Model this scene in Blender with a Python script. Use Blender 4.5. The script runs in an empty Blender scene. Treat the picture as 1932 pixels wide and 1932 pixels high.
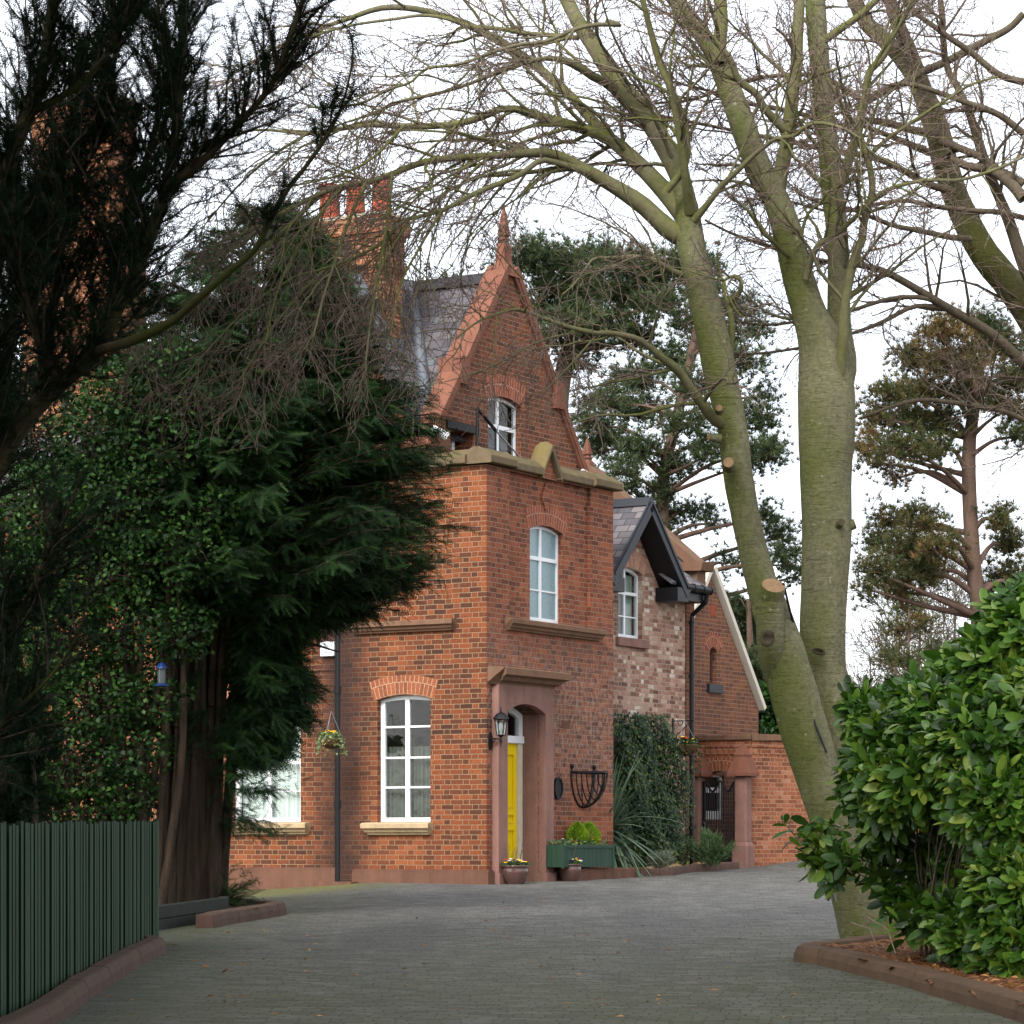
import bpy, math, random
import numpy as np
from mathutils import Vector, Matrix
from mathutils.geometry import tessellate_polygon

random.seed(7)
rng = np.random.default_rng(11)
SC = bpy.context.scene
COL = SC.collection
F = 5430.0; CX = 966.0; HY = 1596.0; CZ = 1.5      # measured camera: focal, centre and horizon in a 1932 px frame

def W(px, py, d):
    return np.array([(px-CX)/F*d, d, CZ+(HY-py)/F*d])
def ss(t):
    t = np.clip(t, 0, 1); return t*t*(3-2*t)
def gz(x, y):
    x = np.asarray(x, float); y = np.asarray(y, float)
    z = .0207*np.minimum(y, 70)
    z = z - .16*ss((-2.0-x)/2.2)*ss((y-37)/6)
    z = z + .16*ss((x-4.2)/1.8)*ss((y-50)/4)
    return z
def G(px, py):
    d = 8145.0/(py-1484.0); x = (px-CX)/F*d
    return np.array([x, d, float(gz(x, d))])
def lin(r, g, b):
    f = lambda c: (c/255/12.92 if c/255 <= .04045 else ((c/255+.055)/1.055)**2.4)
    return (f(r), f(g), f(b), 1)

# ---------------------------------------------------------------- objects
def tag(o, label=None, cat=None, group=None, kind=None):
    if label: o['label'] = label
    if cat: o['category'] = cat
    if group: o['group'] = group
    if kind: o['kind'] = kind
    return o
def empty(name, loc=(0,0,0), rz=0, label=None, cat=None, group=None):
    o = bpy.data.objects.new(name, None); COL.objects.link(o)
    o.location = loc; o.rotation_euler = (0,0,rz); o.empty_display_size = .2
    return tag(o, label, cat, group)

class MB:
    """collects faces, then links them as one mesh object"""
    def __init__(s): s.v = []; s.f = []; s.m = []; s.uv = {}
    def face(s, pts, m=0, uv=None):
        i = len(s.v); s.v += [tuple(map(float, p)) for p in pts]
        s.f.append(tuple(range(i, i+len(pts)))); s.m.append(m)
        if uv: s.uv[len(s.f)-1] = uv
    def box(s, x0, x1, y0, y1, z0, z1, m=0):
        p = [(x,y,z) for z in (z0,z1) for y in (y0,y1) for x in (x0,x1)]
        for q in ((0,2,3,1),(4,5,7,6),(0,1,5,4),(2,6,7,3),(0,4,6,2),(1,3,7,5)): s.face([p[k] for k in q], m)
    def frus(s, cx, cy, z0, z1, hx0, hy0, hx1, hy1, m=0):
        a = [(cx-hx0,cy-hy0,z0),(cx+hx0,cy-hy0,z0),(cx+hx0,cy+hy0,z0),(cx-hx0,cy+hy0,z0)]
        b = [(cx-hx1,cy-hy1,z1),(cx+hx1,cy-hy1,z1),(cx+hx1,cy+hy1,z1),(cx-hx1,cy+hy1,z1)]
        for k in range(4): s.face([a[k],a[(k+1)%4],b[(k+1)%4],b[k]], m)
        s.face(a[::-1], m); s.face(b, m)
    def poly(s, loop, holes, to3, d, m=0):
        loops = [[Vector((p[0],p[1],0)) for p in loop]]+[[Vector((p[0],p[1],0)) for p in h] for h in holes]
        flat = [p for l in loops for p in l]
        for t in tessellate_polygon(loops): s.face([to3(flat[k].x, flat[k].y, d) for k in t], m)
    def sides(s, loop, to3, d0, d1, m=0):
        n = len(loop)
        for k in range(n):
            a, b = loop[k], loop[(k+1)%n]
            s.face([to3(*a,d0), to3(*b,d0), to3(*b,d1), to3(*a,d1)], m)
    def slab(s, loop, holes, to3, d0, d1, m=0):
        s.poly(loop, holes, to3, d0, m); s.poly(loop, holes, to3, d1, m)
        for l in [loop]+list(holes): s.sides(l, to3, d0, d1, m)
    def relief(s, loop, holes, to3, d=0., m=0):
        s.poly(loop, [h[0] for h in holes], to3, d, m)
        for h in holes:
            s.sides(h[0], to3, d, d+h[1], m)
            if len(h) > 2: s.relief(h[0], h[2], to3, d+h[1], m)
    def tube(s, pts, r, n=8, m=0, cap=True):
        V, Q = tube_np(np.array(pts, float), np.full(len(pts), r) if np.isscalar(r) else np.array(r), n)
        i = len(s.v); s.v += [tuple(p) for p in V]
        for q in Q: s.f.append(tuple(int(k)+i for k in q)); s.m.append(m)
        if cap:
            s.f.append(tuple(range(i, i+n))); s.m.append(m)
            s.f.append(tuple(range(i+(len(pts)-1)*n, i+len(pts)*n))); s.m.append(m)
    def lathe(s, cx, cy, prof, n=24, m=0):
        i = len(s.v)
        for r, z in prof:
            for k in range(n):
                a = 2*math.pi*k/n; s.v.append((cx+r*math.cos(a), cy+r*math.sin(a), z))
        for j in range(len(prof)-1):
            for k in range(n):
                s.f.append((i+j*n+k, i+j*n+(k+1)%n, i+(j+1)*n+(k+1)%n, i+(j+1)*n+k)); s.m.append(m)
    def build(s, name, mats, parent=None, smooth=False, bevel=0):
        me = bpy.data.meshes.new(name); me.from_pydata(s.v, [], s.f)
        for mt in (mats if isinstance(mats, (list, tuple)) else [mats]): me.materials.append(mt)
        me.polygons.foreach_set('material_index', s.m)
        if smooth: me.polygons.foreach_set('use_smooth', [True]*len(s.f))
        if s.uv:
            uvl = me.uv_layers.new(name='UVMap')
            for fi, uv in s.uv.items():
                for k, li in enumerate(me.polygons[fi].loop_indices): uvl.data[li].uv = uv[k]
        me.update()
        o = bpy.data.objects.new(name, me); COL.objects.link(o); o.parent = parent
        if bevel:
            w = o.modifiers.new('weld', 'WELD'); w.merge_threshold = .0005
            b = o.modifiers.new('bevel', 'BEVEL'); b.width = bevel; b.segments = 2; b.limit_method = 'ANGLE'
        return o

def np_mesh(name, V, Fs, mats, parent=None, rnd=None, smooth=False, mi=None):
    """large mesh from arrays; Fs is a list of (n,k) index arrays; rnd is a per-face float"""
    me = bpy.data.meshes.new(name)
    V = np.asarray(V, np.float32)
    me.vertices.add(len(V)); me.vertices.foreach_set('co', V.ravel())
    Fs = [f for f in Fs if len(f)]
    loops = np.concatenate([f.ravel() for f in Fs]).astype(np.int32)
    tot = np.concatenate([np.full(len(f), f.shape[1], np.int32) for f in Fs])
    start = np.concatenate([[0], np.cumsum(tot)[:-1]]).astype(np.int32)
    me.loops.add(len(loops)); me.loops.foreach_set('vertex_index', loops)
    me.polygons.add(len(tot)); me.polygons.foreach_set('loop_start', start); me.polygons.foreach_set('loop_total', tot)
    for mt in (mats if isinstance(mats, (list, tuple)) else [mats]): me.materials.append(mt)
    if mi is not None: me.polygons.foreach_set('material_index', np.asarray(mi, np.int32))
    if smooth: me.polygons.foreach_set('use_smooth', np.ones(len(tot), bool))
    me.update(calc_edges=True)
    if rnd is not None:
        at = me.attributes.new('rnd', 'FLOAT', 'FACE'); at.data.foreach_set('value', np.asarray(rnd, np.float32))
    o = bpy.data.objects.new(name, me); COL.objects.link(o); o.parent = parent
    return o

def norm(v): return v/np.maximum(np.linalg.norm(v, axis=-1, keepdims=True), 1e-9)
def tubes_np(P, R, n):
    """P (M,K,3), R (M,K) -> verts, quads"""
    M, K, _ = P.shape
    T = norm(np.gradient(P, axis=1))
    ref = norm(rng.normal(size=(M,1,3)))
    N = norm(ref-(ref*T).sum(-1, keepdims=True)*T); B = np.cross(T, N)
    a = np.arange(n)*2*math.pi/n
    V = P[:,:,None,:]+R[:,:,None,None]*(np.cos(a)[None,None,:,None]*N[:,:,None,:]+np.sin(a)[None,None,:,None]*B[:,:,None,:])
    idx = np.arange(M*K*n).reshape(M,K,n)
    a0 = idx[:,:-1,:]; a1 = np.roll(a0,-1,2); b0 = idx[:,1:,:]; b1 = np.roll(b0,-1,2)
    return V.reshape(-1,3), np.stack([a0,a1,b1,b0],-1).reshape(-1,4)
def tube_np(P, R, n):
    K = len(P); T = norm(np.gradient(P, axis=0))
    N = np.zeros((K,3)); h = np.array([0,0,1.]) if abs(T[0,2]) < .9 else np.array([1.,0,0])
    N[0] = norm(h-(h@T[0])*T[0])
    for k in range(1,K): N[k] = norm(N[k-1]-(N[k-1]@T[k])*T[k])
    B = np.cross(T, N); a = np.arange(n)*2*math.pi/n
    V = P[:,None,:]+R[:,None,None]*(np.cos(a)[None,:,None]*N[:,None,:]+np.sin(a)[None,:,None]*B[:,None,:])
    idx = np.arange(K*n).reshape(K,n); a0 = idx[:-1]; a1 = np.roll(a0,-1,1); b0 = idx[1:]; b1 = np.roll(b0,-1,1)
    return V.reshape(-1,3), np.stack([a0,a1,b1,b0],-1).reshape(-1,4)
def join(parts):
    V = []; Q = []; o = 0
    for v, q in parts: V.append(v); Q.append(q+o); o += len(v)
    return np.concatenate(V), np.concatenate(Q)
def smooth_line(P, R, K):
    """Catmull-Rom resample of a control polyline to K points"""
    P = np.asarray(P, float); R = np.asarray(R, float)
    A = np.concatenate([P, R[:,None]], 1)
    E = np.concatenate([[2*A[0]-A[1]], A, [2*A[-1]-A[-2]]])
    seg = np.linalg.norm(np.diff(P, axis=0), axis=1); s = np.concatenate([[0], np.cumsum(seg)])
    q = np.linspace(0, s[-1], K); out = []
    for x in q:
        i = min(np.searchsorted(s, x, side='right')-1, len(P)-2); t = (x-s[i])/max(seg[i],1e-9)
        p0,p1,p2,p3 = E[i],E[i+1],E[i+2],E[i+3]
        out.append(.5*((2*p1)+(-p0+p2)*t+(2*p0-5*p1+4*p2-p3)*t*t+(-p0+3*p1-3*p2+p3)*t**3))
    out = np.array(out); return out[:,:3], np.maximum(out[:,3], .002)
def grow(start, d, L, K, wig, bias=(0,0,0)):
    M = len(start); P = np.zeros((M,K,3)); P[:,0] = start; d = norm(d); step = (L/(K-1))[:,None]
    b = np.asarray(bias, float)
    for k in range(1,K):
        d = norm(d+wig*rng.normal(size=(M,3))+b); P[:,k] = P[:,k-1]+d*step
    return P
def spawn(P, R, n, t0, t1, ang=(.6,1.1), flat=1.):
    """n random children per parent: starts, directions, parent radius, t"""
    M, K, _ = P.shape
    t = rng.uniform(t0, t1, (M,n)); x = t*(K-1); i = np.minimum(x.astype(int), K-2); f = (x-i)[...,None]
    m = np.arange(M)[:,None]
    s = P[m,i]*(1-f)+P[m,i+1]*f; T = norm(P[m,i+1]-P[m,i]); r = R[m,i]*(1-f[...,0])+R[m,i+1]*f[...,0]
    q = rng.normal(size=(M,n,3)); q[...,2] *= flat; q = norm(q-(q*T).sum(-1,keepdims=True)*T)
    a = rng.uniform(*ang,(M,n))[...,None]
    d = T*np.cos(a)+q*np.sin(a)
    return s.reshape(-1,3), d.reshape(-1,3), r.ravel(), t.ravel()
def inst(bV, bFs, pos, fwd, nrm, sc):
    """copies of a base leaf (x width, y length, z normal)"""
    N = len(pos); Y = norm(fwd); Z = norm(nrm-(nrm*Y).sum(-1,keepdims=True)*Y); X = np.cross(Y, Z)
    sc = np.asarray(sc, float)
    if sc.ndim == 1: sc = np.stack([sc,sc,sc],-1)
    V = pos[:,None,:]+(bV[None,:,0:1]*sc[:,None,0:1])*X[:,None,:]+(bV[None,:,1:2]*sc[:,None,1:2])*Y[:,None,:]+(bV[None,:,2:3]*sc[:,None,2:3])*Z[:,None,:]
    off = (np.arange(N)*len(bV))[:,None,None]
    return V.reshape(-1,3), [(f[None]+off).reshape(-1,f.shape[1]) for f in bFs]
def rsph(n): return norm(rng.normal(size=(n,3)))
# ---------------------------------------------------------------- materials
class NT:
    def __init__(s, name):
        s.mat = bpy.data.materials.new(name); s.mat.use_nodes = True
        s.t = s.mat.node_tree; s.t.nodes.clear()
        s.out = s.t.nodes.new('ShaderNodeOutputMaterial')
    def n(s, typ, **kw):
        x = s.t.nodes.new(typ)
        for k, v in kw.items():
            if k.startswith('i_'): x.inputs[int(k[2:]) if k[2:].isdigit() else k[2:].replace('_',' ')].default_value = v
            else: setattr(x, k, v)
        return x
    def l(s, a, b): s.t.links.new(a, b)
    def math(s, op, a, b=None, c=None):
        x = s.t.nodes.new('ShaderNodeMath'); x.operation = op
        for k, v in enumerate((a,b,c)):
            if v is None: continue
            if isinstance(v, (int,float)): x.inputs[k].default_value = v
            else: s.l(v, x.inputs[k])
        return x.outputs[0]
    def mix(s, f, a, b, typ='MIX'):
        x = s.t.nodes.new('ShaderNodeMix'); x.data_type = 'RGBA'; x.blend_type = typ
        for k, v in ((0,f),(6,a),(7,b)):
            if isinstance(v, (int,float,tuple)): x.inputs[k].default_value = v
            else: s.l(v, x.inputs[k])
        return x.outputs[2]
    def ramp(s, f, stops, interp='LINEAR'):
        x = s.t.nodes.new('ShaderNodeValToRGB'); x.color_ramp.interpolation = interp
        e = x.color_ramp.elements
        while len(e) < len(stops): e.new(.5)
        for el, (p, c) in zip(e, stops): el.position = p; el.color = c if len(c) == 4 else (*c,1)
        s.l(f, x.inputs[0]); return x.outputs[0]
    def noise(s, scale, vec=None, detail=4, rough=.55, dist=0):
        x = s.n('ShaderNodeTexNoise'); x.inputs['Scale'].default_value = scale; x.inputs['Detail'].default_value = detail
        x.inputs['Roughness'].default_value = rough; x.inputs['Distortion'].default_value = dist
        if vec is not None: s.l(vec, x.inputs['Vector'])
        return x.outputs['Fac']
    def co(s, which='Object'):
        return s.n('ShaderNodeTexCoord').outputs[which]
    def mapping(s, vec, scale=(1,1,1), rot=(0,0,0)):
        x = s.n('ShaderNodeMapping'); x.inputs['Scale'].default_value = scale; x.inputs['Rotation'].default_value = rot
        s.l(vec, x.inputs['Vector']); return x.outputs[0]
    def bump(s, h, strength=.5, dist=.01):
        x = s.n('ShaderNodeBump'); x.inputs['Strength'].default_value = strength; x.inputs['Distance'].default_value = dist
        s.l(h, x.inputs['Height']); return x.outputs[0]
    def bsdf(s, col, rough=.7, spec=.3, normal=None, metal=0, **kw):
        x = s.n('ShaderNodeBsdfPrincipled')
        for k, v in (('Base Color',col),('Roughness',rough),('Specular IOR Level',spec),('Metallic',metal)):
            if isinstance(v, (int,float,tuple)): x.inputs[k].default_value = v
            else: s.l(v, x.inputs[k])
        if normal is not None: s.l(normal, x.inputs['Normal'])
        for k, v in kw.items(): x.inputs[k.replace('_',' ')].default_value = v
        s.l(x.outputs[0], s.out.inputs[0]); return x

def plain(name, rgb, rough=.6, var=.15, scale=6, spec=.3, bump=.15, metal=0, streak=False):
    m = NT(name); v = m.co()
    vv = m.mapping(v, (1,1,.15)) if streak else v
    f = m.noise(scale, vv, 5); g = m.noise(scale*9, v, 3)
    c = lin(*rgb); k = lambda s: tuple(min(1,x*s) for x in c[:3])+(1,)
    col = m.mix(.35, m.ramp(f, [(.25,k(1-var*1.6)),(.75,k(1+var))]), m.ramp(g, [(.3,k(1-var)),(.7,k(1+var))]))
    m.bsdf(col, rough, spec, m.bump(g, bump, .004), metal); return m.mat

def brick(name, cols, mortar, L=.225, Hd=.112, h=.0775, mj=.011, bloom=None, dirt=.5, irregular=.004, smut=None):
    """Flemish bond on upright walls: stretchers and headers alternate in each course"""
    m = NT(name); tc = m.n('ShaderNodeTexCoord'); S = m.n('ShaderNodeSeparateXYZ'); m.l(tc.outputs['Object'], S.inputs[0])
    N = m.n('ShaderNodeSeparateXYZ'); m.l(tc.outputs['Normal'], N.inputs[0])
    side = m.math('GREATER_THAN', m.math('ABSOLUTE', N.outputs[0]), .7)
    wob = m.math('MULTIPLY', m.math('SUBTRACT', m.noise(3.5, tc.outputs['Object'], 3), .5), irregular*4)
    wob2 = m.math('MULTIPLY', m.math('SUBTRACT', m.noise(16, tc.outputs['Object'], 2), .5), irregular*2.2)
    u0 = m.math('ADD', m.math('MULTIPLY', S.outputs[0], m.math('SUBTRACT', 1, side)), m.math('MULTIPLY', S.outputs[1], side))
    u = m.math('ADD', m.math('ADD', u0, wob2), 40)
    z = m.math('ADD', m.math('ADD', S.outputs[2], wob), 20)
    zr = m.math('DIVIDE', z, h); row = m.math('FLOOR', zr); fz = m.math('SUBTRACT', zr, row)
    P = L+Hd; odd = m.math('MODULO', row, 2)
    up = m.math('ADD', m.math('DIVIDE', u, P), m.math('MULTIPLY', odd, .5+(L/P-.5)*0))
    rw = m.n('ShaderNodeTexWhiteNoise', noise_dimensions='1D'); m.l(row, rw.inputs['W'])
    up = m.math('ADD', up, m.math('MULTIPLY', rw.outputs['Value'], .07))
    cell = m.math('FLOOR', up); f = m.math('SUBTRACT', up, cell); sp = L/P
    head = m.math('GREATER_THAN', f, sp)
    du = m.math('MULTIPLY', m.math('MINIMUM', m.math('MINIMUM', f, m.math('SUBTRACT', 1, f)), m.math('ABSOLUTE', m.math('SUBTRACT', f, sp))), P)
    dz = m.math('MULTIPLY', m.math('MINIMUM', fz, m.math('SUBTRACT', 1, fz)), h)
    d = m.math('MINIMUM', du, dz)
    d = m.math('ADD', d, m.math('MULTIPLY', m.math('SUBTRACT', m.noise(45, tc.outputs['Object'], 2), .5), .006))
    mr = m.n('ShaderNodeMapRange', interpolation_type='SMOOTHSTEP'); m.l(d, mr.inputs[0]); mr.inputs[1].default_value = mj*.5-.002; mr.inputs[2].default_value = mj*.5+.002
    isb = mr.outputs[0]
    cv = m.n('ShaderNodeCombineXYZ'); m.l(m.math('ADD', m.math('MULTIPLY', cell, 2), head), cv.inputs[0]); m.l(row, cv.inputs[1])
    wn = m.n('ShaderNodeTexWhiteNoise', noise_dimensions='2D'); m.l(cv.outputs[0], wn.inputs['Vector'])
    big = m.noise(.55, tc.outputs['Object'], 3)
    key = m.math('ADD', m.math('MULTIPLY', wn.outputs['Value'], .72), m.math('MULTIPLY', m.math('SUBTRACT', big, .36), 1.0))
    n = len(cols)
    col = m.ramp(key, [(.04+.92*k/(n-1), lin(*c)) for k, c in enumerate(cols)])
    sp2 = m.noise(38, tc.outputs['Object'], 5, .7)
    col = m.mix(1, col, m.ramp(sp2, [(.3,(1-dirt,)*3),(.5,(1,1,1)),(.7,(1.35,1.3,1.22))]), 'MULTIPLY')
    if bloom:
        b = m.ramp(m.noise(13, m.mapping(tc.outputs['Object'], (1,1,.7)), 6, .75), [(.46,(0,0,0)),(.62,(1,1,1))])
        zr2 = m.n('ShaderNodeMapRange', interpolation_type='SMOOTHSTEP'); m.l(m.math('ABSOLUTE', m.math('SUBTRACT', S.outputs[2], 2.7)), zr2.inputs[0]); zr2.inputs[1].default_value = 1.9; zr2.inputs[2].default_value = .3
        col = m.mix(m.math('MULTIPLY', m.math('MULTIPLY', b, zr2.outputs[0]), .42), col, lin(*bloom))
    col = m.mix(isb, m.mix(m.noise(5, tc.outputs['Object']), lin(*mortar), tuple(.6*x for x in lin(*mortar)[:3])+(1,)), col)
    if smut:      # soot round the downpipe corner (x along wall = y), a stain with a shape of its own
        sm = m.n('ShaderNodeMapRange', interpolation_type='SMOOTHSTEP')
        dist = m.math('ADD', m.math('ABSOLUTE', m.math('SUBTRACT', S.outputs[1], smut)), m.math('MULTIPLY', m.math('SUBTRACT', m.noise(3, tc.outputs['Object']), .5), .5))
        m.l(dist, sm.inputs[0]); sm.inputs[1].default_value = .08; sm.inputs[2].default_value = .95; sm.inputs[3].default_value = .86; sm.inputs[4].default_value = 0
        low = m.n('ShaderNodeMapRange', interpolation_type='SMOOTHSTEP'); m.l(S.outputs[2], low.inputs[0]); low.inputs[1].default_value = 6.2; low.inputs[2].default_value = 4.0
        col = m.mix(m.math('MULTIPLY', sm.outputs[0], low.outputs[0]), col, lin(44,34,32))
    hgt = m.math('ADD', m.math('MULTIPLY', isb, .8), m.math('MULTIPLY', sp2, .35))
    m.bsdf(col, .85, .2, m.bump(hgt, .75, .008)); return m.mat

def voussoir(name, c1, c2, mortar):
    m = NT(name); uv = m.co('UV'); b = m.n('ShaderNodeTexBrick', offset=.5, squash=1)
    m.l(uv, b.inputs['Vector']); b.inputs['Scale'].default_value = 1; b.inputs['Mortar Size'].default_value = .006
    b.inputs['Brick Width'].default_value = .078; b.inputs['Row Height'].default_value = .19; b.inputs['Bias'].default_value = 0
    b.inputs['Color1'].default_value = lin(*c1); b.inputs['Color2'].default_value = lin(*c2); b.inputs['Mortar'].default_value = lin(*mortar)
    s = m.noise(30, m.co(), 5, .7)
    col = m.mix(1, b.outputs['Color'], m.ramp(s, [(.3,(.6,.6,.6)),(.55,(1,1,1)),(.75,(1.3,1.25,1.2))]), 'MULTIPLY')
    m.bsdf(col, .85, .2, m.bump(m.math('SUBTRACT', 1, b.outputs['Fac']), .5, .006)); return m.mat

def slate(name, cols, along=0, rw=.28, rh=.2):
    """slates on a pitched roof: courses follow UV (u along eaves, v up the slope)"""
    m = NT(name); b = m.n('ShaderNodeTexBrick', offset=.5, squash=1); m.l(m.co('UV'), b.inputs['Vector'])
    b.inputs['Scale'].default_value = 1; b.inputs['Mortar Size'].default_value = .008; b.inputs['Brick Width'].default_value = rw; b.inputs['Row Height'].default_value = rh
    b.inputs['Color1'].default_value = (0,0,0,1); b.inputs['Color2'].default_value = (1,1,1,1); b.inputs['Mortar'].default_value = (.5,.5,.5,1); b.inputs['Bias'].default_value = 0
    n = m.noise(2.2, m.co('UV'), 5, .65)
    key = m.math('ADD', m.math('MULTIPLY', b.outputs['Color'], .65), m.math('MULTIPLY', n, .45))
    col = m.ramp(key, [(.1+.8*k/(len(cols)-1), lin(*c)) for k, c in enumerate(cols)])
    col = m.mix(m.math('MULTIPLY', b.outputs['Fac'], .85), col, lin(35,33,36))
    u = m.n('ShaderNodeSeparateXYZ'); m.l(m.co('UV'), u.inputs[0])
    lap = m.math('SUBTRACT', 1, m.math('FRACT', m.math('DIVIDE', u.outputs[1], rh)))
    m.bsdf(col, .75, .2, m.bump(m.math('ADD', lap, m.math('MULTIPLY', n, .3)), .8, .02)); return m.mat

def bark(name, c1, c2, moss=None, amt=.5, scale=5, ridge=(1,1,.25), rough=.85, bumpd=.02, bstr=.5, mossdir=None):
    m = NT(name); v = m.co(); f = m.noise(scale, m.mapping(v, ridge), 6, .65); g = m.noise(scale*5, v, 4, .6)
    col = m.mix(m.math('MULTIPLY', g, .9), m.ramp(f, [(.3,lin(*c1)),(.7,lin(*c2))]), lin(*[x*.72 for x in c1]))
    if moss:
        k = m.ramp(m.noise(1.1, m.mapping(v, (1,1,.6)), 5, .6), [(.62-amt*.4,(0,0,0)),(.8-amt*.3,(1,1,1))])
        if mossdir:
            gN = m.n('ShaderNodeNewGeometry'); dp = m.n('ShaderNodeVectorMath', operation='DOT_PRODUCT'); m.l(gN.outputs['Normal'], dp.inputs[0]); dp.inputs[1].default_value = mossdir
            k = m.math('MULTIPLY', k, m.math('ADD', m.math('MULTIPLY', dp.outputs['Value'], .45), .6))
        col = m.mix(k, col, m.mix(g, lin(*moss), lin(*[x*.6 for x in moss])))
    bm = m.bump(m.math('ADD', f, m.math('MULTIPLY', g, .4)), bstr, bumpd)
    m.bsdf(col, rough, .2, bm); return m.mat

def beech_bark(name, c1, c2, moss, amt, mossdir):
    """smooth beech bark: grey with green algae on one side, fine horizontal creases, pale lichen spots"""
    m = NT(name); v = m.co(); f = m.noise(3, m.mapping(v, (1,1,.45)), 6, .65); g = m.noise(26, v, 5, .65); ring = m.noise(9, m.mapping(v, (.5,.5,3.2)), 5, .7, 1.2); big = m.noise(.8, v, 4, .6)
    col = m.ramp(f, [(.3,lin(*c1)),(.7,lin(*c2))])
    gN = m.n('ShaderNodeNewGeometry'); dp = m.n('ShaderNodeVectorMath', operation='DOT_PRODUCT'); m.l(gN.outputs['Normal'], dp.inputs[0]); dp.inputs[1].default_value = mossdir
    k = m.math('ADD', m.math('MULTIPLY', dp.outputs['Value'], .30), m.math('ADD', m.math('MULTIPLY', big, 1.3), m.math('MULTIPLY', m.math('SUBTRACT', f, .5), .9)))
    k = m.ramp(k, [(1.02-amt*.6,(0,0,0)),(1.22-amt*.35,(1,1,1))])
    col = m.mix(m.math('MULTIPLY', k, .85), col, m.mix(g, lin(*moss), lin(*[x*.6 for x in moss])))
    col = m.mix(1, col, m.ramp(g, [(.3,(.62,.62,.62)),(.52,(1,1,1)),(.75,(1.25,1.25,1.25))]), 'MULTIPLY')
    crease = m.ramp(ring, [(.33,(1,1,1)),(.40,(0,0,0))])
    col = m.mix(m.math('MULTIPLY', crease, .55), col, lin(*[x*.5 for x in c1]))
    spot = m.ramp(m.noise(14, v, 3, .5), [(.68,(0,0,0)),(.74,(1,1,1))]); col = m.mix(m.math('MULTIPLY', spot, .4), col, lin(168,166,146))
    h = m.math('ADD', m.math('MULTIPLY', ring, .8), m.math('ADD', m.math('MULTIPLY', g, .35), f))
    m.bsdf(col, .85, .15, m.bump(h, .7, .03)); return m.mat

def leaf(name, cols, rough=.45, spec=.4, trans=.15, back=None):
    m = NT(name); a = m.n('ShaderNodeAttribute', attribute_name='rnd')
    n = m.noise(1.3, m.co(), 2)
    key = m.math('ADD', m.math('MULTIPLY', a.outputs['Fac'], .75), m.math('MULTIPLY', m.math('SUBTRACT', n, .35), .7))
    col = m.ramp(key, [(k/(len(cols)-1), lin(*c)) for k, c in enumerate(cols)])
    p = m.bsdf(col, rough, spec)
    if trans:
        t = m.n('ShaderNodeBsdfTranslucent'); m.l(m.mix(1, col, (1.3,1.5,.6,1), 'MULTIPLY'), t.inputs[0])
        x = m.n('ShaderNodeMixShader'); x.inputs[0].default_value = trans
        m.l(p.outputs[0], x.inputs[1]); m.l(t.outputs[0], x.inputs[2]); m.l(x.outputs[0], m.out.inputs[0])
    return m.mat

def glass(name, tint=(.9,.95,.95), wavy=0.):
    m = NT(name); t = m.n('ShaderNodeBsdfTransparent'); t.inputs[0].default_value = (*tint,1)
    g = m.n('ShaderNodeBsdfGlossy'); g.inputs['Roughness'].default_value = .02
    if wavy: m.l(m.bump(m.noise(4, m.co(), 2), wavy, .02), g.inputs['Normal'])
    fr = m.n('ShaderNodeFresnel'); fr.inputs[0].default_value = 1.52
    x = m.n('ShaderNodeMixShader'); m.l(m.math('ADD', m.math('MULTIPLY', fr.outputs[0], .75), .005), x.inputs[0]); m.l(t.outputs[0], x.inputs[1]); m.l(g.outputs[0], x.inputs[2])
    m.l(x.outputs[0], m.out.inputs[0]); return m.mat

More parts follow.
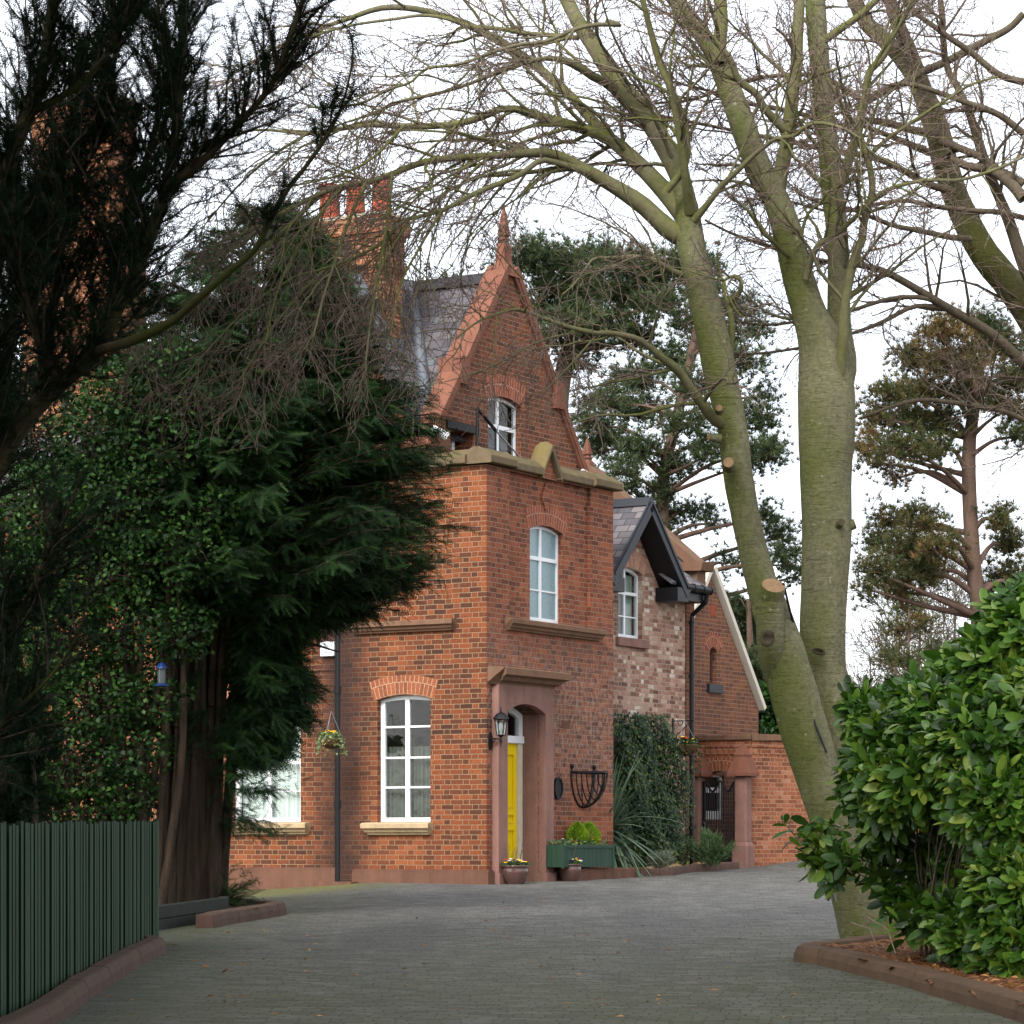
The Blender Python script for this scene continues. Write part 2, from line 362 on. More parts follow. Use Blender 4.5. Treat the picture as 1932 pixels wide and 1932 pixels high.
def paving(name):
    """small concrete blocks in courses, each course shifted at random; moss in the joints, tyre-worn lanes, olive moss film deepened towards the camera to paint in canopy shade"""
    m = NT(name); v = m.co(); wob = m.noise(1.4, v, 4)
    S0 = m.n('ShaderNodeSeparateXYZ'); m.l(m.mapping(v, rot=(0,0,.10)), S0.inputs[0]); S = m.n('ShaderNodeSeparateXYZ'); m.l(v, S.inputs[0])
    hh, ww = .112, .21
    y = m.math('ADD', S0.outputs[1], m.math('MULTIPLY', wob, .10)); yr = m.math('DIVIDE', y, hh); row = m.math('FLOOR', yr); fy = m.math('SUBTRACT', yr, row)
    rn = m.n('ShaderNodeTexWhiteNoise', noise_dimensions='1D'); m.l(row, rn.inputs['W'])
    xr = m.math('ADD', m.math('DIVIDE', m.math('ADD', S0.outputs[0], m.math('MULTIPLY', wob, .06)), ww), m.math('ADD', m.math('MULTIPLY', m.math('MODULO', row, 2), .5), m.math('MULTIPLY', rn.outputs['Value'], .42))); cell = m.math('FLOOR', xr); fx = m.math('SUBTRACT', xr, cell)
    dx = m.math('MULTIPLY', m.math('MINIMUM', fx, m.math('SUBTRACT', 1, fx)), ww); dy = m.math('MULTIPLY', m.math('MINIMUM', fy, m.math('SUBTRACT', 1, fy)), hh)
    d = m.math('ADD', m.math('MINIMUM', dx, dy), m.math('MULTIPLY', m.math('SUBTRACT', m.noise(30, v, 3), .5), .010))
    mr = m.n('ShaderNodeMapRange', interpolation_type='SMOOTHSTEP'); m.l(d, mr.inputs[0]); mr.inputs[1].default_value = .002; mr.inputs[2].default_value = .0085; isb = mr.outputs[0]
    cv = m.n('ShaderNodeCombineXYZ'); m.l(cell, cv.inputs[0]); m.l(row, cv.inputs[1]); wn = m.n('ShaderNodeTexWhiteNoise', noise_dimensions='2D'); m.l(cv.outputs[0], wn.inputs['Vector'])
    g = m.noise(70, v, 5, .75); patch = m.noise(.45, v, 6, .65); mid = m.noise(2.6, v, 6, .7)
    col = m.ramp(m.math('ADD', m.math('MULTIPLY', wn.outputs['Value'], .6), m.math('MULTIPLY', patch, .5)), [(.2,lin(77,76,75)),(.5,lin(98,97,95)),(.85,lin(118,116,112))])
    col = m.mix(1, col, m.ramp(g, [(.28,(.5,.5,.5)),(.52,(1,1,1)),(.75,(1.4,1.4,1.4))]), 'MULTIPLY')
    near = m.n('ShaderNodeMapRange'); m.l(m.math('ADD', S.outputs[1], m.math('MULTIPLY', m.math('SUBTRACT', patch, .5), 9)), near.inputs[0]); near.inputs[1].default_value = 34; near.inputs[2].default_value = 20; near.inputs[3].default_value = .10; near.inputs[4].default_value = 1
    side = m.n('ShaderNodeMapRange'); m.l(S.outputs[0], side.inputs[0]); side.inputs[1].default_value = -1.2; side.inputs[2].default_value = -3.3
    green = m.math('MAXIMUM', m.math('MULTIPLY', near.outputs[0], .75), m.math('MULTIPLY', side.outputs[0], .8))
    moss_shade = m.math('MULTIPLY', m.ramp(m.math('ADD', m.math('MULTIPLY', mid, .7), m.math('MULTIPLY', patch, .35)), [(.30,(0,0,0)),(.56,(1,1,1))]), green)
    col = m.mix(m.math('MULTIPLY', moss_shade, .85), col, lin(72,75,42))  # moss film, also darkening the near drive as painted canopy shade
    hx = m.n('ShaderNodeMapRange'); m.l(S.outputs[0], hx.inputs[0]); hx.inputs[1].default_value = -1.4; hx.inputs[2].default_value = -2.6; hy = m.n('ShaderNodeMapRange'); m.l(m.math('ADD', S.outputs[1], m.math('MULTIPLY', mid, 2)), hy.inputs[0]); hy.inputs[1].default_value = 42.2; hy.inputs[2].default_value = 45.2
    col = m.mix(m.math('MULTIPLY', m.math('MULTIPLY', hx.outputs[0], hy.outputs[0]), m.ramp(mid, [(.34,(.1,.1,.1)),(.6,(.9,.9,.9))])), col, lin(106,104,42))      # yellow moss along the damp foot of the house
    lanes = m.noise(.9, m.mapping(v, (1,.10,1)), 4, .6)
    col = m.mix(m.math('MULTIPLY', m.ramp(lanes, [(.5,(0,0,0)),(.66,(1,1,1))]), .45), col, lin(74,74,74))
    joint = m.mix(m.math('MULTIPLY', m.ramp(m.noise(3.2, v, 6, .75), [(.36,(0,0,0)),(.6,(1,1,1))]), m.math('ADD', m.math('MULTIPLY', green, .8), .15)), lin(46,46,42), lin(76,84,34))
    col = m.mix(isb, joint, col)
    h = m.math('ADD', isb, m.math('ADD', m.math('MULTIPLY', g, .5), m.math('MULTIPLY', wn.outputs['Value'], .35)))
    m.bsdf(col, .82, .25, m.bump(h, .8, .012)); return m.mat

def chips(name, cols, scale=35):
    m = NT(name); v = m.co(); x = m.n('ShaderNodeTexVoronoi'); x.inputs['Scale'].default_value = scale; m.l(v, x.inputs['Vector'])
    wn = m.n('ShaderNodeSeparateColor'); m.l(x.outputs['Color'], wn.inputs[0])
    key = m.math('ADD', m.math('MULTIPLY', wn.outputs[0], .7), m.math('MULTIPLY', m.noise(2, v, 4), .4))
    col = m.ramp(key, [(k/(len(cols)-1), lin(*c)) for k, c in enumerate(cols)])
    m.bsdf(col, .9, .15, m.bump(x.outputs['Distance'], 1, .03)); return m.mat

def stone(name, rgb, moss=None, amt=.5, scale=3):
    m = NT(name); v = m.co(); f = m.noise(scale, v, 6, .65); g = m.noise(70, v, 4, .7); s = m.noise(6, m.mapping(v, (1,1,.12)), 5, .6)
    c = lin(*rgb); k = lambda q: tuple(x*q for x in c[:3])+(1,)
    col = m.mix(.5, m.ramp(f, [(.3,k(.72)),(.7,k(1.2))]), m.ramp(s, [(.35,k(.7)),(.6,k(1.08))]))
    col = m.mix(1, col, m.ramp(g, [(.3,(.75,.75,.75)),(.7,(1.15,1.15,1.15))]), 'MULTIPLY')
    if moss:
        gN = m.n('ShaderNodeSeparateXYZ'); m.l(m.n('ShaderNodeNewGeometry').outputs['Normal'], gN.inputs[0])
        up = m.math('ADD', m.math('MULTIPLY', m.math('MAXIMUM', gN.outputs[2], 0), .75), .25)
        kf = m.ramp(m.noise(4.5, v, 6, .7), [(.6-amt*.4,(0,0,0)),(.8-amt*.3,(1,1,1))])
        col = m.mix(m.math('MULTIPLY', kf, up), col, m.mix(g, lin(*moss), lin(*[x*.65 for x in moss])))
    m.bsdf(col, .88, .2, m.bump(m.math('ADD', f, g), .4, .006)); return m.mat

M = {}
M['brick'] = brick('orange_brick', [(68,44,34),(88,52,36),(106,60,38),(118,65,39),(128,71,42),(140,83,52)], (156,128,100), smut=2.73)
M['brick_side'] = brick('red_brick', [(82,52,43),(104,62,47),(122,70,51),(134,77,54),(146,87,61)], (160,133,112), mj=.009, bloom=(176,164,152), dirt=.5)
M['brick_gable'] = brick('gable_brick', [(74,50,42),(93,58,44),(108,64,46),(120,70,48),(129,77,52)], (152,127,107), mj=.010)
M['brick_pale'] = brick('pale_reclaimed_brick', [(60,57,56),(116,82,70),(142,104,88),(160,122,104),(172,142,124),(204,194,180)], (172,154,138), L=.215, Hd=.105, mj=.013, dirt=.45, irregular=.007)
M['brick_rear'] = brick('rear_brick', [(86,58,50),(100,66,54),(112,72,56),(122,78,56),(132,84,60)], (156,132,112), dirt=.4)
M['brick_wall'] = brick('wall_brick', [(104,64,48),(124,74,52),(140,84,58),(150,94,68),(172,130,106)], (172,138,112), L=.205, Hd=.1, dirt=.35)
M['brick_stack'] = brick('chimney_brick', [(80,54,44),(106,66,48),(124,76,52),(138,86,58),(152,100,70)], (178,148,116), dirt=.45)
M['arch'] = voussoir('arch_brick', (122,72,50), (150,88,60), (172,140,112))
M['arch_red'] = voussoir('arch_brick_red', (122,68,54), (150,84,62), (170,136,116))
M['arch_pale'] = voussoir('arch_brick_pale', (158,112,92), (186,138,116), (176,152,136))
M['slate'] = slate('slate', [(58,56,58),(76,73,77),(88,84,88),(99,93,95),(94,97,99)])
M['slate_dark'] = slate('slate_dark', [(70,68,72),(92,90,94),(108,104,108),(120,112,112)], rw=.26, rh=.17)
M['lead'] = plain('lead', (92,96,103), .55, .2, 3, .4)
M['sandstone'] = stone('pink_sandstone', (136,102,92))
M['sandstone_red'] = stone('red_sandstone', (122,80,64), scale=2)
M['plinth'] = stone('plinth_sandstone', (108,76,62), (88,80,52), .25)
M['sill'] = stone('buff_stone', (176,154,122))
M['coping'] = stone('mossy_coping', (110,94,74), (92,88,46), .6)
M['coping_yellow'] = stone('lichen_coping', (108,94,68), (128,116,44), .5)
M['sill_red'] = stone('brown_stone', (120,90,72), (98,90,58), .4)
M['white'] = plain('white_paint', (226,228,230), .35, .04, 4, .5, .03)
M['white_old'] = plain('white_render', (214,206,190), .6, .1, 4)
M['cream'] = plain('cream_paint', (206,198,172), .5, .1, 8)
M['black'] = plain('black_iron', (14,14,16), .5, .2, 12, .25)
M['black_soft'] = plain('black_upvc', (18,19,22), .4, .1, 5, .3, .02)
M['anthracite'] = plain('dark_bargeboard', (38,41,48), .5, .1, 5, .4)
M['yellow'] = plain('yellow_paint', (228,196,6), .4, .03, 5, .4, .03)
M['green_wood'] = plain('green_stain', (46,70,49), .75, .4, 5, .15, .4, streak=True)
M['green_shade'] = plain('green_gap_shade', (19,30,22), .85, .3, 5, .1, .4, streak=True)  # fence green with the shade between the pales put into the colour
M['green_box'] = plain('green_planter_paint', (36,62,48), .65, .2, 6, .3, .3, streak=True)
M['dark_wood'] = plain('dark_sleeper', (34,38,32), .8, .3, 6)
M['terracotta'] = plain('terracotta', (150,72,50), .8, .2, 8)
M['glaze'] = plain('brown_glaze', (84,60,54), .18, .2, 5, .6, .05, streak=True)
M['soil'] = plain('soil', (52,40,32), .95, .35, 10, .1, .8)
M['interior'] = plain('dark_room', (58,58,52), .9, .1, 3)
M['curtain'] = plain('grey_curtain', (92,96,86), .9, .1, 3)
M['blind'] = plain('pale_blind', (196,204,196), .9, .04, 3)
M['glass'] = glass('window_glass')
M['glass_old'] = glass('old_window_glass', (.8,.85,.82), .25)
M['frost'] = plain('frosted_glass', (118,146,152), .12, .22, 22, .6, .5)
M['lampglass'] = glass('lamp_glass')
M['bulb'] = plain('lamp_bulb', (220,220,210), .3, .02)
M['flaunch'] = plain('mortar_flaunching', (142,132,114), .9, .2, 6)
M['metal'] = plain('galvanised', (150,152,158), .4, .1, 8, .5, .05, .6)
M['mulch'] = chips('bark_mulch', [(44,26,18),(82,48,30),(112,70,44),(140,104,72),(96,58,38)], 22)
M['woodchip'] = chips('wood_chip', [(96,74,50),(160,130,92),(196,168,126),(140,108,74)], 26)
M['kerb'] = stone('kerb_sandstone', (96,76,60), (104,88,56), .2, 2)
M['kerb_left'] = stone('kerb_brick_red', (88,68,60), (92,84,52), .3, 2)
M['earth'] = plain('rough_ground', (70,66,44), .95, .3, 1.5, .1, .5)
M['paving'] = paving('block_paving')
M['beech'] = beech_bark('beech_bark', (92,90,68), (124,120,94), (96,104,42), .62, (-.75,-.5,.2))
M['beech_limb'] = bark('beech_limb_bark', (108,102,80), (142,134,110), (102,108,40), .72, 5, (1,1,1), .8, .01, .4, (-.2,-.2,.9))
M['beech_twig'] = bark('beech_twig', (108,90,80), (150,132,118), None, 0, 20, (1,1,1), .8, .002)
M['beech2'] = beech_bark('beech_bark_far', (88,84,64), (118,110,84), (96,98,44), .5, (-.6,-.7,.1))
M['cutwood'] = plain('cut_wood', (136,110,80), .85, .4, 9)
M['wound'] = bark('bark_wound', (60,52,38), (92,82,62), None, 0, 12)
M['yewbark'] = bark('yew_bark', (46,38,31), (104,86,70), None, 0, 15, (1,1,.10), .95, .05, 1)
M['yewbark_moss'] = bark('yew_bark_moss', (48,40,30), (74,62,46), (56,60,20), .6, 7, (1,1,.3), .9, .02, .6)
M['pinebark'] = bark('pine_bark', (98,78,66), (138,112,98), None, 0, 5, (1,1,.3), .9, .04, .8)
M['twig_dark'] = bark('dark_twig', (84,74,60), (122,110,90), None, 0, 20)
M['yewleaf'] = leaf('yew_needles', [(14,28,16),(26,46,24),(38,64,30),(60,90,40)], .6, .15, .1)
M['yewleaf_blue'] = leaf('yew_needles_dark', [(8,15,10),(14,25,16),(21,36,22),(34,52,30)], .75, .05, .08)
M['hollyleaf'] = leaf('holly_leaves', [(13,28,14),(25,47,21),(41,69,28),(72,102,42)], .5, .15, .15)
M['laurelleaf'] = leaf('laurel_leaves', [(24,44,16),(40,68,21),(58,90,28),(84,116,40),(122,132,54)], .36, .35, .22)
M['ivyleaf'] = leaf('ivy_leaves', [(16,32,18),(26,48,26),(42,68,36),(110,114,50)], .45, .18, .1)
M['pineleaf'] = leaf('pine_needles', [(34,46,30),(52,66,40),(70,82,48),(94,100,60)], .5, .3, .1)
M['pineleaf_brown'] = leaf('pine_needles_browning', [(36,50,30),(58,68,38),(92,80,46),(134,98,62)], .6, .2, .1)
M['bladeleaf'] = leaf('strap_leaves', [(58,76,60),(84,104,82),(112,130,104)], .4, .4, .1)
M['rosemary'] = leaf('rosemary_leaves', [(48,68,44),(70,92,58),(96,112,78)], .6, .2, .1)
M['lavender'] = leaf('lavender_leaves', [(84,92,80),(112,120,106),(134,138,122)], .7, .2, .1)
M['thuja'] = leaf('dwarf_conifer', [(70,100,20),(110,140,30),(140,170,44)], .6, .2, .2)
M['varieg'] = leaf('variegated_ivy', [(54,76,44),(100,122,80),(164,168,116)], .5, .3, .15)
M['petal_y'] = leaf('yellow_petals', [(230,180,20),(244,204,40)], .6, .2, .2)
M['petal_w'] = leaf('white_petals', [(226,214,220),(244,240,240)], .6, .2, .2)
M['petal_r'] = leaf('red_petals', [(170,40,24),(220,90,30)], .6, .2, .2)
M['petal_p'] = leaf('purple_petals', [(50,24,60),(90,50,110)], .6, .2, .2)
M['deadleaf'] = leaf('dead_leaves', [(110,70,40),(160,112,66),(196,150,96)], .8, .1, .2)
M['box_white'] = plain('alarm_white', (226,230,232), .35, .03)
M['ink'] = plain('printed_ink', (30,34,60), .6, .05)
M['ink_red'] = plain('printed_red', (190,40,40), .6, .05)
M['blue_plastic'] = plain('blue_plastic', (9,42,92), .3, .1)
M['feed_glass'] = plain('feeder_tube', (70,76,78), .15, .2)
M['wicker'] = plain('wicker', (86,64,44), .9, .3, 20, .1, .8)
# ---------------------------------------------------------------- the house
UA = (.512, .859); HC = (-.39, 44.0); HZ = .90; HROT = math.atan2(.859, .512)
def hw(a, b, z=0.): return (HC[0]+a*.512-b*.859, HC[1]+a*.859+b*.512, z+HZ)
def fR(px, py, b):
    r = (px-CX)/F; a = (r*(44+.512*b)+.39+.859*b)/(.512-.859*r)
    return a, CZ+(HY-py)/F*(44+.859*a+.512*b)-HZ
def fL(px, py, a):
    r = (px-CX)/F; b = (-.39+.512*a-r*(44+.859*a))/(.859+.512*r)
    return b, CZ+(HY-py)/F*(44+.859*a+.512*b)-HZ
def R(b0): return lambda x, z, d: (x, b0+d, z)
def L(a0): return lambda x, z, d: (a0+d, x, z)
def arc(x0, x1, z0, zs, rise, n=10):
    w = (x1-x0)/2; c = (x0+x1)/2
    if rise <= 0: return [(x0,z0),(x1,z0),(x1,zs),(x0,zs)]
    Rr = (w*w+rise*rise)/(2*rise); t = math.asin(min(1,w/Rr)); zc = zs+rise-Rr
    return [(x0,z0),(x1,z0)]+[(c+Rr*math.sin(t-2*t*k/n), zc+Rr*math.cos(t-2*t*k/n)) for k in range(n+1)]
def voussoirs(mb, to3, x0, x1, zs, rise, h, d=-.005, m=0, n=24):
    w = (x1-x0)/2; c = (x0+x1)/2; Rr = (w*w+rise*rise)/(2*rise); t = math.asin(min(1,w/Rr)); zc = zs+rise-Rr
    for k in range(n):
        a0 = -t+2*t*k/n; a1 = -t+2*t*(k+1)/n
        P = lambda a, q: to3(c+(Rr+q)*math.sin(a), zc+(Rr+q)*math.cos(a), d)
        mb.face([P(a0,0),P(a1,0),P(a1,h),P(a0,h)], m, [(a0*(Rr+h/2)+3,.0),(a1*(Rr+h/2)+3,.0),(a1*(Rr+h/2)+3,h),(a0*(Rr+h/2)+3,h)])
def window(parent, to3, x0, x1, z0, zs, rise, d, fw=.06, mull=(), trans=(), bars=(), mw=.05, bw=.022, pane='glass', curtain=None, frame='white', cover=None, label=None, thick=.06, sill_h=.07):
    o = MB(); lo = arc(x0, x1, z0, zs, rise); li = arc(x0+fw, x1-fw, z0+sill_h, zs-fw*.4, max(0, rise-fw*.5))
    o.slab(lo, [li], to3, d, d+thick, 0)
    top = lambda x: zs-fw*.4+max(0, rise-fw*.5)*(1-((x-(x0+x1)/2)/((x1-x0)/2))**2)
    for x in mull: o.slab([(x-mw/2,z0+sill_h),(x+mw/2,z0+sill_h),(x+mw/2,top(x)+.01),(x-mw/2,top(x)+.01)], [], to3, d+.004, d+thick-.004, 0)
    for z in trans: o.slab([(x0+fw-.002,z-mw/2),(x1-fw+.002,z-mw/2),(x1-fw+.002,z+mw/2),(x0+fw-.002,z+mw/2)], [], to3, d+.002, d+thick-.002, 0)
    for (xa, xb, z) in bars: o.slab([(xa,z-bw/2),(xb,z-bw/2),(xb,z+bw/2),(xa,z+bw/2)], [], to3, d+.012, d+thick-.012, 0)
    # the room behind: a dark recess
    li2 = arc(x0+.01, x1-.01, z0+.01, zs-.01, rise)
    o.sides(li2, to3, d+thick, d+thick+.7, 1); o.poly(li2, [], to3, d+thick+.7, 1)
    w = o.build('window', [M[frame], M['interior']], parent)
    if label: w['label'] = label
    p = MB(); p.poly(arc(x0+fw*.5, x1-fw*.5, z0+sill_h*.6, zs-fw*.3, max(0,rise-fw*.3)), [], to3, d+thick*.5); p.build('pane', M[pane], w)
    if curtain:
        xa, xb, za, zb, mt = curtain; c = MB(); n = 60
        for k in range(n):
            q = lambda t: (xa+(xb-xa)*t/n, .14+.025*math.sin(t*1.35)+.012*math.sin(t*.53))
            (u0,e0),(u1,e1) = q(k), q(k+1)
            c.face([to3(u0,za,d+e0), to3(u1,za,d+e1), to3(u1,zb,d+e1), to3(u0,zb,d+e0)])
        c.build('curtain', M[mt], w, smooth=True)
    return w
def sill(parent, to3, x0, x1, zt, h=.16, proj=.14, mat='sill', inner=.1, name='window_sill'):
    """moulded stone sill: weathered top, bullnose, cavetto below"""
    o = MB(); prof = [(inner,zt),(-proj+.02,zt-.02),(-proj,zt-.035),(-proj,zt-h*.5),(-proj*.72,zt-h*.62),(-proj*.62,zt-h*.8),(-proj*.4,zt-h*.9),(-proj*.36,zt-h),(inner,zt-h)]
    off = lambda d: 0 if d > -.01 else (proj+d)*.7
    n = len(prof)
    A = [to3(x0+off(d), z, d) for d, z in prof]; B = [to3(x1-off(d), z, d) for d, z in prof]
    for k in range(n): o.face([A[k],A[(k+1)%n],B[(k+1)%n],B[k]])
    o.face(A); o.face(B[::-1])
    return o.build(name, M[mat], parent)
def rquad(mb, e0, e1, r1, r0, th=.05, m=0):
    e0,e1,r1,r0 = [np.array(p,float) for p in (e0,e1,r1,r0)]
    ux = norm((e1-e0)[None])[0]; nrm = np.cross(e1-e0, r0-e0); nrm /= np.linalg.norm(nrm)
    if nrm[2] < 0: nrm = -nrm
    up = np.cross(nrm, ux); up = up if up[2] > 0 else -up
    uv = [((p-e0)@ux+20, (p-e0)@up+.02) for p in (e0,e1,r1,r0)]
    mb.face([e0,e1,r1,r0], m, uv)
    lo = [p-nrm*th for p in (e0,e1,r1,r0)]
    mb.face(lo[::-1], m, uv[::-1]); q = [e0,e1,r1,r0]
    for k in range(4): mb.face([q[k],q[(k+1)%4],lo[(k+1)%4],lo[k]], m, [(0,0),(.1,0),(.1,.05),(0,.05)])
def rake(mb, to3, p0, p1, th, d0, d1, m=0):
    """stone band of thickness th lying on the line p0-p1, from depth d0 to d1"""
    (x0,z0),(x1,z1) = p0, p1; l = math.hypot(x1-x0, z1-z0); nx, nz = -(z1-z0)/l, (x1-x0)/l
    if nz < 0: nx, nz = -nx, -nz
    mb.slab([(x0,z0),(x1,z1),(x1+nx*th,z1+nz*th),(x0+nx*th,z0+nz*th)], [], to3, d0, d1, m)

H = empty('brick_house', (HC[0],HC[1],HZ), HROT, 'tall red brick house with a yellow door, steep gable and stone finial', 'house')
BACK = 4.02; LB = 2.73
zT = 6.44
# key heights on the two tower faces
zsR = fR(1000,1172,0)[1]; aP0 = fR(961,1000,0)[0]; aP1 = fR(1114,1000,0)[0]
wx0 = fR(999.6,1100,.06)[0]; wx1 = fR(1062,1100,.06)[0]; wz0 = fR(1028,1174,.06)[1]; wzs = fR(1062,1009,.06)[1]
pg = [fR(1017.9,901,0), fR(1034,874,0), fR(1050,913,0)]
dx0 = fR(958,1500,-.12)[0]; dx1 = fR(1029.5,1500,-.12)[0]; dzs = fR(1029.5,1348,-.12)[1]; drise = .14
wall = MB()
door_loop = arc(dx0, dx1, -.3, dzs, drise, 12)
panel = [(aP0,zsR),(aP1,zsR),(aP1,zT-.03),(aP0,zT-.03)]
win_loop = arc(wx0, wx1, wz0, wzs, .09)
outer = [(0,-.5),(BACK,-.5),(BACK,zT),(pg[2][0],zT),(pg[1][0],zT+.42),(pg[0][0],zT),(0,zT)]
# the right face above the door is cut in two so that the door opening, closed at its foot, is a plain hole
wall.relief(outer, [(panel, .06, [(win_loop, .2)]), (arc(dx0,dx1,-.35,dzs,drise,12), .45)], R(0), 0, 1)
# left face
bP = fL(853,1000,0)[0]; zsL = fL(770,1172,0)[1]
lw0 = fL(812,1450,0)[0]; lw1 = fL(712,1450,0)[0]; lz0 = fL(760,1551,0)[1]; lzs = fL(712,1321,0)[1]
lp = [(bP,zsL),(LB-.14,zsL),(LB-.14,zT-.03),(bP,zT-.03)]
wall.relief([(0,-.5),(LB,-.5),(LB,zT),(0,zT)], [(lp,.05,[]), (arc(lw0,lw1,lz0,lzs,.07), .22)], L(0), 0, 0)
# back and left flank of the tower, its flat roof behind the parapet
wall.face([(BACK,0,-.5),(BACK,3.2,-.5),(BACK,3.2,zT),(BACK,0,zT)], 1)
wall.face([(0,LB,-.5),(.3,LB,-.5),(.3,LB,zT),(0,LB,zT)], 0)
wall.face([(.25,.25,5.9),(BACK-.25,.25,5.9),(BACK-.25,1.1,5.9),(.25,1.1,5.9)], 1)
wall.slab([(.25,5.85),(BACK-.25,5.85),(BACK-.25,zT-.01),(.25,zT-.01)], [], R(.25), 0, .01, 1)
wall.slab([(.25,5.85),(LB,5.85),(LB,zT-.01),(.25,zT-.01)], [], L(.25), 0, .01, 1)
# main front: lower wall and the front gable the chimney stands on
am = .16
mw = [(fL(567,1480,am)[0], fL(567,1480,am)[0]+1.35)]
mlz0 = fL(540,1551,am)[1]; mlzs = mlz0+1.85; muz0 = fL(540,1198,am)[1]; muzs = muz0+1.5
x0, x1 = mw[0]
x2, x3 = 11.2, 12.4
wall.relief([(LB,-.5),(14.5,-.5),(14.5,6.5),(4.85,6.5),(4.85,7.2),(3.1,10.0),(1.35,7.2),(1.35,6.3),(LB,6.3)],
    [(arc(x0,x1,mlz0,mlzs,.1),.22),(arc(x0,x1,muz0,muzs,.1),.22),(arc(x2,x3,mlz0,mlzs,.1),.22),(arc(x2,x3,muz0,muzs,.1),.22)], L(am), 0, 0)
# door gable
bg = 1.1; gA = (2.55, 9.92); gsl = 1.245; gF0 = .12; gF1 = 4.98
gz0 = gA[1]-gsl*(gA[0]-gF0)
gw0, gw1 = fR(921,800,bg)[0], fR(983,800,bg)[0]; gwz0 = fR(950,874,bg)[1]; gwzs = fR(983,768,bg)[1]
k0, k1 = fR(849,840,bg)[0], fR(893,840,bg)[0]; kz = fR(870,814,bg)[1]
wall.relief([(gF0,5.6),(gF1,5.6),(gF1,gz0),gA,(gF0,gz0)], [(arc(gw0,gw1,gwz0,gwzs,.09),.16), ([(k0,gwz0-.6),(k1,gwz0-.6),(k1,kz),(k0,kz)],.42)], R(bg), 0, 2)
wall.face([(gF0,bg,5.6),(gF0,4,5.6),(gF0,4,gz0),(gF0,bg,gz0)], 2); wall.face([(gF1,bg,-.5),(gF1,6,-.5),(gF1,6,gz0),(gF1,bg,gz0)], 2)
wall.face([(gF0,14.5,-.5),(9,14.5,-.5),(9,14.5,6.5),(gF0,14.5,6.5)], 0); wall.face([(9,3,-.5),(9,14.5,-.5),(9,14.5,6.5),(9,3,6.5)], 0)
# corner pilaster offsets stay flush; a raised diamond under the little parapet gable
dm = fR(1033,938,0); s = .13
wall.slab([(dm[0]-s,dm[1]),(dm[0],dm[1]-s*1.7),(dm[0]+s,dm[1]),(dm[0],dm[1]+s*1.7)], [], R(.02), 0, .045, 1)
wall.build('wall', [M['brick'], M['brick_side'], M['brick_gable']], H)

ab = MB(); voussoirs(ab, L(-.001), lw0-.06, lw1+.06, lzs-.005, .085, .30); ab.build('brick_arch', M['arch'], H); ab = MB()
voussoirs(ab, L(am-.001), x0-.05, x1+.05, mlzs, .11, .28); ab.build('brick_arch', M['arch'], H)
ab = MB(); voussoirs(ab, R(.059), wx0-.06, wx1+.06, wzs-.005, .1, .32); ab.build('brick_arch', M['arch_red'], H); ab = MB(); voussoirs(ab, R(bg-.001), gw0-.06, gw1+.06, gwzs-.005, .10, .34); ab.build('brick_arch', M['arch_red'], H)

# plinth
pl = MB(); pz = fL(760,1640,0)[1]
def plinth_run(to3, x0, x1, z):
    pl.slab([(x0,-.5),(x1,-.5),(x1,z-.03),(x0,z-.03)], [], to3, -.07, .02)
    pl.slab([(x0,z-.028),(x1,z-.028),(x1,z),(x0,z)], [], to3, -.05, .02)
plinth_run(L(0), -.071, LB-.3, pz); plinth_run(L(am), LB+.05, 14, pz+.02); plinth_run(R(0), -.048, .12, pz); plinth_run(R(0), 2.02, BACK+.02, pz)
pl.box(-.28,.2,LB-.42,LB+.3,-.5,pz-.2)
pl.build('plinth', M['plinth'], H, bevel=.012)

# string sills
sill(H, R(0), fR(952,1175,0)[0], fR(1131,1190,0)[0], zsR+.02, .2, .15, 'sill_red', .07, 'string_course')
sill(H, L(0), fL(862,1170,0)[0], fL(668,1175,0)[0], zsL+.02, .19, .15, 'sill_red', .06, 'string_course')
sill(H, L(0), fL(818,1555,0)[0], fL(690,1555,0)[0], lz0+.005, .2, .16)
sill(H, L(am), x0-.2, x1+.2, mlz0+.005, .2, .16); sill(H, L(am), x2-.2, x3+.2, mlz0+.005, .2, .16)
sill(H, L(am), x0-.25, x1+.25, muz0+.005, .2, .14, 'sill_red', .1, 'string_course')

# parapet coping: weathered, with a raised middle and pilaster ends
cp = MB()
def cop(to3, p0, p1, d0=-.09, d1=.36, h=.11, up=.13, m=0):
    (xa,za),(xb,zb) = p0, p1; dm_ = (d0+d1)/2
    A = [(d0,0),(d0,h),(dm_-.06,h+up),(dm_+.06,h+up),(d1,h),(d1,0)]
    Pa = [to3(xa,za+z,d) for d,z in A]; Pb = [to3(xb,zb+z,d) for d,z in A]; n = len(A)
    for k in range(n): cp.face([Pa[k],Pa[(k+1)%n],Pb[(k+1)%n],Pb[k]], m)
    cp.face(Pa, m); cp.face(Pb[::-1], m)
cop(R(0), (-.09,zT+.02), (aP0+.04,zT+.02), -.13, .4); cop(R(0), (aP0+.04,zT), (pg[0][0],zT))
cop(R(0), (pg[0][0]-.03,zT-.03), (pg[1][0],zT+.42), -.09, .24, .09, .06, m=1); cop(R(0), (pg[1][0],zT+.42), (pg[2][0]+.03,zT-.03), -.09, .24, .09, .06, m=0)
cop(R(0), (pg[2][0],zT), (aP1-.04,zT)); cop(R(0), (aP1-.04,zT+.02), (BACK+.1,zT+.02), -.13, .4)
cop(L(0), (.3,zT+.02), (bP+.04,zT+.02), -.13, .4); cop(L(0), (bP+.04,zT), (LB+.05,zT))
cp.build('parapet_coping', [M['coping'], M['coping_yellow']], H, bevel=.01)

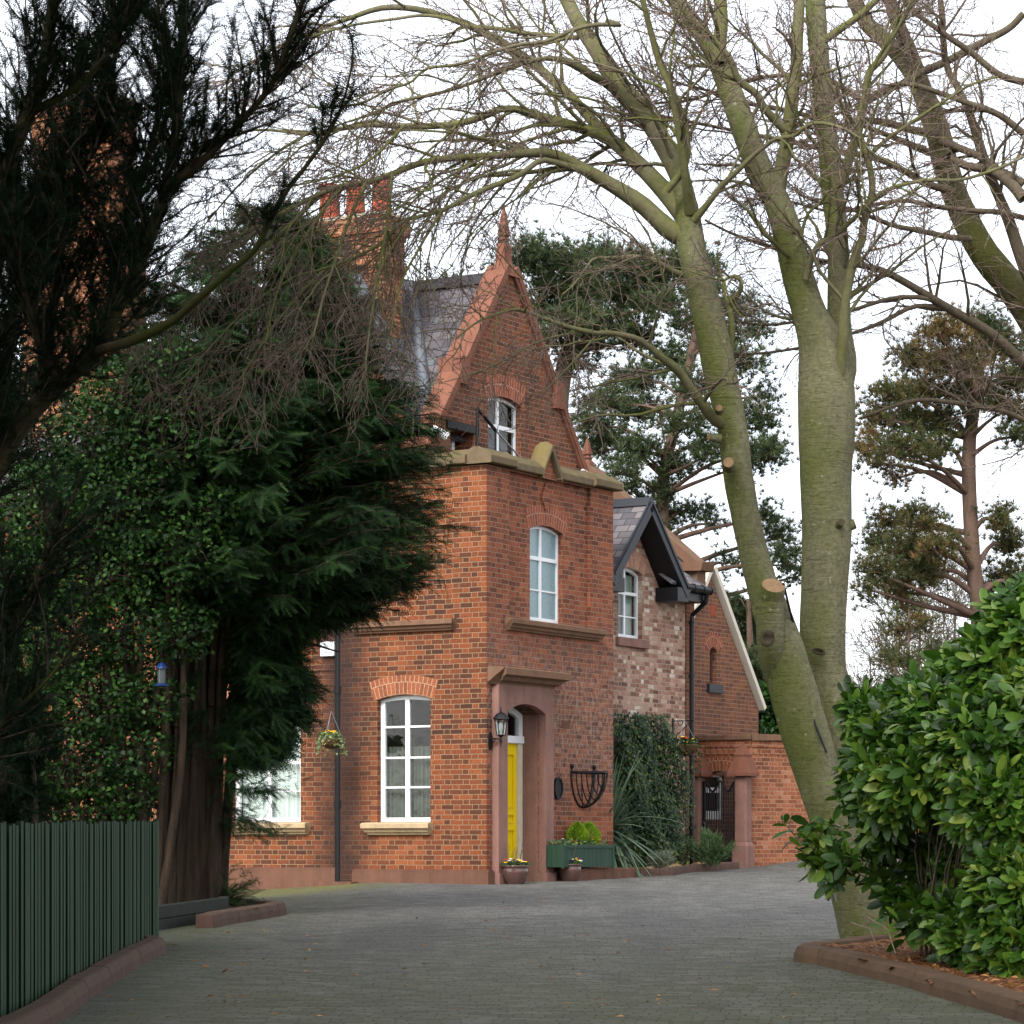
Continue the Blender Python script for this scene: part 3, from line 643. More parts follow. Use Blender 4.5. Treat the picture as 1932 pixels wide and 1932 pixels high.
# portal
po = MB(); q0, q1 = fR(941,1500,-.12)[0]-.0, fR(1045,1500,-.12)[0]; pzt = fR(1000,1293,-.12)[1]
ploop = [(q0,-.45),(dx0,-.45),(dx0,dzs)]+door_loop[2:][::-1][0:0]
ploop = [(q0,-.45),(dx0,-.45)]+arc(dx0,dx1,-.45,dzs,drise,12)[2:][::-1]+[(dx1,-.45),(q1,-.45),(q1,pzt),(q0,pzt)]
po.slab(ploop, [], R(0), -.12, .02)
for xa, xb in ((q0-.03,dx0+.015),(dx1-.015,q1+.03)): po.slab([(xa,-.45),(xb,-.45),(xb,pz-.06),(xa,pz-.06)], [], R(0), -.155, .31 if xa>1 else .05)
po.slab(arc(dx0+.004,dx1-.004,-.45,dzs-.004,drise,12)[1:3]+[(dx1+.02,dzs),(dx1+.02,-.45)], [], R(0), .018, .32)
lp_ = arc(dx0,dx1,-.45,dzs,drise,12)
po.sides([(x*1.0,z) for x,z in lp_], R(0), .02, .33)
for z in (fR(1000,1351,-.12)[1], fR(1000,1469,-.12)[1]): po.slab([(dx1,z-.005),(q1,z-.005),(q1,z+.005),(dx1,z+.005)], [], R(0), -.1225, -.119); po.slab([(q0,z-.005),(dx0,z-.005),(dx0,z+.005),(q0,z+.005)], [], R(0), -.1225, -.119)
po.build('door_surround', M['sandstone'], H, bevel=.015)
sill(H, R(0), q0-.14, q1+.16, pzt+.25, .27, .34, 'sill_red', .03, 'door_hood')
# door, frame, fanlight
df = MB(); dz1 = fR(972,1396,.3)[1]; y0 = .30
df.slab([(dx0,-.4),(dx0+.07,-.4),(dx0+.07,dz1-.06),(dx1-.13,dz1-.06),(dx1-.13,-.4),(dx1,-.4),(dx1,dz1),(dx0,dz1)], [], R(y0), 0, .1, 0)
ol = arc(dx0+.002,dx1-.002,dz1+.002,dzs-.002,drise-.004,12); il = arc(dx0+.08,dx1-.11,dz1+.06,dzs-.06,drise-.03,12)
df.slab(ol, [il], R(y0), .0, .08, 1); df.slab([(dx0,dz1-.05),(dx1,dz1-.05),(dx1,dz1+.06),(dx0,dz1+.06)], [], R(y0), -.03, -.001, 1)
dfo = df.build('door_frame', [M['cream'], M['white']], H)
fl = MB(); fl.poly(il, [], R(y0), .05); fl.poly(il, [], R(y0), .5, 1); fl.build('fanlight', [M['glass_old'], M['interior']], dfo)
dr = MB(); xa, xb = dx0+.07, dx1-.13; zb = -.02
st = [(zb+.12,zb+.22),(zb+.30,zb+.88),(zb+1.0,zb+1.12),(zb+1.24,zb+dz1-.2)]
holes = [([(xa+.09,z0),(xb-.09,z0),(xb-.09,z1),(xa+.09,z1)],.025,[]) for z0,z1 in st if z1 < dz1-.1]
dr.relief([(xa,zb),(xb,zb),(xb,dz1-.06),(xa,dz1-.06)], holes, R(y0), .04)
for (z0,z1) in st:
    if z1 < dz1-.1:
        for z in (z0,z1): dr.box(xa+.08,xb-.08,y0+.028,y0+.045,z-.018,z+.018)
dr.build('door', M['yellow'], H)

# windows
mid = (lw0+lw1)/2; hh = lzs-lz0
bars = []
for (xa,xb) in ((lw0+.06,mid-.04),(mid+.04,lw1-.06)):
    for t in (.245,.49,.745): bars.append((xa,xb,lz0+.08+(hh-.02)*t))
window(H, L(0), lw0-.03, lw1, lz0, lzs, .07, .10, .075, (mid,), (), bars, .075, .03, 'glass_old', (lw0+.02,lw1-.02,lz0+.05,lz0+hh*.62,'curtain'), label='tall two-light sash window with grey curtains')
mid = (wx0+wx1)/2-.03; hh = wzs-wz0
tz = wz0+hh*.70
window(H, R(.06), wx0, wx1+.02, wz0, wzs, .09, .09, .055, (mid,), (tz,), [(wx0+.05,wx1-.05,wz0+hh*.35)], .06, .025, 'frost', label='upper window with frosted panes')
mid = (gw0+gw1)/2-.05; hh = gwzs-gwz0
window(H, R(bg), gw0, gw1+.02, gwz0, gwzs, .09, .10, .06, (mid,), (gwz0+hh*.60,), (), .07, pane='glass', curtain=None, label='arched gable window with four panes')
window(H, R(bg), k0+.001, k1-.14, gwz0-.6, kz-.002, 0, .26, .09, (), (), (), sill_h=.1, label='small window sunk behind a black lintel')
for (xa,xb) in ((x0,x1),(x2,x3)):
    m1, m2 = (xa+xb)/2, 0
    for (za,zs_) in ((mlz0,mlzs),(muz0,muzs)):
        hh = zs_-za
        window(H, L(am), xa, xb, za, zs_, .1, .10, .08, (m1,), (za+hh*.52,), [(xa+.08,xb-.08,za+hh*.27),(xa+.08,xb-.08,za+hh*.77)], .06, .028, 'glass', (xa+.05,xb-.05,za+.05,zs_-.05,'blind') if za==mlz0 else (xa+.05,xb-.05,za+.05,za+hh*.8,'blind'))
ln = MB(); ln.box(k0-.14,k1+.03,bg-.05,bg+.1,kz+.002,kz+.13); ln.build('lintel', M['black'], H)

# gable copings, kneelers, finial
gc = MB()
rk = lambda a: gA[1]-gsl*abs(gA[0]-a)
for sg in (-1,1):
    foot = gA[0]+sg*2.5; kn = gA[0]+sg*1.5
    rake(gc, R(bg), (kn+sg*-.05, rk(kn)+.12), (gA[0]+sg*.07, gA[1]+.05), .10, -.07, .34); rake(gc, R(bg), (foot, rk(foot)-.02), (kn+sg*.02, rk(kn)+.0), .10, -.07, .34)
    gc.slab([(kn-.12,rk(kn)-.16),(kn+.12,rk(kn)-.16),(kn+.12,rk(kn)+.27),(kn-.12,rk(kn)+.27)], [], R(bg), -.085, .36)
    gc.slab([(foot-.13,rk(foot)-.25),(foot+.13,rk(foot)-.25),(foot+.13,rk(foot)+.03),(foot-.13,rk(foot)+.05)], [], R(bg), -.13, .36)
    rake(gc, R(bg), (foot, rk(foot)-.12), (gA[0]+sg*.06, gA[1]-.03), .09, -.05, .0)
gc.slab([(gF0-.02,5.9),(k0-.004,5.9),(k0-.004,gwz0+.55),(gF0-.02,gwz0+.55)], [], R(bg), -.012, .02)
gc.build('gable_coping', M['sandstone_red'], H, bevel=.015)
fn = MB(); zz = lambda cy: CZ+(HY-(640+cy/2.385)/1.7225)/F*46.75-HZ
lv = [(45,.004),(125,.030),(126,.040),(135,.036),(290,.080),(297,.075),(308,.046),(322,.078),(330,.078),(345,.045),(360,.078),(370,.086),(500,.10),(620,.2)]
for (c0,h0),(c1,h1) in zip(lv[:-1],lv[1:]): fn.frus(gA[0], bg+.12, zz(c1), zz(c0), h1, h1, h0, h0)
fn.build('finial', M['sandstone_red'], H)

# handrail by the gable window
hr = MB(); hb = .75
p0 = fR(901,860,hb); p1 = fR(901,770,hb); p2 = fR(935,812,hb); p3 = fR(984,866,hb)
hr.tube([(p0[0],hb,p0[1]-.3),(p0[0],hb,p1[1]-.02)], .028, 8); hr.tube([(p1[0]-.01,hb,p1[1]),(p2[0],hb,p2[1])], .028, 8)
hr.tube([(p2[0],hb,p2[1]+.01),(p2[0],hb,p0[1]-.4)], .018, 8); hr.tube([(p2[0],hb,p2[1]),(p3[0],hb,p3[1])], .014, 8, 1)
hr.build('handrail', [M['black'], M['metal']], H)

# roofs
rf = MB(); zr = 9.88; ae = -.05
ze = zr-1.27*(2.55-ae)
rquad(rf, (ae,bg+.25,ze), (ae,7,ze), (2.55,7,zr), (2.55,bg+.25,zr)); rquad(rf, (5.1,bg+.25,zr-1.27*2.55), (5.1,7,zr-1.27*2.55), (2.55,7,zr), (2.55,bg+.25,zr))
zm = lambda b: 9.88-1.6*(3.02-b)
rquad(rf, (-.02,1.25,zm(1.25)), (4.2,1.25,zm(1.25)), (4.2,3.1,zm(3.1)), (-.02,3.1,zm(3.1))); rquad(rf, (-.02,4.95,zm(1.25)), (4.2,4.95,zm(1.25)), (4.2,3.1,zm(3.1)), (-.02,3.1,zm(3.1)))
rquad(rf, (-.1,4.6,6.4), (-.1,14.8,6.4), (3.6,14.8,9.6), (3.6,4.6,9.6)); rquad(rf, (9.2,4.6,6.4), (9.2,14.8,6.4), (3.6,14.8,9.6), (3.6,4.6,9.6))
rfo = rf.build('roof', M['slate'], H)
ld = MB(); ld.tube([(2.5,2.99,9.90),(.86,1.66,7.78),(.3,1.22,7.06)], .10, 6)
ld.build('lead_valley', M['lead'], rfo, smooth=True)
rt = MB(); n = 13
for k in range(n):
    b0 = bg+.3+k*.42
    rt.slab([(2.55-.16,zr-.12),(2.55+.16,zr-.12),(2.55+.03,zr+.075),(2.55-.03,zr+.075)], [], R(b0), 0, .412)
rt.build('ridge_tile', M['slate_dark'], rfo)

# chimneys
def chimney(a0, a1, b0, b1, zbase, ztop, pots, label):
    c = MB(); ca, cb, ha, hb_ = (a0+a1)/2, (b0+b1)/2, (a1-a0)/2, (b1-b0)/2
    steps = [(zbase,ztop-.98,0),(ztop-.98,ztop-.90,.03),(ztop-.90,ztop-.82,.06),(ztop-.82,ztop-.44,.03),(ztop-.44,ztop-.36,.05),(ztop-.36,ztop-.1,.10)]
    for z0, z1, e in steps: c.box(ca-ha-e,ca+ha+e,cb-hb_-e,cb+hb_+e,z0,z1)
    co = c.build('chimney', M['brick_stack'], H); co['label'] = label
    fl = MB(); fl.frus(ca, cb, ztop-.1, ztop-.02, ha+.11, hb_+.11, ha+.02, hb_+.02); fl.build('flaunching', M['flaunch'], co)
    for (pa, pb, h, r, kind) in pots:
        q = MB(); z = ztop-.06
        prof = {0: [(r*1.15,z),(r*1.12,z+h*.5),(r*.98,z+h*.68),(r*1.15,z+h*.70),(r*1.15,z+h*.75),(r*.98,z+h*.78),(r*.95,z+h*.9),(r*1.4,z+h*.92),(r*1.3,z+h*1.0),(r*.5,z+h*1.06),(.01,z+h*1.06)],
                1: [(r*1.2,z),(r*1.0,z+h*.75),(r*1.1,z+h*.78),(r*1.1,z+h*.84),(r*.95,z+h*.86),(r*1.08,z+h*.93),(r*1.08,z+h),(r*.8,z+h),(r*.8,z+h*.7)],
                2: [(r*1.2,z),(r*.98,z+h*.8),(r*1.08,z+h*.83),(r*1.08,z+h),(r*.8,z+h),(r*.8,z+h*.7)]}[kind]
        q.lathe(pa, pb, prof, 20); q.build('chimney_pot', M['terracotta'], co, smooth=False)
    return co
cht = CZ+(HY-393)/F*45.5-HZ
c1 = chimney(.50,1.02,2.2,3.95,7.0,cht,[(.76,2.42,.62,.145,2),(.76,2.92,.62,.14,1),(.76,3.42,.62,.15,0)], 'red brick chimney with three clay pots beside the slate roof')
fs = MB(); fs.slab([(2.06,zm(2.18)-.1),(2.2,zm(2.18)-.1),(3.3,zm(3.1)+.5),(3.1,zm(3.1)+.55),(2.1,zm(2.18)+.22)], [], L(.47), 0, .03); fs.slab([(.45,zm(2.18)-.1),(1.12,zm(2.18)-.1),(1.12,zm(2.18)+.14),(.45,zm(2.18)+.14)], [], R(2.165), 0, .035)
fs.build('flashing', M['lead'], c1)
def cpx(px, py, a):
    b, z = fL(px, py, a); return b, z
bl0 = cpx(206,300,1.6)[0]; bl1 = cpx(64,300,1.6)[0]; ztl = cpx(135,182,1.6)[1]
c2 = chimney(1.6,2.3,bl0,bl1,6.0,ztl,[(1.95,bl0+.3,.5,.14,2),(1.95,(bl0+bl1)/2,.5,.14,1)], 'tall orange brick chimney behind the dark yew')
sh = MB(); zsh = cpx(135,440,1.6)[1]; sh.box(1.45,2.45,bl0-.14,bl1+.16,5.5,zsh); sh.frus(1.95,(bl0+bl1)/2,zsh,zsh+.2,.5,(bl1-bl0)/2+.15,.36,(bl1-bl0)/2+.01); sh.build('chimney_base', M['brick_stack'], c2)

# downpipe at the inner corner
dp = MB(); pb, pa = LB+.02, .06
dp.tube([(pa-.02,pb,6.2),(pa-.02,pb,pz-.25)], .066, 12)
for z in (1.2,3.0,4.8): dp.tube([(pa-.02,pb,z),(pa-.02,pb,z+.12)], .08, 12)
dp.tube([(pa-.02,pb,4.3),(pa-.02,pb+.15,4.45),(pa,pb+.6,4.7)], .04, 8)
dp.build('drainpipe', M['black'], H, smooth=False)
# air brick
vb = MB(); va = fR(1067,1367,0)
for k in range(3): vb.box(va[0]-.11,va[0]+.11,-.012,.005,va[1]-.05+k*.035,va[1]-.03+k*.035)
vb.box(va[0]-.13,va[0]+.13,-.006,.005,va[1]-.065,va[1]+.065); vb.build('air_brick', M['plinth'], H)
# stone ledge under the planter box
lg = MB(); lg.box(2.06,BACK+.22,-.34,.0,-.5,.24); lg.build('stone_ledge', M['plinth'], H, bevel=.015)

# ---------------------------------------------------------------- pale brick extension
E = empty('brick_extension', (HC[0],HC[1],HZ), HROT, 'pale reclaimed brick extension with black bargeboards and a small gable', 'extension')
be = .7; e1 = 7.95
ex0, ex1 = fR(1166.5,1130,be)[0], fR(1212,1130,be)[0]; ez0 = fR(1185,1204,be)[1]; ezs = fR(1212,1086,be)[1]
w = MB(); ga = 5.86; gzt = 6.42; ev = 5.25
w.relief([(BACK+.002,-.5),(e1,-.5),(e1,ev),(ga+1.05,ev),(ga,gzt-.02),(ga-1.05,ev),(BACK+.002,ev)], [(arc(ex0,ex1,ez0,ezs,.1),.2)], R(be), 0, 0)
w.face([(e1,be,-.5),(e1,5,-.5),(e1,5,ev),(e1,be,ev)], 0)
w.build('wall', M['brick_pale'], E)
ab = MB(); voussoirs(ab, R(be-.001), ex0-.07, ex1+.07, ezs-.005, .11, .30); ab.build('brick_arch', M['arch_pale'], E)
hh = ezs-ez0; mid = (ex0+ex1)/2-.04
window(E, R(be), ex0, ex1+.02, ez0, ezs, .1, .09, .055, (mid,), (ez0+hh*.70,), [(ex0+.05,ex1-.05,ez0+hh*.34)], .055, .022, 'glass', (ex0+.4,ex1,ez0,ezs,'blind'))
sl = MB(); sl.box(ex0-.1,ex1+.14,be-.07,be+.1,ez0-.15,ez0); sl.build('window_sill', M['sandstone'], E, bevel=.01)
rf = MB(); rz = gzt+.09; rb = be-.42; fz = ev-.03; hw_ = 1.28
rquad(rf, (ga-hw_,rb,fz), (ga-hw_,3.2,fz), (ga,3.2,rz), (ga,rb,rz)); rquad(rf, (ga+hw_,rb,fz), (ga+hw_,3.2,fz), (ga,3.2,rz), (ga,rb,rz))
rquad(rf, (ga+.9,be-.38,ev-.06), (8.1,be-.38,ev-.06), (8.1,3.2,ev-.06+.72*2.9), (ga+.9,3.2,ev-.06+.72*2.9))
ro = rf.build('roof', M['slate_dark'], E)
rd = MB(); rd.slab([(ga-.14,rz-.10),(ga+.14,rz-.10),(ga+.05,rz+.05),(ga-.05,rz+.05)], [], R(rb-.02), 0, 3.2); rd.build('ridge_tile', M['anthracite'], ro)
bb = MB()
for sg in (-1,1):
    rake(bb, R(rb), (ga+sg*(hw_+.03),fz-.28), (ga,rz-.24), .20, -.03, .0)
    rake(bb, R(rb), (ga+sg*(hw_+.03),fz-.10), (ga,rz-.06), .045, -.05, -.03)
    rake(bb, R(rb), (ga+sg*(hw_-.08),fz-.21), (ga,rz-.17), .025, .0, .42, 1)
    xa = ga+sg*(hw_-.12); bb.box(xa-.2,xa+.2,rb-.02,be,fz-.36,fz-.12,1)
bb.box(ga+hw_+.08,8.1,be-.34,be-.32,ev-.34,ev-.10,1); bb.box(ga+hw_+.08,8.08,be-.32,be,ev-.34,ev-.31,1)
bb.build('bargeboard', [M['anthracite'], M['black_soft']], E)
gt = MB(); gy, gzv = be-.40, ev-.12
gt.tube([(ga+hw_+.02,gy,gzv),(8.14,gy,gzv)], .07, 12)
for a in (7.45,7.8,8.1): gt.tube([(a,gy,gzv),(a+.03,gy,gzv)], .082, 12)
gt.build('gutter', M['black_soft'], E); gt = MB(); gt.box(ga-hw_-.3,ga-hw_-.02,gy-.06,gy+.06,gzv-.1,gzv+.02); gt.build('gutter', M['black_soft'], E)
da = fR(1305,1300,be-.08)[0]
dp = MB(); dp.tube([(8.02,gy,gzv-.06),(8.02,gy+.02,gzv-.2),(da+.03,be-.08,gzv-.42),(da,be-.08,gzv-.55),(da,be-.08,.05)], .042, 12)
for z in (.9,2.4,3.6,4.55): dp.tube([(da,be-.08,z),(da,be-.08,z+.05)], .056, 12)
dp.build('drainpipe', M['black_soft'], E)
# parapet gable closing the extension, with brown stone coping, lead and a small finial
pgm = MB(); ap = 8.05; P0 = fL(1322,1064,ap); PA = fL(1103,884,ap)
pgm.slab([(.72,-.5),(4.2,-.5),(4.2,PA[1]-1.2),(PA[0],PA[1]-.1),(P0[0]+.1,P0[1]-.12),(.72,P0[1]-.1)], [], L(ap), -.02, .3)
pgm.build('parapet_wall', M['brick_rear'], E)
cpw = MB(); l_ = math.hypot(PA[0]-P0[0],PA[1]-P0[1])
rake(cpw, L(ap), (P0[0]+.1,P0[1]-.1), (PA[0],PA[1]-.05), .14, -.1, .36); rake(cpw, L(ap), (PA[0],PA[1]-.05), (PA[0]+1.6,PA[1]-1.25), .14, -.1, .36)
cpw.slab([(P0[0]-.06,P0[1]-.12),(P0[0]+.35,P0[1]-.12),(P0[0]+.35,P0[1]+.03),(P0[0]-.1,P0[1]+.03)], [], L(ap), -.13, .38)
cpw.slab([(P0[0]+.05,P0[1]-.5),(P0[0]+.3,P0[1]-.5),(P0[0]+.3,P0[1]-.12),(P0[0]+.05,P0[1]-.12)], [], L(ap), -.05, .3)
cpo = cpw.build('coping', M['sill_red'], E, bevel=.012)
fl_ = MB(); rake(fl_, L(ap), (P0[0]+.25,P0[1]-.36), (PA[0]-.2,PA[1]-.42), .26, -.05, -.03); fl_.build('flashing', M['lead'], E)
f2 = MB(); fz0 = CZ+(HY-876)/F*52.3-HZ
for (z0,h0),(z1,h1) in zip([(-.3,.16),(.05,.09),(.10,.055),(.13,.075),(.17,.05),(.2,.075),(.42,.03),(.5,.004)][:-1],[(-.3,.16),(.05,.09),(.10,.055),(.13,.075),(.17,.05),(.2,.075),(.42,.03),(.5,.004)][1:]):
    f2.frus(ap+.1, PA[0], fz0+z0, fz0+z1, h0, h0, h1, h1)
f2.build('finial', M['sandstone_red'], cpo)

# ---------------------------------------------------------------- rear wing with the white-edged gable
RW = empty('rear_wing', (HC[0],HC[1],HZ), HROT, 'red brick rear wing with a white edged gable above the garden wall', 'house')
br = 1.72; A_ = fR(1339,1076,br); Fr = fR(1431,1338,br)
sx0, sx1 = fR(1339,1260,br)[0], fR(1352.5,1260,br)[0]; sz0 = fR(1345,1290,br)[1]; sz1 = fR(1345,1231,br)[1]
yx0, yx1 = fR(1326,1500,br)[0], fR(1367,1500,br)[0]; yz0 = fR(1345,1546,br)[1]; yz1 = fR(1345,1462,br)[1]
w = MB(); w.relief([(8.36,-.5),(Fr[0],-.5),(Fr[0],Fr[1]),(A_[0],A_[1]-.05),(8.7,A_[1]-(A_[0]-8.7)*1.2),(8.36,A_[1]-(A_[0]-8.7)*1.2)], [(arc(sx0,sx1,sz0,sz1,.1),.2),(arc(yx0,yx1,yz0,yz1,0),.2)], R(br), 0)
w.face([(Fr[0],br,-.5),(Fr[0],7,-.5),(Fr[0],7,Fr[1]),(Fr[0],br,Fr[1])]); w.build('wall', M['brick_rear'], RW)
ab = MB(); voussoirs(ab, R(br-.001), sx0-.05, sx1+.05, sz1, .11, .28); ab.build('brick_arch', M['arch_red'], RW)
window(RW, R(br), sx0, sx1, sz0, sz1, .1, .1, .05, frame='glaze', curtain=(sx0,sx1,sz0,sz1,'blind'))
window(RW, R(br), yx0, yx1, yz0, yz1, 0, .05, .09, (), (yz0+(yz1-yz0)*.66,), (), .10, sill_h=.16)
s_ = MB(); s_.box(sx0-.12,sx1+.16,br-.06,br+.1,sz0-.17,sz0-.01); s_.build('window_sill', M['anthracite'], RW)
c_ = MB(); rake(c_, R(br), (Fr[0]+.08,Fr[1]-.02), (A_[0],A_[1]+.03), .1, -.1, .3); rake(c_, R(br), (8.75,A_[1]-(A_[0]-8.75)*1.2), (A_[0],A_[1]+.03), .1, -.1, .35); c_.build('gable_coping', M['white_old'], RW)
rr = MB(); rquad(rr, (Fr[0]+.05,br+.3,Fr[1]+.02),(Fr[0]+.05,8,Fr[1]+.02),(A_[0],8,A_[1]),(A_[0],br+.3,A_[1])); rquad(rr, (8.6,br+.3,A_[1]-(A_[0]-8.6)*1.2),(8.6,8,A_[1]-(A_[0]-8.6)*1.2),(A_[0],8,A_[1]),(A_[0],br+.3,A_[1])); rr.build('roof', M['slate'], RW)
v_ = MB(); vv = fR(1345,1150,br); v_.box(vv[0]-.1,vv[0]+.1,br-.01,br+.02,vv[1]-.12,vv[1]+.08); v_.build('air_brick', M['terracotta'], RW)

# ---------------------------------------------------------------- garden wall, gate and its pillars
GW = empty('garden_wall', (HC[0],HC[1],HZ), HROT, 'orange brick garden wall with stone coping and an arched gateway', 'wall')
ag = 10.35; zc = fR(1417,1396,.6)[1]
w = MB(); w.slab([(.6,-.5),(.78,-.5)]+arc(.78,1.66,-.5,1.83,.17,10)[2:][::-1]+[(1.66,-.5),(1.715,-.5),(1.715,zc),(.6,zc)], [], L(ag), 0, .3)
gu, gn = (.925,-.38), (.38,.925)
toW = lambda x, z, d: (ag+gu[0]*x+gn[0]*d, .6+gu[1]*x+gn[1]*d, z)
w.slab([(.002,-.6),(8.5,-.6),(8.5,zc),(.002,zc)], [], toW, 0, .3)
for k in range(8): w.box(ag-.035,ag+.01,.68+k*.125,.75+k*.125,zc-.26,zc-.14)
for k in range(56): w.slab([(.08+k*.14,zc-.26),(.15+k*.14,zc-.26),(.15+k*.14,zc-.17),(.08+k*.14,zc-.17)], [], toW, -.025, .01)
w.box(ag-.03,ag+.005,.6,1.7,zc-.13,zc-.03); w.slab([(.03,zc-.13),(8.5,zc-.13),(8.5,zc-.03),(.03,zc-.03)], [], toW, -.025, .005)
w.build('wall', M['brick_wall'], GW)
ab = MB(); voussoirs(ab, L(ag-.001), .72, 1.70, 1.81, .19, .26); ab.build('brick_arch', M['arch'], GW)
c_ = MB()
for k in range(2): c_.box(ag-.06,ag+.36,.56+k*.58,.56+(k+1)*.58-.006,zc,zc+.1)
for k in range(9): c_.slab([(.02+k*.94,zc+.002),(.954+k*.94,zc+.002),(.954+k*.94,zc+.098),(.02+k*.94,zc+.098)], [], toW, -.06, .36)
c_.build('coping', M['sill_red'], GW, bevel=.015)
def pillar(a, b, label):
    P = empty('gate_pillar', hw(a, b, 0), HROT, label, 'pillar', 'stone pillars beside the garden gate'); gzp = float(gz(*hw(a,b)[:2]))-HZ-.1
    s_ = MB(); s_.box(-.125,.125,-.125,.125,gzp+.55,1.88); s_.build('shaft', M['sandstone'], P, bevel=.035)
    s_ = MB(); s_.box(-.16,.16,-.16,.16,gzp,gzp+.5); s_.frus(0,0,gzp+.5,gzp+.58,.16,.16,.125,.125); s_.build('base', M['sandstone'], P, bevel=.02)
    s_ = MB(); s_.box(-.225,.225,-.225,.225,1.885,1.94); s_.frus(0,0,1.94,2.26,.225,.225,.11,.11); s_.box(-.125,.125,-.125,.125,2.26,2.28); s_.frus(0,0,2.28,2.52,.12,.12,.004,.004); s_.build('cap', M['sandstone_red'], P)
pillar(ag-.22, fL(1402,1500,ag-.22)[0], 'red sandstone gate pillar at the right side of the black gate')
pillar(ag-.22, fL(1314,1500,ag-.22)[0], 'red sandstone gate pillar beside the extension, partly behind the downpipe')
gb0 = fL(1391,1500,ag-.25)[0]; gb1 = fL(1327,1500,ag-.25)[0]
GT = empty('garden_gate', hw(ag-.25, gb0, 0), HROT, 'black iron garden gate with curved top between two stone pillars', 'gate')
wd = gb1-gb0; topz = lambda t: 1.70+.10*math.cos(t*4*math.pi); lowz = lambda t: .50+.10*math.cos(t*4*math.pi)
fr = MB(); fr.box(-.03,.03,0,.05,.02,1.8); fr.box(-.03,.03,wd-.04,wd,.02,1.8); fr.box(-.02,.02,.05,wd-.04,.06,.11)
for fz_ in (topz, lowz): fr.tube([(0,.03+(wd-.06)*t/16,fz_(t/16)) for t in range(17)], .022, 8)
fr.box(-.09,-.03,-.03,.02,1.35,1.41); fr.box(-.09,-.03,-.03,.02,.3,.36)
fr.build('frame', M['black'], GT)
br_ = MB(); n = 13
for k in range(1,n): t = k/n; y = .03+(wd-.06)*t; br_.tube([(0,y,.08),(0,y,topz(t))], .010, 6)
for k in range(2*n): t = (k+.5)/(2*n); y = .03+(wd-.06)*t; br_.tube([(0,y,.08),(0,y,lowz(t))], .010, 6)
br_.build('bars', M['black'], GT)
pnl = MB(); pnl.slab([(.04,.1)]+[(wd-.04,.1)]+[(.04+(wd-.08)*t/12,lowz(t/12)-.01) for t in range(12,-1,-1)], [], L(.025), 0, .006); pnl.build('kick_panel', M['black'], GT)
# ---------------------------------------------------------------- ground
def grid(name, x0, x1, y0, y1, step, mat, dz=0, hole=None):
    xs = np.arange(x0, x1+1e-6, step); ys = np.arange(y0, y1+1e-6, step); X, Y = np.meshgrid(xs, ys)
    V = np.stack([X, Y, gz(X,Y)+dz], -1).reshape(-1,3); n = len(xs); i = np.arange(len(V)).reshape(len(ys), n)
    Q = np.stack([i[:-1,:-1], i[:-1,1:], i[1:,1:], i[1:,:-1]], -1).reshape(-1,4)
    o = np_mesh(name, V, [Q], mat, smooth=True); o['kind'] = 'structure'; return o
grid('ground', -400, 400, -200, 600, 10, M['earth'], -.12)
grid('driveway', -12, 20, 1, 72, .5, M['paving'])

def bed(name, pts, h, mat, rough=.03):
    """low mound of loose material inside a polygon of (x,y)"""
    P = np.array(pts); x0,y0 = P.min(0); x1,y1 = P.max(0); st = .12
    xs = np.arange(x0-.1,x1+.2,st); ys = np.arange(y0-.1,y1+.2,st); X, Y = np.meshgrid(xs,ys)
    def inside(x,y):
        c = np.zeros(x.shape,bool); n = len(P)
        for k in range(n):
            (xa,ya),(xb,yb) = P[k],P[(k+1)%n]
            if ya==yb: continue
            c ^= ((ya>y)!=(yb>y)) & (x < (xb-xa)*(y-ya)/(yb-ya)+xa)
        return c
    Z = gz(X,Y)+h+rough*rng.normal(size=X.shape)*.5+.03*np.sin(X*3)*np.sin(Y*2.3)
    ok = inside(X,Y); i = np.arange(X.size).reshape(X.shape)
    Q = np.stack([i[:-1,:-1], i[:-1,1:], i[1:,1:], i[1:,:-1]], -1); k = ok[:-1,:-1]&ok[:-1,1:]&ok[1:,1:]&ok[1:,:-1]
    o = np_mesh(name, np.stack([X,Y,Z],-1).reshape(-1,3), [Q[k]], mat, smooth=True); o['kind'] = 'structure'; return o

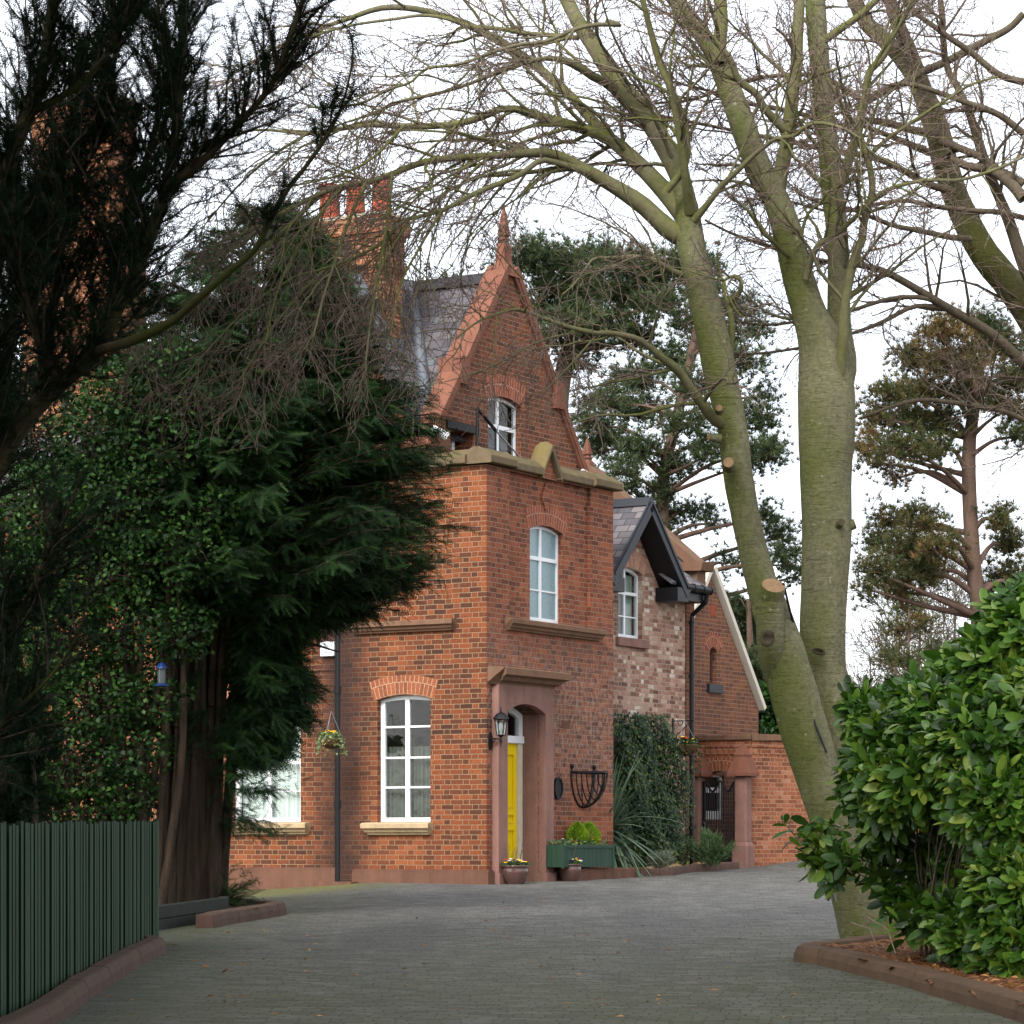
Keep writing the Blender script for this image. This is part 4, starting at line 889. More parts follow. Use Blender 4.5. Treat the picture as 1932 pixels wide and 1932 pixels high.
def kerb(name, pts, w, h, mat, joint=.9, slope=.05):
    """kerb run: blocks laid end to end along a ground line; the path is its outer foot, the bed lies to the left"""
    P = np.array(pts, float); seg = np.linalg.norm(np.diff(P,axis=0),axis=1); s = np.concatenate([[0],np.cumsum(seg)])
    def at(q):
        i = min(max(np.searchsorted(s,q,side='right')-1,0),len(P)-2); t = (q-s[i])/seg[i]; return P[i]*(1-t)+P[i+1]*t
    def nrm(q):
        d = norm((at(min(q+.15,s[-1]))-at(max(q-.15,0)))[None])[0]; return np.array([-d[1],d[0]])
    mb = MB(); prof = [(0,-.15),(slope*.35,h*.5),(slope*.8,h*.93),(slope+.015,h),(w-.01,h),(w,h-.01),(w,-.15)]
    n = max(1,int(round(s[-1]/joint)))
    for b in range(n):
        q0, q1 = s[-1]*b/n+.004, s[-1]*(b+1)/n-.004; m = 4; rows = []; jz = random.uniform(-.006,.006)
        for k in range(m+1):
            q = q0+(q1-q0)*k/m; p = at(q); nn = nrm(q)
            rows.append([(*(p+nn*u), float(gz(*p))+z+jz) for u,z in prof])
        for k in range(m):
            for j in range(len(prof)-1): mb.face([rows[k][j],rows[k+1][j],rows[k+1][j+1],rows[k][j+1]])
        mb.face(rows[0]); mb.face(rows[-1][::-1])
    o = mb.build(name, mat); o['kind'] = 'structure'
    wd = o.modifiers.new('weld','WELD'); wd.merge_threshold = .0005; bv = o.modifiers.new('bevel','BEVEL'); bv.width = .012; bv.segments = 2; bv.limit_method = 'ANGLE'
    return o
g2 = lambda px, py: tuple(G(px,py)[:2])
# right bed
rk_ = [g2(2150,2010), g2(1960,1945), g2(1900,1922), g2(1800,1892), g2(1700,1862), g2(1600,1836), g2(1535,1820)]
e = np.array(rk_[-1]); rk_ += [tuple(e+np.array([-.16,.35])), tuple(e+np.array([-.02,.95])), tuple(e+np.array([.7,2.2])), tuple(e+np.array([2.0,4.2]))]
kerb('right_kerb', rk_[::-1], .24, .14, M['kerb'], 1.0, .06)
bed('mulch_bed', rk_+[(9,29),(9,16)], .10, M['mulch'])
# left fence line and kerbs
fk = [g2(330,1800), g2(318,1795), g2(250,1834), g2(180,1882), g2(112,1934)]
fk = [(fk[1][0]-.14,fk[1][1]+.30), fk[1], fk[2], fk[3], fk[4], (fk[4][0]+.05,14.5), (fk[4][0]+.1,10)]
kerb('left_kerb', [tuple(p) for p in fk][::-1], .19, .14, M['kerb_left'], .8, .06)
lb = [g2(404,1752), g2(440,1744), g2(530,1729), (g2(530,1729)[0]+.05,g2(530,1729)[1]+.5)]
lb += [(lb[-1][0]-.5,lb[-1][1]+1.0), (-5.2,36.2)]
kerb('yew_bed_kerb', lb, .2, .15, M['kerb_left'], .42, .05)
sp0, sp1 = np.array(g2(290,1757)), np.array(g2(424,1736)); sd = (sp1-sp0)/np.linalg.norm(sp1-sp0); sn = np.array([-sd[1],sd[0]])*.06
bed('yew_bed', [tuple(sp1+sd*.3+sn),lb[1],lb[2],lb[3],lb[4],lb[5],(-9,36),(-9,29.5),tuple(sp0-sd*.6+sn)], .10, M['soil'])
sl_ = MB(); p0 = np.array(G(290,1757)); p1 = np.array(G(424,1722+14)); 
for k, (h0,h1) in enumerate(((-.1,.13),(.14,.27))):
    d = norm((p1-p0)[None])[0]; n_ = np.array([-d[1],d[0],0]); q1 = p1
    a0, a1 = p0-d*.6, q1+d*(.15 if k else .3)
    for A, B in (((0,h0),(0,h1)),((0,h1),(.1,h1)),((.1,h1),(.1,h0))):
        f_ = lambda p, u: tuple(p+n_*u[0]+np.array([0,0,u[1]-.02]))
        sl_.face([f_(a0,A),f_(a1,A),f_(a1,B),f_(a0,B)])
    sl_.face([f_(a1,(0,h0)),f_(a1,(0,h1)),f_(a1,(.1,h1)),f_(a1,(.1,h0))])
tag(sl_.build('timber_edging', M['dark_wood'], bevel=.008), 'dark green timber sleepers edging the bed under the yew', 'edging')

# green paling fence along the left kerb
FE = empty('paling_fence', (-3.45,22,.45), 0, 'dark green vertical paling fence behind the left kerb', 'fence')
def fence_run():
    p0 = np.array([W(296,1600,27.6)[0],27.6]); p1 = np.array([-3.16,17.7]); p2 = np.array([-2.95,9])
    pts = [p0,p1,p2]; tops = [CZ+(HY-1549)/F*27.6, CZ+(HY-1553)/F*17.7, CZ+(HY-1553)/F*17.7-.1]
    pal, back = MB(), MB(); R0 = np.random.default_rng(3)
    for (a,b,za,zb) in ((p0,p1,tops[0],tops[1]),(p1,p2,tops[1],tops[2])):
        Ls = np.linalg.norm(b-a); d = (b-a)/Ls; n_ = np.array([-d[1],d[0]]); pitch = .165; k = 0
        if n_[0] < 0: n_ = -n_
        while k*pitch < Ls:
            s_ = k*pitch; q = a+d*s_; zt = za+(zb-za)*s_/Ls+R0.normal()*.008; gzv = float(gz(*q)); o_ = R0.normal()*.004
            w_ = .112; A = [q+n_*(0+o_), q+d*w_+n_*(0+o_), q+d*w_+n_*(.03+o_), q+n_*(.03+o_)]
            lo = [(*p,gzv+.06) for p in A]; hi = [(*p,zt) for p in A]
            for j in range(4): pal.face([lo[j],lo[(j+1)%4],hi[(j+1)%4],hi[j]], 1 if j in (1,3) else 0)  # side edges take the dark green: painted gap shade
            pal.face(hi); k += 1
        lo0, lo1 = (*(a-n_*.012),float(gz(*a))+.05), (*(b-n_*.012),float(gz(*b))+.05)
        back.face([lo0,lo1,(lo1[0],lo1[1],zb-.03),(lo0[0],lo0[1],za-.03)])
        back.face([(lo0[0]-n_[0]*.03,lo0[1],lo0[2]),(lo1[0]-n_[0]*.03,lo1[1],lo1[2]),(lo1[0]-n_[0]*.03,lo1[1],zb-.03),(lo0[0]-n_[0]*.03,lo0[1],za-.03)])
    inv = Vector((3.45,-22,-.45))
    for m_ in (pal,back): m_.v = [tuple(Vector(v)+inv) for v in m_.v]
    pal.build('paling', [M['green_wood'],M['green_shade']], FE); back.build('backing_boards', M['green_shade'], FE)
    po = MB(); q = p0; zt = tops[0]; po.box(q[0]-.13,q[0]-.02,q[1]-.02,q[1]+.09,float(gz(*q)),zt+.0); po.v = [tuple(Vector(v)+inv) for v in po.v]; po.build('post', M['green_wood'], FE)
fence_run()

# bed in front of the extension: chips, brick edging
eb = [g2(1158,1656), g2(1210,1654), g2(1272,1652), g2(1300,1647), g2(1396,1640)]
kerb('brick_edging', eb, .14, .13, M['kerb_left'], .24, .02)
bed('chip_bed', eb+[tuple(hw(10.2,1.6)[:2]), tuple(hw(8.1,.72)[:2]), tuple(hw(4.0,.72)[:2]), tuple(hw(4.0,-.3)[:2])], .11, M['woodchip'])

# ---------------------------------------------------------------- small things round the door
def leafbase(w=.5, seg=2, fold=.12, arch=.12):
    """one leaf: y 0..1, x +-w/2, folded along the midrib"""
    V = []; Fq = []
    for k in range(seg+1):
        t = k/seg; hw2 = w/2*(math.sin(math.pi*min(1,max(0,t))**.85))**.8 if 0 < k < seg else .012*w; z = -arch*t*t
        V += [(-hw2,t,z+fold*hw2*2),(0,t,z),(hw2,t,z+fold*hw2*2)]
    for k in range(seg):
        a = 3*k; Fq += [(a,a+1,a+4,a+3),(a+1,a+2,a+5,a+4)]
    return np.array(V,float), [np.array(Fq)]
def laurelbase():
    V = []; Fq = []; T_ = [0,.1,.32,.58,.8,.94,1]; W_ = [.05,.34,.82,1,.84,.46,.05]
    for t,w in zip(T_,W_):
        hw2 = .20*w; z = -.16*t*t; V += [(-hw2,t,z+.05*w),(0,t,z),(hw2,t,z+.05*w)]
    for k in range(6): a = 3*k; Fq += [(a,a+1,a+4,a+3),(a+1,a+2,a+5,a+4)]
    return np.array(V,float), [np.array(Fq)]
LEAF2 = leafbase(.55,2); LEAF4 = laurelbase(); LEAFR = leafbase(.8,2,.1,.1)
def leafcloud(name, mat, parent, pos, fwd, up, sc, base=LEAF2, rnd=None):
    V, Fs = inst(base[0], base[1], pos, fwd, up, sc); nf = sum(len(f) for f in base[1])
    r = rng.random(len(pos)) if rnd is None else rnd
    return np_mesh(name, V, Fs, mat, parent, np.repeat(r, nf))

def world_to(o, V): return V-np.array(o.location)

def pot(loc, r, h, label):
    P = empty('flower_pot', loc, 0, label, 'flower pot', 'glazed pots beside the yellow door')
    b = MB(); b.lathe(0,0,[(.01,0),(r*.62,0),(r*.66,.015),(r*.86,h*.3),(r*1.0,h*.62),(r*.97,h*.8),(r*.93,h*.88),(r*1.04,h*.92),(r*1.05,h*.985),(r*.97,h),(r*.88,h*.97),(r*.85,h*.9)],36); b.build('pot', M['glaze'], P, smooth=True)
    s_ = MB(); s_.lathe(0,0,[(.005,h*.92),(r*.88,h*.9)],24); s_.build('soil', M['soil'], P)
    n = 260; a = rng.uniform(0,6.28,n); q = r*np.sqrt(rng.random(n)); p = np.stack([q*np.cos(a),q*np.sin(a),h*.93+rng.random(n)*.09*(1-q/r*.6)],1)
    d = norm(np.stack([np.cos(a)*.7,np.sin(a)*.7,.3+rng.random(n)],1)); leafcloud('leaves', M['rosemary'], P, p, d, rsph(n), rng.uniform(.03,.06,n), LEAFR)
    for mt, k in (('petal_y',9),('petal_w',7),('petal_r',2),('petal_p',4)):
        a = rng.uniform(0,6.28,k); q = r*rng.uniform(.2,1.05,k); c = np.stack([q*np.cos(a),q*np.sin(a),h+rng.uniform(.03,.09,k)],1); m_ = 6
        pos = np.repeat(c,m_,0); ph = np.tile(np.arange(m_)*6.28/m_,k); fd = np.stack([np.cos(ph),np.sin(ph)-.5,.35+.0*ph],1)
        leafcloud('flowers', M[mt], P, pos, fd, np.tile([[0,-.6,1.]],(k*m_,1)), np.full(k*m_,.034), LEAFR)
    st = MB()
    for k in range(9):
        a_ = random.uniform(0,6.28); st.tube([(r*.4*math.cos(a_),r*.4*math.sin(a_),h*.9),(r*.55*math.cos(a_),r*.5*math.sin(a_),h+.16),(r*.6*math.cos(a_)+.02,r*.55*math.sin(a_),h+random.uniform(.22,.38))], .0035, 4)
    st.build('stems', M['twig_dark'], P)
for (a,b,r,lab) in ((.36,-.30,.205,'brown glazed pot of pansies left of the yellow door'),(1.98,-.34,.185,'brown glazed pot of pansies between the door and the green planter')):
    x,y,_ = hw(a,b); pot((x,y,float(gz(x,y))-.01), r, .30 if r>.19 else .285, lab)

# wooden planter box with two dwarf conifers
pa0, pz0 = fR(1062,1636,-.42); pa1 = fR(1157,1636,-.42)[0]; pzt_ = fR(1100,1594,-.42)[1]; zb_ = fR(1100,1636,-.42)[1]
PX = empty('planter_box', hw(pa0,-.42,0), HROT, 'dark green wooden planter box on the stone ledge below the iron wall basket', 'planter')
wb = pa1-pa0; b_ = MB(); nb = 12
for k in range(nb): b_.box(wb*k/nb+.003,wb*(k+1)/nb-.003,0,.022,zb_,pzt_)
for k in range(4): b_.box(0,.022,.024+k*.09,.024+(k+1)*.09-.004,zb_,pzt_); b_.box(wb-.022,wb,.024+k*.09,.024+(k+1)*.09-.004,zb_,pzt_)
b_.box(.022,wb-.022,.38,.4,zb_,pzt_); b_.box(-.02,.03,-.015,.02,zb_-.02,pzt_+.01); b_.box(wb-.03,wb+.02,-.015,.02,zb_-.02,pzt_+.01); b_.box(.0,wb,-.012,-.001,pzt_-.05,pzt_-.01)
b_.build('box', M['green_box'], PX, bevel=.003)
s_ = MB(); s_.box(.03,wb-.03,.03,.38,zb_+.02,pzt_-.03); s_.build('soil', M['soil'], PX)
def spike_bush(name, parent, c, r, h, mat, n, ln, jit=.5, irr=False):
    a = rng.uniform(0,6.28,n); t = rng.random(n)**.8; rr = r*np.sin(np.pi*np.clip(t*.80+.17,0,1))*np.sqrt(rng.uniform(.3,1,n))
    p = np.stack([rr*np.cos(a),rr*np.sin(a),t*h],1)+np.array(c); d = norm(np.stack([np.cos(a)*.6,np.sin(a)*.6,.7+0*a],1)+jit*rng.normal(size=(n,3))*.5)
    if irr:
        nb = 16; ba = rng.uniform(0,6.28,nb); be_ = rng.uniform(.55,1.45,nb); bl_ = rng.uniform(.55,1.05,nb); j_ = rng.integers(0,nb,n); u = rng.uniform(.15,1,n)**.8
        ax = np.stack([np.cos(ba)*np.cos(be_)*r*1.5,np.sin(ba)*np.cos(be_)*r*1.5,np.sin(be_)*h],1)*bl_[:,None]
        p = ax[j_]*u[:,None]+rng.normal(size=(n,3))*r*.13+np.array(c); d = norm(ax[j_]+.35*r*rng.normal(size=(n,3)))
    return leafcloud(name, M[mat], parent, p, d, rsph(n), rng.uniform(.6,1.3,n)*ln, LEAF_SP)
LEAF_SP = leafbase(.16,2,.1,.05)
for k, (pxc, rr) in enumerate(((1089.5,.17),(1110.5,.19))):
    a_ = fR(pxc,1590,-.2)[0]; x,y,z = hw(a_,-.2,pzt_-.03)
    T = empty('dwarf_conifer', (x,y,z), 0, ['bright green dwarf conifer in the planter box, the narrower one nearer the door','bright green dwarf conifer in the planter box, the wider one away from the door'][k], 'shrub', 'dwarf conifers in the planter box')
    spike_bush('foliage', T, (0,0,0), rr, .36, 'thuja', 2600, .055); s_ = MB(); s_.tube([(0,0,-.02),(0,0,.2)], .012, 6); s_.build('stem', M['twig_dark'], T)
x,y,z = hw(pa0,-.42,0)
BP = empty('bedding_flowers', hw(pa0,-.42,pzt_-.04), HROT, 'small pansies and primroses edging the green planter box', 'flowers')
n = 420; p = np.stack([rng.uniform(.05,wb-.05,n),rng.uniform(.04,.36,n),rng.uniform(0,.09,n)],1); leafcloud('leaves', M['varieg'], BP, p[:160], norm(rsph(160)+[0,-.3,.8]), rsph(160), rng.uniform(.03,.06,160), LEAFR); leafcloud('leaves', M['rosemary'], BP, p[160:], norm(rsph(260)+[0,-.3,.8]), rsph(260), rng.uniform(.04,.07,260), LEAFR)
for mt,k in (('petal_r',5),('petal_w',6),('petal_y',4),('petal_p',5)):
    c = np.stack([rng.uniform(.05,wb-.05,k),rng.uniform(.0,.2,k),rng.uniform(.05,.13,k)],1); pos = np.repeat(c,6,0); ph = np.tile(np.arange(6)*1.047,k); leafcloud('flowers', M[mt], BP, pos, np.stack([np.cos(ph),np.sin(ph)-.5,.4+0*ph],1), np.tile([[0,-.6,1.]],(k*6,1)), np.full(k*6,.028), LEAFR)

# iron hay-rack wall basket
HRk = empty('wall_basket', hw(fR(1077,1460,0)[0],0,fR(1077,1457,0)[1]), HROT, 'empty black wrought iron hay rack on the brick wall', 'wall basket')
wk = fR(1120,1460,0)[0]-fR(1077,1460,0)[0]; rb_, rz_ = .37, .55
# a half bowl: round rim, hoops in planes parallel to the wall, one strong rib down the middle
ac, ra, rb_, rz_ = wk/2, wk/2+.01, .40, .56
def bowl(t, k):            # point on hoop k (0 at the wall, 1 at the front) at angle t from one rim end to the other
    s_ = math.sqrt(max(0,1-k*k)); return (ac-ra*s_*math.cos(t), -rb_*k-.012, -rz_*s_*math.sin(t))
fr = MB()
fr.tube([(ac-ra*math.cos(t*math.pi/20), -rb_*math.sin(t*math.pi/20)-.012, 0) for t in range(21)], .02, 6); fr.tube([(0,-.012,0),(wk,-.012,0)], .014, 6)
fr.tube([bowl(t*math.pi/20,0) for t in range(21)], .017, 6)
fr.tube([(ac, -rb_*math.sin(t*math.pi/2/12)-.012, -rz_*math.cos(t*math.pi/2/12)) for t in range(13)], .017, 6)
for a_ in (.01,wk-.01): fr.box(a_-.02,a_+.02,-.02,-.003,-.06,.08); fr.lathe(a_,-.012,[(.004,.05),(.03,.07),(.04,.1),(.03,.13),(.004,.14)],12)
fr.build('frame', M['black'], HRk)
bs = MB()
for k in (.22,.42,.6,.76,.9): bs.tube([bowl(t*math.pi/18,k) for t in range(19)], .010, 5)
for ph in (.45,.9,2.24,2.69): bs.tube([(ac-ra*math.cos(ph)*math.sin(t*math.pi/2/10), -rb_*math.sin(ph)*math.sin(t*math.pi/2/10)-.012, -rz_*math.cos(t*math.pi/2/10)) for t in range(11)], .009, 5)
bs.build('bars', M['black'], HRk)
# oval plaque
pa_, pz_ = fR(1051,1487,0)
PQ = empty('oval_plaque', hw(pa_,0,pz_), HROT, 'black oval plaque on the brick wall right of the door', 'plaque')
o_ = MB(); o_.slab([(.125*math.cos(k*.2618),.17*math.sin(k*.2618)) for k in range(24)], [], R(0), -.03, -.002); o_.slab([(.125*math.cos(k*.2618)*1.06,.17*math.sin(k*.2618)*1.06) for k in range(24)], [[(.105*math.cos(k*.2618),.148*math.sin(k*.2618)) for k in range(24)]], R(0), -.042, -.031); o_.build('plate', M['black'], PQ)
# lantern
la, lz = fR(924,1398,0)
LT = empty('wall_lantern', hw(la,0,lz), HROT, 'black coach lantern on a bracket beside the yellow door', 'lantern')
s_ = MB(); s_.slab([(.05*math.cos(k*.35),.14*math.sin(k*.35)) for k in range(18)], [], R(0), -.02, -.002); s_.tube([(0,-.02,.03),(0,-.10,.035),(0,-.2,.02)], .013, 8); s_.tube([(0,-.02,-.05),(0,-.09,.0),(0,-.1,.03)], .009, 6); s_.lathe(0,-.2,[(.003,-.09),(.012,-.07),(.006,-.05),(.018,-.02),(.022,.01),(.012,.05),(.035,.07),(.055,.085),(.004,.09)],16); s_.build('bracket', M['black'], LT)
c_ = MB(); zl = .085; r0, r1, hL = .062, .10, .245
hexp = lambda r, z: [(r*math.cos(k*1.0472), -.2+r*math.sin(k*1.0472), z) for k in range(6)]
A, B = hexp(r0,zl), hexp(r1,zl+hL)
for k in range(6): c_.tube([A[k],B[k]], .007, 5); c_.tube([A[k],A[(k+1)%6]], .008, 5); c_.tube([B[k],B[(k+1)%6]], .008, 5)
c_.lathe(0,-.2,[(.125,zl+hL),(.12,zl+hL+.02),(.075,zl+hL+.075),(.035,zl+hL+.10),(.012,zl+hL+.11),(.016,zl+hL+.13),(.008,zl+hL+.15),(.011,zl+hL+.165),(.002,zl+hL+.2)],6); c_.build('cage', M['black'], LT)
g_ = MB(); A, B = hexp(r0-.004,zl+.004), hexp(r1-.004,zl+hL-.002)
for k in range(6): g_.face([A[k],A[(k+1)%6],B[(k+1)%6],B[k]])
g_.build('glass', M['lampglass'], LT); b_ = MB(); b_.lathe(0,-.2,[(.02,zl+.0),(.02,zl+.06),(.032,zl+.09),(.036,zl+.15),(.02,zl+.19),(.003,zl+.2)],14); b_.build('bulb', M['bulb'], LT, smooth=True)
# alarm box
ab_, az_ = fL(622,1225,am)
AL = empty('alarm_box', hw(am,ab_,az_), HROT, 'white burglar alarm box with printed label beside the downpipe', 'alarm box')
o_ = MB(); hb2, hz2 = .135, .115
o_.frus(-.04,0,-hz2,hz2,.04,hb2,.04,hb2); o_.build('case', M['box_white'], AL, bevel=.015)
def text3(s, size, mat, parent, to, loc, name='lettering', sx=1):
    cu = bpy.data.curves.new(name, 'FONT'); cu.body = s; cu.size = size; cu.extrude = .001; cu.align_x = 'CENTER'; cu.align_y = 'CENTER'; cu.space_character = .95
    t = bpy.data.objects.new(name, cu); COL.objects.link(t); dg = bpy.context.evaluated_depsgraph_get(); me = bpy.data.meshes.new_from_object(t.evaluated_get(dg)); bpy.data.objects.remove(t)
    me.materials.clear(); me.materials.append(M[mat]); o = bpy.data.objects.new(name, me); COL.objects.link(o); o.parent = parent; o.location = loc; o.rotation_euler = to; o.scale = (sx,1,1); return o
rotL = (math.pi/2,0,-math.pi/2)
text3('CHESTER', .062, 'ink', AL, rotL, (-.0815,-.03,.045), sx=.72)
# the two smaller lines cannot be read in the photograph: rows of small printed blocks of that size
for rows, mt in ((((-.012,.012,9),),'ink_red'),(((-.052,.02,8),),'ink')):
    pb_ = MB()
    for z_, h_, n_ in rows:
        for k in range(n_):
            y_ = .045-k*.15/n_
            if k % 4 != 3: pb_.box(-.0822,-.0805,y_-.011,y_,z_-h_/2,z_+h_/2)
    pb_.build('print', M[mt], AL)
# small white floodlights on the gable feet
for px, py, b, lab in ((819,817,1.0,'small white floodlight at the left foot of the gable coping'),(1098,898,.95,'small white floodlight at the right foot of the gable coping')):
    a_, z_ = fR(px,py,b); f_ = MB()
    FL = empty('floodlight', hw(a_,b,z_), HROT, lab, 'floodlight', 'white floodlights on the gable feet')
    f_.tube([(-.12,-.06,.06),(.1,-.16,-.05)], [.05,.075], 12); f_.build('lamp_head', M['white'], FL); f_ = MB(); f_.box(-.03,.03,-.06,.08,.02,.05); f_.build('mount', M['black'], FL)

def hanging_basket(loc, r, label, trail, variegated, bracket=None):
    Bk = empty('hanging_basket', loc, 0, label, 'hanging basket', 'hanging baskets on the walls')
    b = MB(); b.lathe(0,0,[(.01,-r*.8),(r*.5,-r*.7),(r*.85,-r*.4),(r,0),(r*.97,.01),(r*.9,0)],24); b.build('basket', M['wicker'], Bk)
    ch = MB()
    for k in range(3): a_ = k*2.094; ch.tube([(r*math.cos(a_),r*math.sin(a_),0),(0,0,.45)], .004, 4)
    ch.build('chains', M['metal'], Bk)
    n = trail; a = rng.uniform(0,6.28,n); q = r*rng.uniform(.2,1.25,n); drop = np.where(q>r*.9, -rng.random(n)**2*r*(1.3 if variegated else 2.6), rng.random(n)*.12)
    p = np.stack([q*np.cos(a),q*np.sin(a),drop],1); d = norm(np.stack([np.cos(a),np.sin(a),-.4+0*a],1)+.6*rng.normal(size=(n,3)))
    leafcloud('foliage', M['varieg' if variegated else 'ivyleaf'], Bk, p, d, rsph(n), rng.uniform(.035,.07,n), LEAFR)
    for mt,k in ((('petal_y',3),('petal_y',2)) if variegated else (('petal_y',5),('petal_r',7),('petal_p',4))):
        aa = rng.uniform(0,6.28,k); qq = r*rng.uniform(.2,.95,k); c = np.stack([qq*np.cos(aa),qq*np.sin(aa),.08+.06*rng.random(k)],1); pos = np.repeat(c,6,0); ph = np.tile(np.arange(6)*1.047,k); leafcloud('flowers', M[mt], Bk, pos, np.stack([np.cos(ph),np.sin(ph)-.5,.4+0*ph],1), np.tile([[0,-.6,1.]],(k*6,1)), np.full(k*6,.04), LEAFR)
x,y,z = W(625,1396,44.6); hanging_basket((x,y,z), .18, 'hanging basket of variegated ivy beside the dark downpipe', 300, True)
a_, z_ = fR(1291,1406,.32); hanging_basket(hw(a_,.32,z_), .24, 'hanging basket of red and yellow flowers on the pale brick extension', 420, False)
wbk = MB(); wbk.box(-.012,.012,-.02,0,-.3,.1); wbk.box(-.008,.008,-.42,-.02,.04,.06); wbk.tube([(0,-.02,-.26),(0,-.36,.04)], .008, 5); wbk.tube([(0,-.1,.04),(0,-.14,-.04),(0,-.2,.0),(0,-.2,.04)], .007, 5)
a_, z_ = fR(1268,1366,.7); o = wbk.build('basket_bracket', M['black']); o.location = hw(a_,.69,z_); o.rotation_euler = (0,0,HROT); tag(o, 'black scrolled iron bracket on the pale brick wall', 'bracket')

# bird feeder in the holly
BF = empty('bird_feeder', tuple(W(305,1272,31.6)), 0, 'blue topped bird feeder hanging in the dark foliage', 'bird feeder')
b = MB(); b.lathe(0,0,[(.003,.13),(.03,.12),(.06,.08),(.065,.06),(.05,.06)],14); b.build('roof', M['blue_plastic'], BF); b = MB(); b.lathe(0,0,[(.045,.06),(.045,-.1)],14); b.build('tube', M['feed_glass'], BF); b = MB(); b.lathe(0,0,[(.05,-.1),(.08,-.11),(.08,-.13),(.005,-.14)],14); b.build('tray', M['blue_plastic'], BF); b = MB(); b.tube([(0,0,.12),(0,0,.6)], .003, 4); b.build('wire', M['black'], BF)

# ---------------------------------------------------------------- plants by the extension
def at_h(a, b, dz=0.): x,y,_ = hw(a,b); return (x,y,float(gz(x,y))+dz)
# ivy on the wall
IV = empty('climbing_ivy', hw(4.6,.6,0), HROT, 'dark green ivy climbing the pale brick extension', 'climbing plant')
pl_ = [fR(px,py,.62) for px,py in ((1135,1362),(1185,1345),(1215,1350),(1240,1378),(1256,1450),(1268,1530),(1282,1612),(1135,1640))]
amin,amax = min(p[0] for p in pl_),max(p[0] for p in pl_); zmin,zmax = -.2,max(p[1] for p in pl_)
n = 34000; X = rng.uniform(amin-.45,amax+.1,n); Z = rng.uniform(zmin,zmax,n); xx = X+.14*rng.normal(size=n); zz_ = Z+.14*rng.normal(size=n); c = np.zeros(n,bool)
for k in range(len(pl_)):
    (xa,za),(xb,zb) = pl_[k],pl_[(k+1)%len(pl_)]
    c ^= ((za>zz_)!=(zb>zz_)) & (xx < (xb-xa)*(zz_-za)/(zb-za+1e-9)+xa)
X,Z = X[c],Z[c]; n = len(X); lump = .10*np.sin(X*3.1+1)*np.sin(Z*2.3)+.06*np.sin(X*7+Z*5); dep = .62-np.abs(rng.normal(size=n))*.10-.16-lump
leafcloud('leaves', M['ivyleaf'], IV, np.stack([X-4.6,dep-.6,Z],1), norm(np.stack([rng.normal(size=n)*.6,-.25+0*X,-.7+.3*rng.normal(size=n)],1)), norm(np.stack([.5*rng.normal(size=n),-1+0*X,.35+.4*rng.normal(size=n)],1)), rng.uniform(.04,.072,n), LEAFR)
st = MB()
for k in range(14):
    x_ = random.uniform(.2,2.0); pts = [(x_,-.02,-.3)]
    for j in range(7): pts.append((pts[-1][0]+random.uniform(-.12,.12),-.06,pts[-1][2]+.42))
    st.tube(pts, [.02-.002*j for j in range(8)], 5)
st.build('stems', M['twig_dark'], IV)
# spiky plant beside the tower corner
def ribbons(name, parent, c, n, l0, l1, w, mat, el0=-.2, el1=1.4, droop=1.0):
    Vs, Qs = [], []; a = rng.uniform(0,6.28,n); e = rng.uniform(el0,el1,n); Ls = rng.uniform(l0,l1,n); K = 7
    P = grow(np.tile(np.array(c,float),(n,1))+rng.normal(size=(n,3))*.04, np.stack([np.cos(a)*np.cos(e),np.sin(a)*np.cos(e),np.sin(e)],1), Ls, K, .02, (0,0,-.10*droop))
    T = norm(np.gradient(P,axis=1)); S = norm(np.cross(T,np.array([0,0,1.])+.15*rng.normal(size=(n,1,3)))); wd = w*np.array([.8,1,1,.9,.7,.45,.05])[None,:,None]
    V = np.stack([P-S*wd/2,P+S*wd/2],2).reshape(-1,3); i = np.arange(n*K*2).reshape(n,K,2); Q = np.stack([i[:,:-1,0],i[:,:-1,1],i[:,1:,1],i[:,1:,0]],-1).reshape(-1,4)
    return np_mesh(name, V, [Q], M[mat], parent, np.repeat(rng.random(n),K-1))
YC = empty('spiky_yucca', at_h(4.35,.28,.05), 0, 'spiky yucca with arching strap leaves at the tower corner', 'plant')
ribbons('leaves', YC, (0,0,.75), 210, .8,1.5,.04,'bladeleaf',-.9,1.45,1.0); ribbons('leaves', YC, (.05,0,.25), 110, .6,1.1,.04,'bladeleaf',-.5,1.3,1.2); s_ = MB(); s_.tube([(0,0,-.1),(.02,0,.4),(0,0,.8)], [.06,.05,.045], 8); s_.build('trunk', M['twig_dark'], YC)
def bush(name, label, cat, loc, r, h, mat, n, ln, group=None):
    Bs = empty(name, loc, 0, label, cat, group); spike_bush('foliage', Bs, (0,0,.02), r, h, mat, n, ln, .9, True)
    m_ = 60; a = rng.uniform(0,6.28,m_); P = grow(np.zeros((m_,3)), np.stack([np.cos(a)*.5,np.sin(a)*.5,.8+0*a],1), rng.uniform(.4,.8,m_)*h, 5, .08); V,Q = tubes_np(P, np.full((m_,5),.006), 4); np_mesh('stems', V, [Q], M['twig_dark'], Bs); return Bs
def gp(px, py, dz=0.): p = G(px,py); return (p[0],p[1],p[2]+dz)
bush('rosemary_bush','bushy upright rosemary in front of the black gate','shrub', gp(1342,1645,.08), .34, .62, 'rosemary', 8000, .08)
bush('lavender_bush','low grey lavender at the edge of the wood chip bed','shrub', gp(1245,1650,.1), .24, .26, 'lavender', 2600, .07)
bush('heather_bush','tiny dark heather behind the lavender','shrub', gp(1206,1648,.1), .16, .2, 'lavender', 1200, .06) if False else None
bush('herb_bush','small green herb beside the foot of the downpipe','shrub', gp(1308,1640,.1), .22, .32, 'rosemary', 1800, .06)
